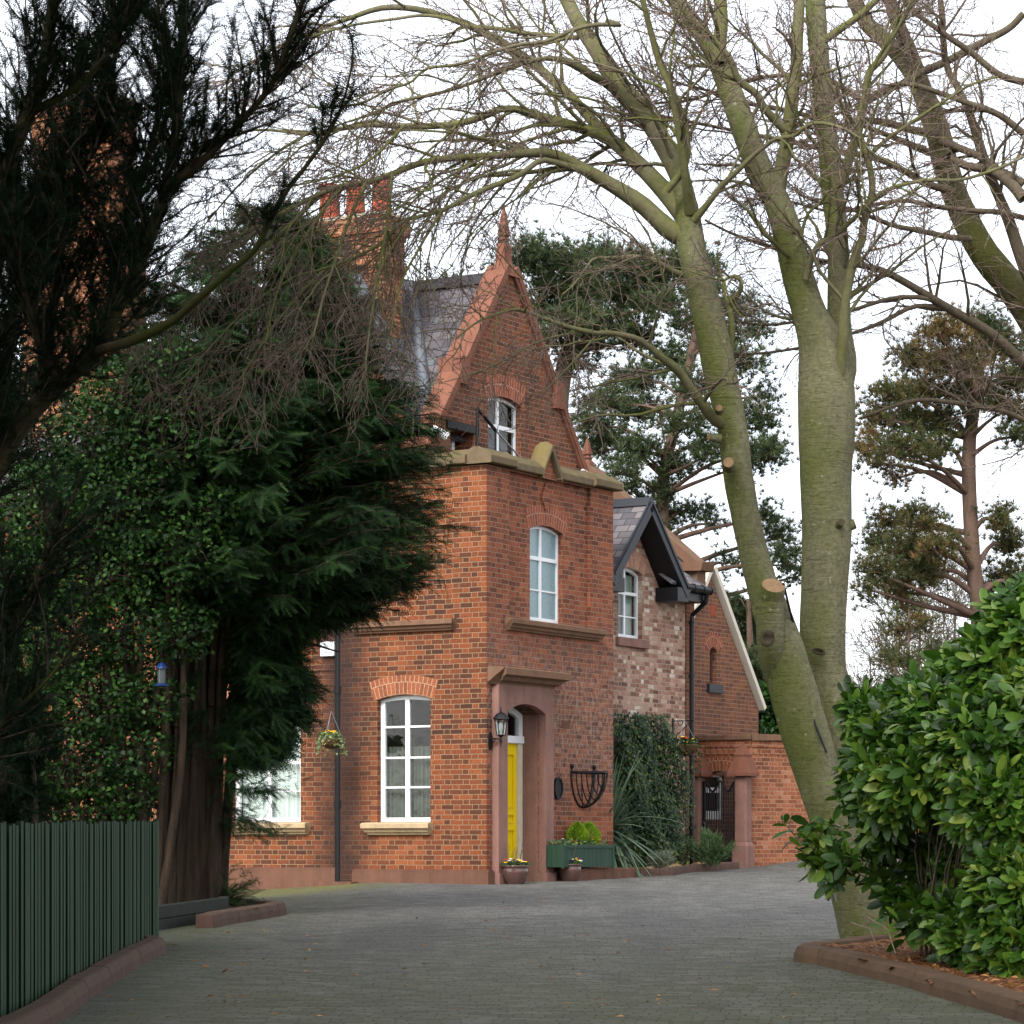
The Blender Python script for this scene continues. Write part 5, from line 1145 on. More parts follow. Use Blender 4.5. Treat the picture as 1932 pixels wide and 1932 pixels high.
PP = empty('potted_shrub', gp(1527,1634), 0, 'dark pot with a loose shrub at the far end of the garden wall', 'potted plant')
b = MB(); b.lathe(0,0,[(.01,0),(.16,0),(.22,.3),(.24,.34),(.2,.34)],20); b.build('pot', M['black_soft'], PP); spike_bush('foliage', PP, (0,0,.3), .3, .5, 'rosemary', 900, .12)
# ---------------------------------------------------------------- trees
def limb(pts, K=26, d=None):
    """pts: (px, py, width px, depth) control points measured in the photograph -> world polyline and radii"""
    A = np.array([(*W(p[0],p[1],p[3]), p[2]/2*p[3]/F) for p in pts])
    return smooth_line(A[:,:3], A[:,3], K)
def crop2(l, d0, d1, w0, w1):   # crop coordinates of the upper middle of the photo
    n = len(l); return [(580.6+x*.3606, y*.3606, w0+(w1-w0)*k/(n-1), d0+(d1-d0)*k/(n-1)) for k,(x,y) in enumerate(l)]
def crop3(l, d0, d1, w0, w1):
    n = len(l); return [(1235.4+x*.3606, y*.3606, w0+(w1-w0)*k/(n-1), d0+(d1-d0)*k/(n-1)) for k,(x,y) in enumerate(l)]
def crop1(l, d0, d1, w0, w1):
    n = len(l); return [(x*.3606, y*.3606, w0+(w1-w0)*k/(n-1), d0+(d1-d0)*k/(n-1)) for k,(x,y) in enumerate(l)]

# ---- the big beech in front of the right hedge
BE = empty('beech_tree', tuple(G(1650,1790)), 0, 'big bare beech with two mossy trunks beside the laurel hedge', 'tree')
bl = np.array(BE.location)
TA = limb([(1668,1845,165,26.6),(1652,1795,136,26.6),(1626,1720,104,26.6),(1600,1640,92,26.55),(1570,1540,90,26.5),(1540,1450,92,26.5),(1512,1360,92,26.5),(1488,1270,86,26.5),(1464,1180,74,26.5),(1437,1100,60,26.5),(1412,1000,57,26.5),(1393,900,57,26.5),(1380,800,62,26.5),(1358,700,64,26.5),(1337,600,62,26.5),(1311,500,54,26.5),(1300,440,52,26.6),(1297,400,44,26.6),(1284,330,34,26.8)], 70)
TB = limb([(1668,1780,110,26.95),(1645,1650,100,27.0),(1612,1500,96,27.0),(1585,1400,88,27.0),(1560,1290,84,27.0),(1552,1200,88,27.0),(1556,1100,86,27.0),(1560,1000,94,27.0),(1558,900,99,27.0),(1560,800,106,27.0),(1558,720,104,27.0),(1552,655,92,27.0),(1530,600,66,27.0),(1505,520,60,27.0),(1486,440,56,27.0),(1465,380,50,27.1),(1425,300,48,27.2),(1392,210,46,27.4),(1365,140,42,27.6),(1335,80,36,27.8),(1290,20,32,28),(1240,-50,28,28.2)], 80)
TB2 = limb([(1572,760,60,27.05),(1588,690,58,27.05),(1583,613,46,27.1),(1581,469,42,27.1),(1571,360,41,27.2),(1560,252,40,27.2),(1549,144,38,27.3),(1540,36,38,27.4),(1536,-60,34,27.5)], 40)
def nobble(P, R, amp):
    return R*(1+amp*np.convolve(rng.normal(size=len(R)+4), np.ones(5)/5, 'valid'))
tr = [tube_np(TA[0], nobble(*TA,.06), 22), tube_np(TB[0], nobble(*TB,.05), 22), tube_np(TB2[0], nobble(*TB2,.05), 18)]
# root flare
for a in range(7):
    t = a*.9; p = TA[0][2]; dx = np.array([math.cos(t),math.sin(t),0])
    tr.append(tube_np(*smooth_line([p+dx*.10+[0,0,.35], p+dx*.26+[0,0,.0], np.array([p[0]+dx[0]*.52,p[1]+dx[1]*.52,float(gz(p[0],p[1]))-.05])], [.16,.15,.05], 8), 10))
V,Q = join(tr); np_mesh('trunk', V-bl, [Q], M['beech'], BE, smooth=True)
BL = []   # limbs
def add(pts, K=26): BL.append(limb(pts, K))
add([(1300,440,40,26.6),(1268,438,38,26.6),(1210,385,34,26.6),(1130,335,26,26.5),(1050,293,20,26.4),(1010,288,17,26.3),(960,292,14,26.2),(870,297,13,26),(800,306,13,26),(740,328,12,25.8),(690,345,11,25.7),(640,352,10,25.6),(590,372,9,25.5),(520,408,8,25.3),(460,440,6,25.2),(400,462,4,25)], 40)
add([(1299,420,38,26.6),(1255,362,34,26.8),(1200,305,30,27),(1150,262,26,27.2),(1100,243,22,27.2),(1040,226,20,27.3),(962,204,14,27.4),(925,214,14,27.4),(880,230,13,27.5),(830,237,13,27.6),(760,238,12,27.8),(690,235,11,28),(645,243,9,28.2),(580,252,8,28.4),(500,245,5,28.6),(430,250,3,28.8)], 40)
add([(1160,272,24,27.2),(1120,230,20,27.3),(1075,180,18,27.5),(1018,130,17,27.7),(960,88,16,27.8),(900,55,15,28),(860,38,13,28),(790,18,12,28.1),(720,15,11,28.2),(650,38,9,28.3),(600,55,8,28.4),(520,90,6,28.6),(440,140,4,28.8)], 40)
add([(1297,400,42,26.7),(1284,340,40,26.8),(1255,280,38,26.9),(1228,235,38,27),(1195,190,38,27),(1160,150,36,27.1),(1125,95,32,27.2),(1090,40,28,27.3),(1060,-20,26,27.4)], 30)
add([(1302,400,24,26.5),(1294,340,17,26.3),(1288,290,15,26.2),(1276,220,14,26.1),(1262,160,13,26),(1244,120,12,26),(1228,60,12,25.9),(1214,5,11,25.8),(1205,-40,10,25.8)], 26)
add([(1310,415,16,26.5),(1335,385,12,26.4),(1362,350,11,26.3),(1392,322,10,26.2),(1420,295,9,26.1),(1445,275,9,26),(1465,262,8,25.9),(1500,256,8,25.8),(1520,238,7,25.7),(1548,232,7,25.7),(1590,242,6,25.6),(1625,262,4,25.5)], 30)
add([(1228,240,26,27),(1190,200,22,26.9),(1150,160,20,26.8),(1120,145,17,26.6),(1085,122,17,26.5),(1040,110,10,26.4),(990,118,9,26.3),(930,140,8,26.2),(880,160,7,26.1),(820,178,7,26),(760,190,6,26),(700,215,5,26),(640,235,3,26)], 34)
add([(1382,815,14,26.62),(1362,800,24,26.45),(1340,783,22,26.32),(1325,762,20,26.2),(1300,729,19,26.1),(1279,698,18,26),(1253,678,16,25.9),(1220,650,14,25.8),(1193,636,11,25.7),(1150,628,10,25.6),(1121,628,9,25.5),(1060,613,8,25.4),(1013,595,7,25.3),(974,584,6,25.2),(941,591,5,25.1),(898,609,4,25),(860,640,3,25)], 36)
add([(1290,520,14,26.5),(1266,510,11,26.4),(1237,492,9,26.3),(1200,484,8,26.2),(1150,487,7,26.1),(1121,488,6,26),(1104,508,5,26),(1080,540,4,25.9),(1060,556,3,25.9)], 24)
add([(1110,325,18,26.4),(1060,310,13,26.3),(1020,303,12,26.2),(977,332,11,26),(905,361,10,25.8),(833,397,8,25.6),(761,418,7,25.5),(725,454,7,25.5),(682,480,6,25.4),(617,505,5,25.3),(560,520,4,25.2)], 30)
add([(1090,318,12,26.4),(1050,318,10,26.5),(1000,325,8,26.5),(950,330,7,26.6),(900,334,7,26.6),(870,348,6,26.7),(830,370,5,26.8),(790,400,4,26.8),(740,430,4,26.8)], 26)
add(crop2([(1560,110),(1640,130),(1500,130),(1380,160),(1250,215),(1100,235),(950,280),(800,335),(620,360),(540,430),(420,470),(280,540),(120,560),(0,560)],26.2,25.6,9,4), 36)
add(crop2([(1420,200),(1300,185),(1150,175),(1000,150),(860,140),(740,100),(600,80),(450,100),(300,120),(150,150),(0,200)],27.4,27.8,10,4), 30)
# limbs of the middle stems
add(crop3([(640,1020),(660,900),(700,700),(720,500),(740,350),(745,200),(755,50),(760,-60)],27.1,27.1,30,20), 26)
add([(1578,800,8,27.0),(1583,730,18,26.85),(1590,650,20,26.75),(1594,580,19,26.7),(1606,510,18,26.65),(1618,470,17,26.6),(1629,445,16,26.6),(1629,420,15,26.6),(1640,385,14,26.5),(1646,355,13,26.5),(1640,310,12,26.4),(1626,265,11,26.4),(1620,235,9,26.3),(1630,180,8,26.3),(1650,120,8,26.2),(1690,60,6,26.1),(1720,0,5,26)], 36)
add(crop3([(790,1460),(825,1340),(865,1275),(960,1215),(1030,1155),(1100,1090),(1200,1000),(1400,945),(1600,940),(1800,880),(1930,820)],26.8,26,13,5), 30)
add(crop3([(380,1420),(345,180),(300,40),(280,-80)],27.6,27.6,22,15), 12) if False else None
add(crop3([(330,330),(340,200),(350,100),(340,-40)],27.5,27.6,28,22), 12)
add([(1372,720,13,26.5),(1378,660,13,26.6),(1380,600,12,26.6),(1374,572,11,26.6),(1390,560,10,26.5),(1400,535,8,26.4),(1385,520,6,26.4),(1365,530,5,26.3)], 18)
add(crop3([(680,680),(620,620),(570,560),(530,490),(440,420),(400,320),(330,230),(200,120),(100,-40)],26.7,26.2,16,10), 24)
add(crop3([(1110,830),(1200,740),(1300,670),(1420,590),(1560,500),(1660,440),(1800,400)],26.4,25.8,9,4), 20)
add(crop3([(760,1250),(800,1120),(870,1060),(900,1010),(1000,960),(1100,900)],26.7,26.4,7,4), 16)
add(crop3([(980,960),(1010,850),(1060,700),(1080,600),(1110,500),(1120,380),(1200,290),(1270,130),(1300,80),(1400,-40)],26.9,26.4,20,9), 24)
add(crop3([(890,210),(960,160),(1060,90),(1150,10),(1220,-60)],27.1,26.8,15,11), 12)
add(crop3([(60,1000),(140,900),(170,800),(160,650),(110,520),(60,400),(30,320),(0,220)],26.4,26,15,9), 20)
NBL = len(BL)
for l in ([(690,345,8),(665,400,6),(640,470,5),(610,560,4),(590,640,3)],[(600,372,8),(540,430,7),(470,490,5),(400,540,4),(330,600,3)],[(740,330,8),(730,420,6),(715,510,5),(700,600,4),(690,680,3)],[(833,397,7),(790,470,5),(755,540,4),(735,640,3)],[(520,408,7),(440,470,5),(360,510,4),(300,560,3),(270,640,2)],
          [(617,505,6),(560,560,5),(500,640,4),(450,720,3)],[(560,520,5),(480,570,4),(410,640,3),(340,720,2)],[(640,355,6),(560,470,5),(520,560,4),(500,650,3)],[(760,240,6),(700,300,5),(640,330,4),(560,350,3)],[(600,240,6),(520,290,5),(450,350,4),(390,420,3)]):
    n_ = len(l); BL.append(limb([(x,y,w,25.6-.25*k) for k,(x,y,w) in enumerate(l)],20))
V,Q = join([tube_np(P, nobble(P,R,.08), 12) for P,R in BL]); np_mesh('limbs', V-bl, [Q], M['beech_limb'], BE, smooth=True)
def twigs(limbs, n1, n2, n3, l1, l2, l3, parent, mat_b, mat_t, bias=(0,0,-.02), r1=.35, org=(0,0,0), t0=.25, ang=(.5,1.0), flat=.6, rmax=.022, rmin=.0028, shrink=.55, wig=.16):
    """three orders of fine branches on each limb (number per metre of limb for the first order)"""
    P1s, R1s = [], []
    for P, R in limbs:
        Ln = np.linalg.norm(np.diff(P,axis=0),axis=1).sum(); n = max(2,int(n1*Ln))
        s,d,r,t = spawn(P[None],R[None],n,t0,1.0,ang,flat)
        L_ = rng.uniform(.35,1.0,n)*l1*(1-shrink*t); p = grow(s,d,L_,9,wig,bias); P1s.append(p)
        R1s.append(np.minimum(r*r1+.003,rmax)[:,None]*np.linspace(1,.22,9)[None]+.0012)
    P1 = np.concatenate(P1s); R1 = np.concatenate(R1s)
    s,d,r,t = spawn(P1,R1,n2,.12,1.0,(.5,1.0),flat); P2 = grow(s,d,rng.uniform(.3,1,len(s))*l2*(1-.45*t),7,wig*1.1,bias); R2 = (r*.55+.0006)[:,None]*np.linspace(1,.35,7)[None]
    R2 = np.maximum(R2,rmin)
    s,d,r,t = spawn(P2,R2,n3,.1,1.0,(.4,.9),flat); P3 = grow(s,d,rng.uniform(.3,1,len(s))*l3,5,wig*1.3,bias); R3 = np.maximum((r*.6)[:,None]*np.linspace(1,.5,5)[None],rmin*.85)
    V1,Q1 = tubes_np(P1,R1,5); o = np_mesh('branches', V1-org, [Q1], mat_b, parent, smooth=True)
    V,Q = join([tubes_np(P2,R2,3),tubes_np(P3,R3,3)]); np_mesh('twigs', V-org, [Q], mat_t, parent, smooth=True)
    return P1,P2,P3
twigs(BL[:11], 4.6, 7, 5, 2.5, .95, .42, BE, M['beech_limb'], M['beech_twig'], (0,-.01,-.03), org=bl, t0=.15, rmin=.0038)
o1 = list(bpy.data.objects)[-1]
twigs(BL[11:NBL]+[TB2,(TB[0][45:],TB[1][45:]*.5)], 4.0, 6, 5, 1.9, .75, .34, BE, M['beech_limb'], M['beech_twig'], (0,0,.0), org=bl, t0=.15, rmin=.0036)
twigs(BL[NBL:], 4.0, 5, 4, 1.2, .7, .36, BE, M['beech_limb'], M['beech_twig'], (0,-.01,-.10), org=bl, t0=.05, rmin=.0036, ang=(.3,.8))
# cut stubs and bark wounds
def stub(px, py, r_px, d0, dirv, ln, name='cut_stub', wood='cutwood'):
    c = W(px,py,d0); r = r_px*d0/F; dirv = np.array(dirv,float); dirv /= np.linalg.norm(dirv); mb = MB()
    P = np.stack([c-dirv*r*1.6, c-dirv*r*.5, c+dirv*(ln-.03), c+dirv*ln])-bl; Rr = np.array([r*1.35,r*1.15,r*1.02,r*.97]); n = 18
    V,Q = tube_np(P,Rr,n); mb.v = [tuple(v) for v in V]; mb.f = [tuple(int(k) for k in q) for q in Q]; mb.m = [0]*len(Q)
    mb.f.append(tuple(range(3*n,4*n))); mb.m.append(1); return mb.build(name, [M['beech'],M[wood]], BE)
stub(1455,1125,23,26.25,(.12,-.62,.75),.12); stub(1375,876,10,26.22,(-.1,-1,.1),.08); stub(1357,773,6.5,26.2,(-.1,-1,.1),.07); stub(1348,826,7,26.35,(-.9,-.4,.1),.06)
stub(1583,990,7,26.78,(.2,-1,.2),.08,wood='wound'); stub(1602,992,10,26.95,(.9,-.2,.3),.06,wood='wound')
P_,R_ = limb([(1468,1310,30,26.62),(1458,1240,54,26.42),(1453,1180,54,26.32),(1455,1130,50,26.25)],12); V,Q = tube_np(P_,R_,16); np_mesh('limb_stump', V-bl, [Q], M['beech'], BE, smooth=True)
for px,py,rx,ry,d,rot in ((1448,1204,14,17,26.06,.2),(1545,1229,14,7,26.7,.3)):
    mb = MB(); n = 16; c = W(px,py,d)
    for ring,(k,dz) in enumerate(((1.0,.0),(.72,-.025),(.35,.005))):
        for j in range(n):
            a = j*2*math.pi/n; u,v = rx*k*math.cos(a),ry*k*math.sin(a); u,v = u*math.cos(rot)-v*math.sin(rot), u*math.sin(rot)+v*math.cos(rot)
            mb.v.append(tuple(c+np.array([u*d/F,dz+random.uniform(-.004,.004)+.02*abs(math.cos(a))**2,-v*d/F])-bl))
    for r_ in range(2):
        for j in range(n): mb.f.append((r_*n+j,r_*n+(j+1)%n,(r_+1)*n+(j+1)%n,(r_+1)*n+j)); mb.m.append(0)
    mb.f.append(tuple(range(2*n,3*n))); mb.m.append(0); mb.build('bark_scar', M['wound'], BE, smooth=True)
cb = MB(); P_,_ = limb([(1478,1100,4,26.2),(1490,1150,4,26.3),(1502,1195,4,26.5),(1514,1240,4,26.5),(1520,1300,4,26.45),(1536,1360,4,26.3),(1560,1420,4,26.25)],24); cb.tube(P_,.011,8)
tag(cb.build('cable', M['black_soft']), 'black cable running down between the two beech trunks', 'cable')

# ---- second beech, leaning in from the right edge
B2 = empty('beech_tree', tuple(np.append(W(2250,1700,31)[:2],.6)), 0, 'bare grey beech leaning in from the right edge of the picture', 'tree'); b2 = np.array(B2.location)
T2 = limb([(2260,1760,110,31),(2200,1400,84,31),(2120,1000,76,30.8),(2040,780,70,30.6),(1985,660,66,30.4),(1925,562,60,30.2),(1858,480,54,30),(1814,397,50,30),(1788,325,48,30),(1770,252,46,30),(1751,198,44,30),(1726,146,34,30),(1684,90,32,30),(1640,50,30,30),(1612,0,28,30),(1590,-60,26,30)], 70)
V,Q = tube_np(T2[0],nobble(*T2,.05),20); np_mesh('trunk', V-b2, [Q], M['beech2'], B2, smooth=True)
L2 = []
def add2(pts, K=24): L2.append(limb(pts,K))
add2([(1756,210,36,30),(1742,160,30,29.9),(1718,101,29,29.8),(1693,43,28,29.7),(1676,-10,26,29.6)])
add2([(2080,880,40,30.7),(2010,640,30,30.2),(1960,560,26,29.9),(1931,498,24,29.7),(1903,415,22,29.6),(1877,353,20,29.5),(1856,299,19,29.5),(1830,216,16,29.4),(1805,162,14,29.3),(1784,119,13,29.3),(1778,36,12,29.2),(1770,-40,10,29.2)],36)
add2([(2030,800,30,30.5),(1985,730,24,30.2),(1931,685,22,29.9),(1866,627,20,29.6),(1805,591,17,29.4),(1758,563,15,29.2),(1715,537,14,29.1),(1668,512,13,29),(1625,501,12,28.9),(1560,494,10,28.8),(1517,483,9,28.7),(1450,465,7,28.6),(1380,440,5,28.5),(1330,415,4,28.4)],40)
add2(crop3([(1450,1570),(1380,1555),(1250,1560),(1150,1585),(1030,1625),(900,1660),(760,1680),(600,1700),(450,1690)],29.2,28.6,10,4))
add2(crop3([(1500,1610),(1420,1600),(1330,1612),(1180,1690),(1030,1745),(850,1800),(700,1830),(540,1850),(400,1850)],29.3,28.6,10,4))
add2(crop3([(1440,350),(1330,420),(1200,480),(1100,530),(1000,470),(880,400),(760,390),(600,400),(480,420),(420,440),(200,520),(0,540)],29.6,28.6,13,5),34)
add2(crop3([(1930,70),(1850,150),(1700,230),(1550,310),(1440,360),(1360,400)],29.6,29.9,14,16))
add2(crop3([(1480,700),(1350,680),(1200,640),(1060,630),(950,660),(780,600),(600,560),(480,540),(300,480),(100,430)],29.8,28.8,16,5),30)
add2(crop3([(1440,800),(1300,740),(1200,700),(1050,640)],29.8,29.2,14,9))
add2(crop3([(1560,1000),(1420,960),(1280,880),(1140,820),(1000,800),(880,780),(700,740),(500,700),(200,640),(0,600)],29.7,28.7,16,5),30)
add2(crop3([(1930,1140),(1800,1110),(1650,1100),(1480,1080),(1300,1050),(1100,1080),(960,1110),(800,1080),(640,1030)],29.5,28.7,12,4),28)
add2(crop3([(1650,1250),(1540,1240),(1400,1210),(1250,1180),(1120,1130),(1010,1090),(900,1070),(760,1020)],29.8,29,13,5),26)
add2(crop3([(1930,700),(1800,600),(1640,540),(1500,490),(1380,450),(1260,440),(1130,500),(1050,560)],29.2,28.8,14,6),26)
add2(crop3([(1930,430),(1800,390),(1650,270),(1560,210),(1450,130),(1340,50),(1280,-40)],29.3,28.9,14,8),22)
add2(crop3([(1930,960),(1800,890),(1700,820),(1580,770),(1490,740)],29.2,29.5,16,14))
add2(crop3([(1930,1040),(1860,960),(1760,890),(1640,870),(1550,830)],29.1,29.4,24,12))
add2([(1640,1080,12,30),(1760,900,12,30),(1900,800,16,30)][::-1]) if False else None
add2([(2040,780,24,30.4),(1960,800,12,29.6),(1890,775,11,29.3),(1800,760,10,29.1),(1730,755,8,29),(1660,775,6,28.9),(1620,790,4,28.8)],24)
add2([(2040,700,24,30.4),(1960,640,16,30),(1880,590,10,29.7),(1800,560,8,29.5),(1720,545,6,29.3)],24) if False else None
V,Q = join([tube_np(P,nobble(P,R,.08),10) for P,R in L2]); np_mesh('limbs', V-b2, [Q], M['twig_dark'], B2, smooth=True)
twigs(L2, 3.6, 6, 5, 2.1, .8, .35, B2, M['twig_dark'], M['beech_twig'], (0,0,-.01), org=b2, t0=.1, rmin=.0032)

# ---- spray of yew: a twig with needles in two rows
def spraybase(n=9, w=.20, nw=.055):
    V = [(-.012,0,0),(.012,0,0),(.004,1,-.06),(-.004,1,-.06)]; T = [(0,1,2),(0,2,3)]
    for k in range(n):
        y = .05+.93*k/(n-1); l = w*(1-.5*(k/(n-1))**2)
        for sg in (-1,1):
            i = len(V); z = -.06*y*y
            V += [(0,y-nw/2,z),(0,y+nw/2,z),(sg*l*.85,y+l*.55,z+.03*l)]; T.append((i,i+1,i+2))
    return np.array(V,float), [np.array(T)]
SPRAY = spraybase(); SPRAY7 = spraybase(7,.26,.085)
def sprays_on(P, n, t0, scale, droop=.3, side=1., base=SPRAY, jit=.35):
    """sprays set left and right along branches P (M,K,3) in a roughly level fan"""
    R_ = np.full(P.shape[:2],.01); M_,K,_ = P.shape; t = rng.uniform(t0,1.0,(M_,n)); x = t*(K-1); i = np.minimum(x.astype(int),K-2); f = (x-i)[...,None]; m = np.arange(M_)[:,None]
    s = P[m,i]*(1-f)+P[m,i+1]*f; T = norm(P[m,i+1]-P[m,i]); S = norm(np.cross(T,np.array([0,0,1.])+.25*rng.normal(size=(M_,n,3)))); sg = np.where(rng.random((M_,n,1))<.5,-1,1)
    a = rng.uniform(.3,1.1,(M_,n,1)); d = norm(T*np.cos(a)+side*S*sg*np.sin(a)+np.array([0,0,-droop])+jit*rng.normal(size=(M_,n,3))); nr = norm(np.cross(d,S)+.4*rng.normal(size=(M_,n,3)))
    nr = np.where(nr[...,2:3]<0,-nr,nr)
    return s.reshape(-1,3), d.reshape(-1,3), nr.reshape(-1,3), rng.uniform(*scale,M_*n), t.ravel()
def spraymesh(name, mat, parent, org, s, d, n, sc, base=SPRAY, rnd=None):
    V,Fs = inst(base[0],base[1],s,d,n,sc); r = rng.random(len(s)) if rnd is None else rnd
    return np_mesh(name, V-org, Fs, mat, parent, np.repeat(r,sum(len(f) for f in base[1])))

# ---- many-stemmed yew in front of the house
Y2 = empty('yew_tree', tuple(G(366,1725)), 0, 'many-stemmed dark yew in front of the house wall', 'tree'); y2 = np.array(Y2.location); dY = y2[1]
st = []; R1 = np.random.default_rng(21)
for k,(xb,xm,xt,w0,dz) in enumerate(((318,318,270,30,-.05),(332,336,310,36,-.3),(350,352,345,38,-.38),(368,372,390,40,-.42),(386,396,430,38,-.36),(402,418,480,36,-.26),(416,440,540,30,-.06),(340,340,300,40,.2),(366,362,360,44,.3),(394,402,450,40,.22),(358,362,330,34,.0),(380,384,410,34,.0),(408,452,570,22,-.15),(330,326,260,28,.1),(344,346,330,24,-.36),(378,382,400,24,-.46),(396,410,470,26,-.40))):
    dd = dY+dz; j_ = lambda: R1.uniform(-3,3)
    st.append(limb([(xb+j_(),1745,w0*1.1,dd),(xb+j_(),1690,w0*.92,dd),(xb+(xm-xb)*.25+j_(),1600,w0*.78,dd+R1.uniform(-.05,.05)),(xb+(xm-xb)*.6+j_(),1490,w0*.60,dd),(xm+j_(),1380,w0*.48,dd),(xm+(xt-xm)*.15+j_(),1250,w0*.42,dd),(xm+(xt-xm)*.35,1100,w0*.46,dd),(xm+(xt-xm)*.65,860,w0*.36,dd),(xt,(650 if xt>410 else 760),w0*.24,dd),(xt+8,(480 if xt>410 else 660),w0*.10,dd)],44))
for pts in ([(430,1330,14,dY),(500,1180,11,dY-.1),(560,1080,9,dY-.2),(640,1040,6,dY-.2),(720,1060,3,dY-.3)],[(420,1180,16,dY),(470,1060,14,dY-.1),(530,1010,12,dY-.1),(620,990,8,dY-.2),(740,960,4,dY-.2)],[(400,1100,16,dY),(440,1050,14,dY),(500,960,12,dY),(600,900,8,dY),(720,860,4,dY)],[(440,1350,12,dY),(500,1250,9,dY),(570,1215,6,dY),(640,1230,3,dY)]):
    st.append(limb(pts,20))
V,Q = join([tube_np(P,nobble(P,R,.1),12) for P,R in st]); np_mesh('trunk', V-y2, [Q], M['yewbark'], Y2, smooth=True)
prof_y = [380,450,520,600,700,800,900,1000,1090,1150,1200,1240,1300,1380,1440]; prof_r = [40,130,205,265,335,385,425,430,405,320,170,150,195,160,110]
nB = 1900; yy = 380+(1440-380)*rng.random(nB)**.72; az = np.where(rng.random(nB)<.32, .45*rng.normal(size=nB), rng.uniform(0,6.28,nB)); rr = np.interp(yy,prof_y,prof_r)*rng.uniform(.55,1.03,nB)
ax = np.interp(yy,[380,700,1100,1440],[505,455,425,410])
front = np.sin(az) < -.25
keep = ~((yy>1120)&(np.cos(az)<.35)&(rng.random(nB)<.78)); keep &= ~((yy>1180)&(np.cos(az)<.6)&(rng.random(nB)<.5)); yy,az,rr,ax = yy[keep],az[keep],rr[keep],ax[keep]; nB = len(yy)
c = dY/F; tip = np.stack([(ax-CX)*c+np.cos(az)*rr*c, dY+np.sin(az)*rr*c*.95, CZ+(HY-yy)*c],1)
root = np.stack([(ax-CX)*c+np.cos(az)*.15, dY+np.sin(az)*.15, tip[:,2]-.15-.25*rr*c+np.where(yy>1150,.5,0)],1)
K = 9; u = np.linspace(0,1,K)[None,:,None]; mid_ = (root+tip)/2+np.array([0,0,.25])*(rr*c)[:,None]*.6
P = (1-u)**2*root[:,None]+2*u*(1-u)*mid_[:,None]+u*u*tip[:,None]+.03*rng.normal(size=(nB,K,3))*u
Rb = np.linspace(.022,.005,K)[None]*np.ones((nB,1)); V,Q = tubes_np(P,Rb,4); np_mesh('branches', V-y2, [Q], M['yewbark'], Y2, smooth=True)
s,d,n,sc,t = sprays_on(P, 58, .34, (.13,.30), .30)
n2_ = 40; a = rng.uniform(0,6.28,n2_)     # a low shoot at the trunk foot
lowP = grow(np.tile(W(408,1700,dY-.2),(n2_,1)), np.stack([.9+.2*rng.normal(size=n2_),.4*rng.normal(size=n2_),rng.uniform(-.1,.9,n2_)],1), rng.uniform(.2,.62,n2_), 6, .12); sl_ = sprays_on(lowP, 12, .3, (.08,.16), .1)
ltP = grow(np.stack([np.full(60,W(400,1500,dY)[0])+.1*rng.normal(size=60),dY-.2+.2*rng.normal(size=60),W(0,1500,dY)[2]+rng.uniform(-.5,.9,60)],1), np.stack([.8+.3*rng.normal(size=60),-.4+.5*rng.normal(size=60),.2*rng.normal(size=60)],1), rng.uniform(.5,1.05,60), 6, .1); s3_ = sprays_on(ltP, 26, .3, (.10,.22), .3)
S_,D_,N_,C_ = [np.concatenate(x) for x in zip((s,d,n,sc),sl_[:4],s3_[:4])]
spraymesh('crown', M['yewleaf'], Y2, y2, S_, D_, N_, C_)

# ---- dark yew overhanging from the left
Y1 = empty('yew_tree', (W(-230,1700,24)[0],24.3,.5), 0, 'dark yew with leaning bare stems at the upper left', 'tree'); y1 = np.array(Y1.location)
SL = []
SL.append(limb([(-260,1830,90,24.3),(-180,1350,70,24.2),(-90,1040,56,24.1),(-20,900,46,24),(40,800,42,24),(110,725,38,24),(180,667,30,24),(216,595,26,24),(260,505,25,24),(288,433,24,24),(306,379,22,24),(325,343,18,24),(379,306,16,23.9),(433,252,14,23.8),(480,202,13,23.7),(516,155,11,23.6),(541,90,10,23.5),(566,18,9,23.4),(580,-40,7,23.4)],60))
SL.append(limb([(306,379,20,24),(321,306,18,24.1),(336,216,17,24.2),(343,108,15,24.3),(350,0,13,24.4),(352,-60,11,24.4)],24))
SL.append(limb([(335,230,13,24.2),(318,100,10,24.3),(290,40,9,24.4),(265,0,8,24.5),(240,-60,7,24.5)],20))
SL.append(limb([(180,672,26,24),(190,660,20,23.8),(252,642,19,23.6),(325,606,17,23.4),(379,559,15,23.2),(433,512,13,23.1),(480,472,11,23),(505,425,10,22.9),(541,360,9,22.8),(577,314,8,22.8),(620,252,7,22.7),(649,187,5,22.6),(665,120,4,22.6)],44))
SL.append(limb([(150,690,26,24),(190,620,20,24.2),(216,541,18,24.3),(224,469,17,24.4),(252,360,15,24.5),(281,288,14,24.5),(299,216,12,24.6),(310,150,10,24.6)],26))
SL.append(limb([(-120,1080,44,24),(-40,700,36,23.8),(0,420,31,23.6),(22,290,29,23.5),(54,216,27,23.5),(79,137,24,23.4),(101,0,20,23.4),(110,-60,18,23.4)],34))
SL.append(limb([(56,212,18,23.5),(120,180,13,23.4),(180,130,10,23.3),(230,50,9,23.2),(255,-30,7,23.2)],20))
SL.append(limb([(60,790,26,24.2),(90,640,20,24.5),(110,520,18,24.6),(120,420,16,24.7),(150,330,13,24.8),(200,230,11,24.8),(215,120,9,24.8),(225,0,8,24.8)],28))
SL.append(limb([(-20,900,30,24.4),(10,700,22,24.9),(30,560,18,25),(70,440,15,25),(110,330,12,25),(140,220,10,25),(150,80,8,25)],26))
SL.append(limb([(110,725,20,24),(70,640,13,23.6),(40,520,10,23.4),(20,420,9,23.3)],16))
SL.append(limb([(-200,1400,30,24),(-60,1300,16,23.5),(20,1180,10,23.3),(70,1090,8,23.2),(110,1000,6,23.1)],20))
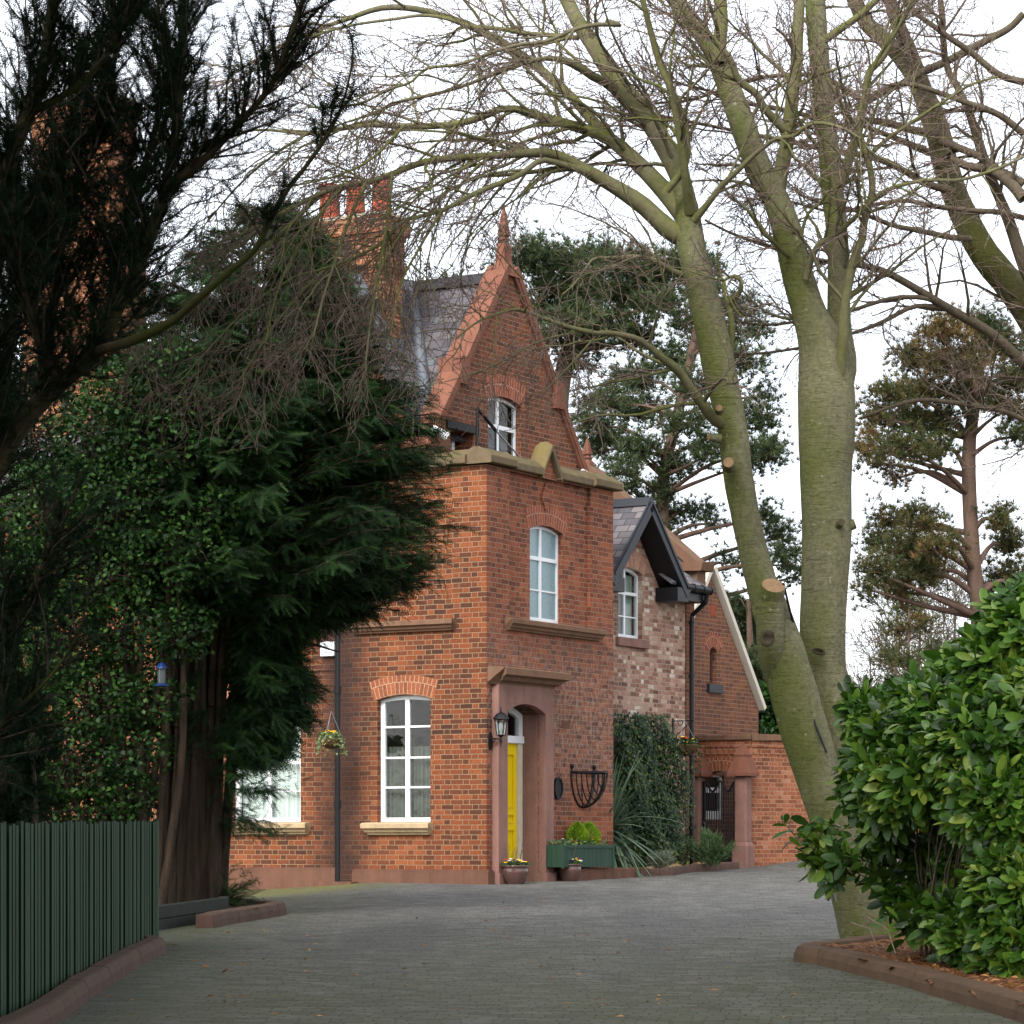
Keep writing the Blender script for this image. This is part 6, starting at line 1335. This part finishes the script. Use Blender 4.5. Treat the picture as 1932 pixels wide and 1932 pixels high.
SL.append(limb([(-200,1500,30,24),(-60,1420,16,23.5),(40,1330,9,23.3),(100,1270,7,23.2),(150,1200,5,23.1)],20))
for pts in ([(-100,1050,40,24),(-220,700,30,23),(-300,300,24,22),(-350,-100,18,21)],[(-150,1200,40,24),(-330,900,28,22.5),(-480,500,20,21),(-560,100,14,19.5)]): SL.append(limb(pts,24))
V,Q = join([tube_np(P,nobble(P,R,.1),12) for P,R in SL]); np_mesh('trunk', V-y1, [Q], M['yewbark_moss'], Y1, smooth=True)
P1s = []
for j,(P,R) in enumerate(SL):
    Ln = np.linalg.norm(np.diff(P,axis=0),axis=1).sum(); n = int(Ln*(3 if j==3 else 22)); s,d,r,t = spawn(P[None],R[None],n,.10 if j not in (0,3) else .30,1,(.4,1.1),.8)
    d = d+np.array([0,0,.35]); P1s.append(grow(s,d,rng.uniform(.35,1.0,n)*(.55 if j==3 else .95),7,.14,(0,0,.05)))
qx = 150; q0 = np.array([W(x_,y_,d_) for x_,y_,d_ in zip(rng.uniform(10,250,qx),rng.uniform(200,640,qx),rng.uniform(24.2,25.4,qx))]); P1s.append(grow(q0,norm(rng.normal(size=(qx,3))*[.6,.5,.4]+[.1,0,.8]),rng.uniform(.5,1.1,qx),7,.14,(0,0,.03)))
P1 = np.concatenate(P1s); V,Q = tubes_np(P1,np.linspace(.012,.003,7)[None]*np.ones((len(P1),1)),4); np_mesh('branches', V-y1, [Q], M['yewbark'], Y1, smooth=True)
s,d,n,sc,t = sprays_on(P1, 42, .10, (.08,.19), -.15, .9, SPRAY, .5)
# the crown goes on over the drive, above and outside the picture, and keeps the light off the foreground
k = 70000; yo = rng.uniform(0,22,k); xo = rng.uniform(-11,np.interp(yo,[0,10,22],[5,2.5,.5]))-(rng.random(k)<.3)*2; zo = CZ+np.maximum(.31*np.maximum(yo,9)+.5,3.2)+rng.uniform(0,2.6,k); ok = (np.sin(xo*1.1)*np.sin(yo*.9+1)+.55*rng.normal(size=k)) > -.45
q_ = np.stack([xo,yo,zo],1)[ok]; k = len(q_)
s = np.concatenate([s,q_]); d = np.concatenate([d,norm(rsph(k)*[1,1,.3])]); n = np.concatenate([n,norm(rsph(k)*.5+[0,0,1])]); sc = np.concatenate([sc,rng.uniform(.25,.5,k)])
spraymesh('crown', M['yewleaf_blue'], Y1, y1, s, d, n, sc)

# ---- dark shrubs under it and the holly
def leafy_mass(name, label, cat, base, blobs, depth, leafmat, n, ln, lbase, bark, stems=14, hang=.0, leafrot='out'):
    """shrub: stems, twigs and leaves spread through blobs given as (px,py,rx,ry,rz metres)"""
    T = empty(name, base, 0, label, cat); o = np.array(base); ps, ns = [], []
    tot = sum(b[2]*b[3] for b in blobs)
    tw = []
    for (px,py,rx,ry,rz) in blobs:
        c_ = W(px,py,depth); k = max(10,int(n*rx*ry/tot)); q = rsph(k)*(rng.uniform(.35,1.0,k)**.45)[:,None]; lum = 1+.16*np.sin(q[:,0]*5+px)*np.sin(q[:,2]*6+py)
        p = c_+q*lum[:,None]*np.array([rx*depth/F,rz,ry*depth/F]); ps.append(p); ns.append(norm(q+[0,0,.25]))
        kk = max(3,k//60); qq = rsph(kk)*.9; e_ = c_+qq*np.array([rx*depth/F,rz,ry*depth/F]); s_ = c_+qq*.1*np.array([rx*depth/F,rz,ry*depth/F])-[0,0,.1]
        u_ = np.linspace(0,1,7)[None,:,None]; tw.append(s_[:,None]*(1-u_)+e_[:,None]*u_+.05*rng.normal(size=(kk,7,3)))
    p = np.concatenate(ps); nn = np.concatenate(ns); k = len(p)
    fwd = norm(nn*.7+rng.normal(size=(k,3))*.7+np.array([0,0,-hang])); up = norm(nn*.6+np.array([0,0,.7])+.5*rng.normal(size=(k,3)))
    leafcloud('foliage', M[leafmat], T, p-o, fwd, up, rng.uniform(.7,1.25,k)*ln, lbase)
    tw = np.concatenate(tw); V,Q = tubes_np(tw,np.linspace(.012,.003,7)[None]*np.ones((len(tw),1)),4)
    ss_ = []
    for b in [q for q in blobs if q[0] < 380 or px > 600][:stems]:
        e_ = W(b[0],b[1],depth); q_ = np.array(base)+np.array([rng.uniform(-.3,.3),rng.uniform(-.2,.2),-.1]); ss_.append(tube_np(*smooth_line([q_,(q_+e_)/2+[rng.uniform(-.2,.2),0,.2],e_],[.06,.04,.012],12),8))
    V2,Q2 = join(ss_+[(V,Q)]); np_mesh('stems', V2-o, [Q2], M[bark], T, smooth=True)
    return T
hb_ = G(215,1725)
leafy_mass('holly_tree','glossy broad leaved holly behind the end of the green fence','tree',(W(250,1600,32.2)[0],32.2,.5),
 [(300,680,90,60,.7),(240,740,90,70,.8),(360,760,70,70,.6),(180,820,90,80,.8),(300,850,110,80,.8),(420,850,45,50,.4),(240,950,120,90,.9),(400,960,60,50,.5),(330,1050,110,80,.8),(180,1080,120,90,.9),(120,1200,100,90,.8),(260,1180,100,80,.8),(340,1190,70,60,.6),(60,1330,80,80,.7),(180,1320,110,80,.8),(280,1320,80,60,.6),(250,1420,80,70,.7),(130,1440,120,80,.8),(40,1470,80,80,.6),(240,1500,60,60,.6),(90,960,110,100,.8),(60,1090,80,90,.7),(170,1530,110,50,.5)], 32.2,'hollyleaf',31000,.064,LEAFR,'yewbark')
leafy_mass('juniper_shrub','blue green juniper behind the fence at the left edge','shrub',(W(20,1650,27)[0],27.0,.5),
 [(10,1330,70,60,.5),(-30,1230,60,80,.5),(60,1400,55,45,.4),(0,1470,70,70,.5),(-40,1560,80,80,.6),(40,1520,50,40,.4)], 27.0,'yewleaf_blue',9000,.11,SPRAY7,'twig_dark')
leafy_mass('laurel_shrub','dark shrub filling the gap behind the left yew stems','shrub',(W(40,1650,35)[0],35.0,.6),
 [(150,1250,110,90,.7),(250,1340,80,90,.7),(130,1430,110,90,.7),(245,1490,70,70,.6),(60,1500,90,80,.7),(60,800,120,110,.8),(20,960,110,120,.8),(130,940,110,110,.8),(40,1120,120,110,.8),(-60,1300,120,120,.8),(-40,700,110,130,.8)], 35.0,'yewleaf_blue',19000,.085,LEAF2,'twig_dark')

# ---- laurel hedge on the right
HD = empty('laurel_hedge', tuple(np.append(W(1790,1700,23)[:2],.45)), 0, 'glossy green laurel hedge at the right edge beside the beech', 'hedge'); hd = np.array(HD.location)
blobs = [(1704,1405,76,60,23.9,.7),(1672,1450,55,60,23.9,.6),(1785,1365,95,66,23.4,.9),(1870,1290,80,70,23.2,.9),(1950,1210,75,75,23,.9),(1740,1480,105,75,23.2,.8),(1860,1420,110,90,22.6,.9),(1712,1550,56,46,23.6,.6),(1668,1575,22,24,23.9,.3),(1618,1480,18,46,24.1,.3),(1950,1510,100,100,22.2,.9),(1880,1530,75,70,22,.7),(1800,1740,46,30,22.8,.4),(1840,1775,52,34,22.2,.45),(1920,1690,78,85,21.7,.7),(1930,1775,70,56,21.4,.6),(1970,1370,100,110,22.4,.9),(1655,1375,34,38,24.0,.4),(1618,1350,14,18,24.2,.3),(1905,1828,48,22,21.3,.4),(1770,1610,42,34,24.2,.4),(1840,1640,55,45,23.4,.5),(1750,1660,36,30,24.2,.3),(2070,1440,110,140,22.4,1),(2180,1470,110,140,22.1,1),(2290,1500,110,130,21.8,1),(2100,1690,100,110,21.4,.8),(2230,1710,100,100,21.1,.8),(2400,1520,110,130,21.6,1)]
sprigs = [(1555,1565,26,10,24.1),(1535,1590,16,8,24.1),(1550,1625,24,14,24.0),(1590,1630,28,16,23.9),(1570,1655,16,9,23.9),(1715,1712,20,12,23.3),(1665,1655,22,14,23.9),(1692,1695,22,14,23.6),(1720,1745,24,14,23.1),(1700,1345,30,14,23.8),(1660,1335,20,12,23.9),(1620,1315,12,12,24.2),(1760,1300,30,16,23.5),(1810,1265,30,18,23.4),(1850,1220,26,18,23.3),(1890,1175,24,18,23.2),(1925,1140,22,18,23.1),(1940,1120,16,14,23.1),(1790,1255,14,10,23.5),(1735,1310,16,12,23.6)]
ps, ns = [], []
for (px,py,rx,ry,d_,rz) in blobs:
    c_ = W(px,py,d_); k = int(rx*ry*.080); q = rsph(k)*(rng.uniform(.55,1.05,k)**.5)[:,None]; q[:,1] = np.where(q[:,1]>.2,-q[:,1]*.8,q[:,1]); ps.append(c_+q*np.array([rx*d_/F,rz,ry*d_/F])); ns.append(norm(q*[1,1,.8]+[0,-.25,.55]))
for (px,py,rx,ry,d_) in sprigs:
    k = max(3,int(rx*ry*.03)); ps.append(W(px,py,d_)+rng.normal(size=(k,3))*np.array([rx*d_/F,.12,ry*d_/F])*.7); ns.append(norm(rsph(k)*.5+[-.35 if px<1700 else -.05,-.2,.35 if px<1700 else .9]))
p = np.concatenate(ps); nn = np.concatenate(ns)
# a dark hollow in the hedge where inner branches show
hc = W(1765,1580,22.9); dv = (p-hc)/np.array([.34,.8,.26]); ok = (dv**2).sum(1) > 1; p,nn = p[ok],nn[ok]; k = len(p)
gzp = gz(p[:,0],p[:,1]); ok = p[:,2] > gzp+.16; p,nn = p[ok],nn[ok]; k = len(p); W8 = 8
ax_ = norm(nn+.35*rng.normal(size=(k,3))); ln_ = rng.uniform(.14,.26,k)
sh = grow(p-ax_*ln_[:,None]*.6, ax_, ln_, 4, .08); V,Q = tubes_np(sh,np.linspace(.006,.003,4)[None]*np.ones((k,1)),4)
lowk = (p[:,2] > gzp[ok]+.8)&(p[:,0] > W(1770,1600,23)[0])
root = np.stack([p[:,0]*.55+.45*(hd[0]+.3)+.15*rng.normal(size=k), p[:,1]*.4+.6*24.2+.2*rng.normal(size=k), np.full(k,.5)],1)[lowk][::22]; e_ = (p-ax_*ln_[:,None]*.6)[lowk][::22]; u_ = np.linspace(0,1,8)[None,:,None]; md = (root+e_)/2+np.array([0,.3,.3])+.3*rng.normal(size=root.shape); br3 = (1-u_)**2*root[:,None]+2*u_*(1-u_)*md[:,None]+u_*u_*e_[:,None]
V3,Q3 = tubes_np(br3,np.linspace(.015,.004,8)[None]*np.ones((len(br3),1)),5); Vj,Qj = join([(V,Q),(V3,Q3)]); np_mesh('branches', Vj-hd, [Qj], M['twig_dark'], HD, smooth=True)
t_ = np.tile(np.linspace(.25,1,W8),(k,1)); x = t_*3; i = np.minimum(x.astype(int),2); f = (x-i)[...,None]; m_ = np.arange(k)[:,None]; pos = sh[m_,i]*(1-f)+sh[m_,i+1]*f; T = norm(sh[m_,i+1]-sh[m_,i])
q0 = rsph(k)[:,None]; S1 = norm(q0-(q0*T).sum(-1,keepdims=True)*T); S2 = np.cross(T,S1); ph = (np.arange(W8)*2.4)[None,:,None]+.3*rng.normal(size=(k,W8,1)); rad = S1*np.cos(ph)+S2*np.sin(ph); el = np.interp(t_,[.25,1],[.25,1.0])[...,None]
fwd = norm(rad*(1.1-el*.6)+T*el*.9+.22*rng.normal(size=rad.shape)+[0,0,-.2]); upv = norm(T*.8-rad*.3+np.array([0,-.1,.45])+.45*rng.normal(size=rad.shape))
szz = rng.uniform(.55,1.25,k*W8)*np.repeat(rng.uniform(.8,1.2,k),W8)*.172*np.interp(t_.ravel(),[.25,.8,1],[1,1,.75])
leafcloud('leaves', M['laurelleaf'], HD, (pos-hd).reshape(-1,3), fwd.reshape(-1,3), upv.reshape(-1,3), szz, LEAF4, np.clip(.42+.25*rng.normal(size=k*W8)+np.repeat(.2*rng.normal(size=k),W8)+.15*t_.ravel(),0,1))
tw = MB()
for a_,b_,r_ in (((1605,1690+50,22.9),(1655,1790,22.6),.006),((1635,1730,22.7),(1690,1800,22.4),.006)): tw.tube([W(*a_),(W(*a_)+W(*b_))/2+[0.05,0,.05],W(*b_)],r_,5)
tw.v = [tuple(np.array(v)-hd) for v in tw.v]; tw.build('bare_twigs', M['beech_twig'], HD)

# ---- pines behind the house
def tuftbase(n=14):
    V,T = [],[]; R0 = np.random.default_rng(5)
    for k in range(n):
        a = k*2.4; e = .25+1.0*R0.random(); d = np.array([math.cos(a)*math.cos(e),math.sin(e),math.sin(a)*math.cos(e)]); s = np.cross(d,R0.normal(size=3)); s /= np.linalg.norm(s); i = len(V); w = .045
        V += [tuple(s*w),tuple(-s*w),tuple(d*(.7+.3*R0.random()))]; T.append((i,i+1,i+2))
    return np.array(V,float),[np.array(T)]
TUFT = tuftbase()
def pine(label, trunk, pads, d, per, size, brown=0, group='pines behind the house'):
    b_ = limb(trunk,30); base = (b_[0][0][0],b_[0][0][1],float(gz(*b_[0][0][:2])))
    T = empty('pine_tree', base, 0, label, 'tree', group); o = np.array(base); parts = [tube_np(b_[0],nobble(*b_,.05),14)]
    ps, ds = [], []; tp = b_[0]
    for (px,py,rx,ry) in pads:
        ry = ry*.50; rx = rx*.84; dd = d+rng.uniform(-2.2,2.2)*(1 if rx>30 else .4); c_ = W(px,py,dd); i = np.argmin(np.abs(tp[:,2]-(c_[2]-.15*abs(c_[0]-tp[:,0])-.3))); q = tp[i]; r0 = min(.10,b_[1][i]*.45)
        parts.append(tube_np(*smooth_line([q,q*.5+c_*.5+[0,0,rng.uniform(-.1,.35)],c_-[0,0,ry*d/F*.4]],[r0,r0*.6,.02],12),6))
        k = int(per*rx*ry/1350)+6; qn = rsph(k)*(rng.uniform(.2,1,k)**.5)[:,None]; qn[:,2] = np.where(qn[:,2]<-.25,-qn[:,2],qn[:,2]); e = c_+qn*np.array([rx*d/F,rx*d/F*.9,ry*d/F]); ps.append(e); ds.append(norm(qn*[.8,.8,.3]+[0,0,.55]))
        m = max(2,k//5); u = np.linspace(0,1,5)[None,:,None]; st_ = c_-np.array([0,0,ry*d/F*.4]); P = st_[None,None]*(1-u)+e[:m,None]*u+.06*rng.normal(size=(m,5,3)); parts.append(tubes_np(P,np.linspace(.03,.008,5)[None]*np.ones((m,1)),3))
    V,Q = join(parts); np_mesh('trunk', V-o, [Q], M['pinebark'], T, smooth=True)
    pb = np.concatenate([np.full(len(x),rng.random()**1.3) for x in ps]); p = np.concatenate(ps); dr = np.concatenate(ds); k = len(p); cl = 6    # each shoot end carries several tufts
    p = np.repeat(p,cl,0)+rng.normal(size=(k*cl,3))*size*.9; dr = norm(np.repeat(dr,cl,0)+.45*rng.normal(size=(k*cl,3)))
    V,Fs = inst(TUFT[0],TUFT[1],p,dr,rsph(len(p)),rng.uniform(.7,1.25,len(p))*size); r = rng.random(len(p))*.7+.3*np.repeat(rng.random(k),cl)
    if brown: r = np.clip(r*.45+brown*np.repeat(.35*rng.random(k)+.65*pb,cl)*.9,0,1)
    np_mesh('crown', V-o, Fs, M['pineleaf_brown' if brown else 'pineleaf'], T, np.repeat(r,len(TUFT[1][0])))
    return T
pine('tall pine crown rising directly behind the steep gable', [(1030,1640,50,62),(1045,1000,40,62),(1055,760,34,62),(1064,700,30,62),(1075,640,26,62),(1100,590,20,62),(1105,530,14,62),(1085,480,8,62)],
 [(1010,475,45,24),(1060,500,70,30),(985,500,25,25),(1130,490,60,28),(1180,505,60,28),(1235,520,60,32),(1290,495,45,24),(1330,505,25,18),(1060,545,70,34),(1130,550,80,40),(1200,570,70,36),(1040,590,50,35),(1090,610,60,30),(1160,620,60,26),(1250,575,45,26),(1040,640,40,24),(1110,650,50,20),(940,505,12,16),(860,532,10,8),(1085,690,40,18),(1200,640,50,20)], 62, 95, .20)
pine('tall pine right of the gable with foliage down to the extension roof', [(1246,1640,40,70),(1248,1100,30,70),(1250,960,25,70),(1255,880,22,70),(1275,800,20,70),(1292,720,18,70),(1315,620,15,70),(1335,520,9,70)],
 [(1330,545,50,26),(1380,590,55,28),(1430,625,25,20),(1290,610,40,22),(1350,650,60,28),(1260,680,55,26),(1410,690,40,24),(1440,745,25,14),(1200,720,60,30),(1310,730,50,26),(1150,760,60,26),(1105,800,45,24),(1210,780,60,26),(1290,800,50,26),(1380,780,50,28),(1440,800,35,22),(1450,855,42,30),(1410,870,40,26),(1340,850,45,28),(1150,830,50,24),(1210,850,55,26),(1120,850,30,18),(1280,880,40,22),(1170,890,40,20),(1245,930,30,24),(1250,980,34,28),(1225,1000,30,20),(1190,920,30,14),(1310,965,32,14),(1345,985,22,12),(1375,1060,22,14),(1470,1010,34,22),(1480,1060,32,30),(1440,975,30,18),(1500,1085,18,14)], 70, 95, .22)
pine('browning pine with a long bare trunk on the right', [(1850,1640,40,58),(1848,1200,33,58),(1838,1080,31,58),(1830,960,28,58),(1828,850,26,58),(1838,770,22,58),(1850,690,16,58),(1855,620,8,58)],
 [(1850,620,50,26),(1780,630,50,28),(1730,680,55,28),(1810,690,70,34),(1890,660,50,34),(1920,720,40,30),(1680,745,50,20),(1750,745,70,28),(1840,740,60,30),(1650,785,36,18),(1700,800,60,26),(1770,800,60,24),(1640,840,34,18),(1700,850,60,26),(1770,850,40,18),(1650,870,30,14),(1690,900,30,12),(1895,770,45,24),(1920,820,35,18),(1680,985,40,18),(1740,985,45,26),(1660,1020,36,20),(1710,1040,60,26),(1770,1030,36,24),(1650,1075,40,18),(1720,1085,50,20),(1760,1080,40,18),(1640,1110,22,12),(1690,1115,28,12),(1885,985,30,24),(1905,1030,34,28),(1920,1090,34,30),(1890,1110,34,26),(1885,1150,40,24),(1910,1180,34,24)], 58, 95, .19, brown=.9)
pine('dark conifer behind the garden wall, half hidden by the beech', [(1420,1640,30,68),(1418,1300,18,68),(1412,1130,8,68)],
 [(1395,1160,26,20),(1420,1170,30,24),(1405,1210,36,24),(1440,1230,36,30),(1415,1260,40,28),(1440,1300,40,28),(1420,1340,40,24),(1380,1140,14,10)], 68, 260, .18, group='pines behind the house')
# bare trees and scrub far off
def bare_tree(label, px, py_top, d, h_px, spread):
    base = W(px,1600,d); o = np.array([base[0],base[1],float(gz(base[0],base[1]))]); T = empty('bare_tree', tuple(o), 0, label, 'tree', 'bare trees in the distance')
    tr = limb([(px,1640,10,d),(px+4,1450,8,d),(px-2,1300,6,d),(px+3,py_top+40,3,d),(px,py_top,1.5,d)],20); V,Q = tube_np(tr[0],tr[1],8); np_mesh('trunk', V-o, [Q], M['twig_dark'], T, smooth=True)
    twigs([tr], 4, 7, 5, spread, spread*.45, spread*.22, T, M['twig_dark'], M['twig_dark'], (0,0,.04), org=o, t0=.35, rmax=.05, rmin=.010, ang=(.5,1.1), flat=1, shrink=.5)
for lab,px,pt,d,h_,s in (('bare tree in the distance just left of the browning pine',1735,1085,96,0,5.0),('small bare tree far off beside the beech trunk',1640,1240,92,0,3.6),('bare tree far off above the laurel hedge near the pine trunk',1800,1110,100,0,4.6),('thin bare tree far off in the gap left of the distant pines',1690,1130,90,0,3.4)): bare_tree(lab,px,pt,d,h_,s)
pine('small distant conifer above the hedge', [(1712,1640,14,84),(1712,1400,10,84),(1715,1150,4,84)], [(1715,1150,34,20),(1690,1190,28,16),(1740,1180,30,18),(1680,1240,26,14),(1720,1250,34,18),(1760,1230,24,14),(1700,1300,40,20),(1750,1310,36,22),(1790,1250,24,14)], 84, 90, .2, brown=.6)
leafy_mass('evergreen_shrub','dark glossy evergreen rising behind the garden wall','shrub',(W(1440,1640,60)[0],60.,1.2),
 [(1445,1330,34,34,.8),(1470,1370,50,40,.9),(1440,1385,40,34,.8),(1520,1390,60,50,1.0),(1500,1330,40,40,.8)],60.,'hollyleaf',5200,.2,LEAF2,'twig_dark')
fh = leafy_mass('far_hedge','dark tall hedge closing the view behind the right laurel','hedge',(W(1750,1640,66)[0],66.,1.3),
 [(1580,1480,80,100,1.5),(1680,1430,100,130,1.5),(1790,1430,110,130,1.5),(1900,1420,120,130,1.5),(2020,1420,120,130,1.5),(1620,1360,50,50,1.2),(1720,1330,60,50,1.2)],66.,'hollyleaf',15000,.26,LEAF2,'twig_dark')

# fallen leaves on the drive
n = 150; px = rng.uniform(120,1500,n); py = rng.uniform(1700,1925,n); P = np.array([G(a,b) for a,b in zip(px,py)])+[0,0,.012]
k2 = 260; e1_ = np.array([rk_[i] for i in range(6)]); q = rng.random(k2)*4.99; i = q.astype(int); f = (q-i)[:,None]; pb_ = e1_[i]*(1-f)+e1_[i+1]*f+np.abs(rng.normal(size=(k2,2)))*[.35,.5]+[.2,.25]; PB = np.column_stack([pb_,gz(pb_[:,0],pb_[:,1])+.135])
P = np.concatenate([P,PB]); n = len(P); dr = rsph(n); dr[:,2] *= .15; up = rsph(n)*.35+[0,0,1]
o = leafcloud('fallen_leaves', M['deadleaf'], None, P, dr, up, rng.uniform(.03,.075,n), LEAF2); tag(o, 'scattered dead leaves lying on the block paved drive', 'leaves', kind='stuff')
# a few dry leaves still hanging in the beech are part of its twigs
# ---------------------------------------------------------------- camera, sky and sun
cam = bpy.data.cameras.new('camera'); co_ = bpy.data.objects.new('camera', cam); COL.objects.link(co_); SC.camera = co_
co_.location = (0,0,CZ); co_.rotation_euler = (math.radians(90),0,0); cam.sensor_width = 36; cam.lens = 36*F/1932; cam.shift_y = (HY-966)/1932; cam.clip_end = 3000
SUN_EL, SUN_AZ = math.radians(42), math.radians(205)     # azimuth measured clockwise from +Y: behind the camera, to the left
wd = bpy.data.worlds.new('World'); SC.world = wd; wd.use_nodes = True; nt = wd.node_tree; bg = nt.nodes['Background']
sky = nt.nodes.new('ShaderNodeTexSky'); sky.sky_type = 'NISHITA'; sky.sun_disc = False; sky.sun_elevation = SUN_EL; sky.sun_rotation = SUN_AZ; sky.air_density = 1.2; sky.dust_density = 2; sky.ozone_density = 1
hs = nt.nodes.new('ShaderNodeHueSaturation'); hs.inputs['Saturation'].default_value = .18; hs.inputs['Value'].default_value = 1.0
nt.links.new(sky.outputs[0], hs.inputs['Color']); tc = nt.nodes.new('ShaderNodeTexCoord'); cn = nt.nodes.new('ShaderNodeTexNoise'); cn.inputs['Scale'].default_value = 2.2; cn.inputs['Detail'].default_value = 5; cn.inputs['Distortion'].default_value = .4
nt.links.new(tc.outputs['Generated'], cn.inputs['Vector']); cr = nt.nodes.new('ShaderNodeValToRGB'); e = cr.color_ramp.elements; e[0].position = .3; e[0].color = (.80,.84,.92,1); e[1].position = .62; e[1].color = (1.06,1.06,1.07,1)
nt.links.new(cn.outputs['Fac'], cr.inputs[0]); mx = nt.nodes.new('ShaderNodeMix'); mx.data_type = 'RGBA'; mx.blend_type = 'MULTIPLY'; mx.inputs[0].default_value = 1
nt.links.new(hs.outputs[0], mx.inputs[6]); nt.links.new(cr.outputs[0], mx.inputs[7])          # thin, uneven overcast
nt.links.new(mx.outputs[2], bg.inputs['Color']); bg.inputs['Strength'].default_value = .122
su = bpy.data.lights.new('sun', 'SUN'); so = bpy.data.objects.new('sun', su); COL.objects.link(so); su.energy = 1.0; su.angle = math.radians(25); su.color = (1,.95,.87)
dv = Vector((math.sin(SUN_AZ)*math.cos(SUN_EL), math.cos(SUN_AZ)*math.cos(SUN_EL), math.sin(SUN_EL))); so.rotation_euler = dv.to_track_quat('Z','Y').to_euler(); so.location = (-10,-10,30)
SC.view_settings.view_transform = 'Standard'; SC.view_settings.look = 'None'; SC.view_settings.exposure = 1.68; SC.view_settings.gamma = 1
SC.render.engine = 'CYCLES'; SC.cycles.max_bounces = 8; SC.cycles.transparent_max_bounces = 16
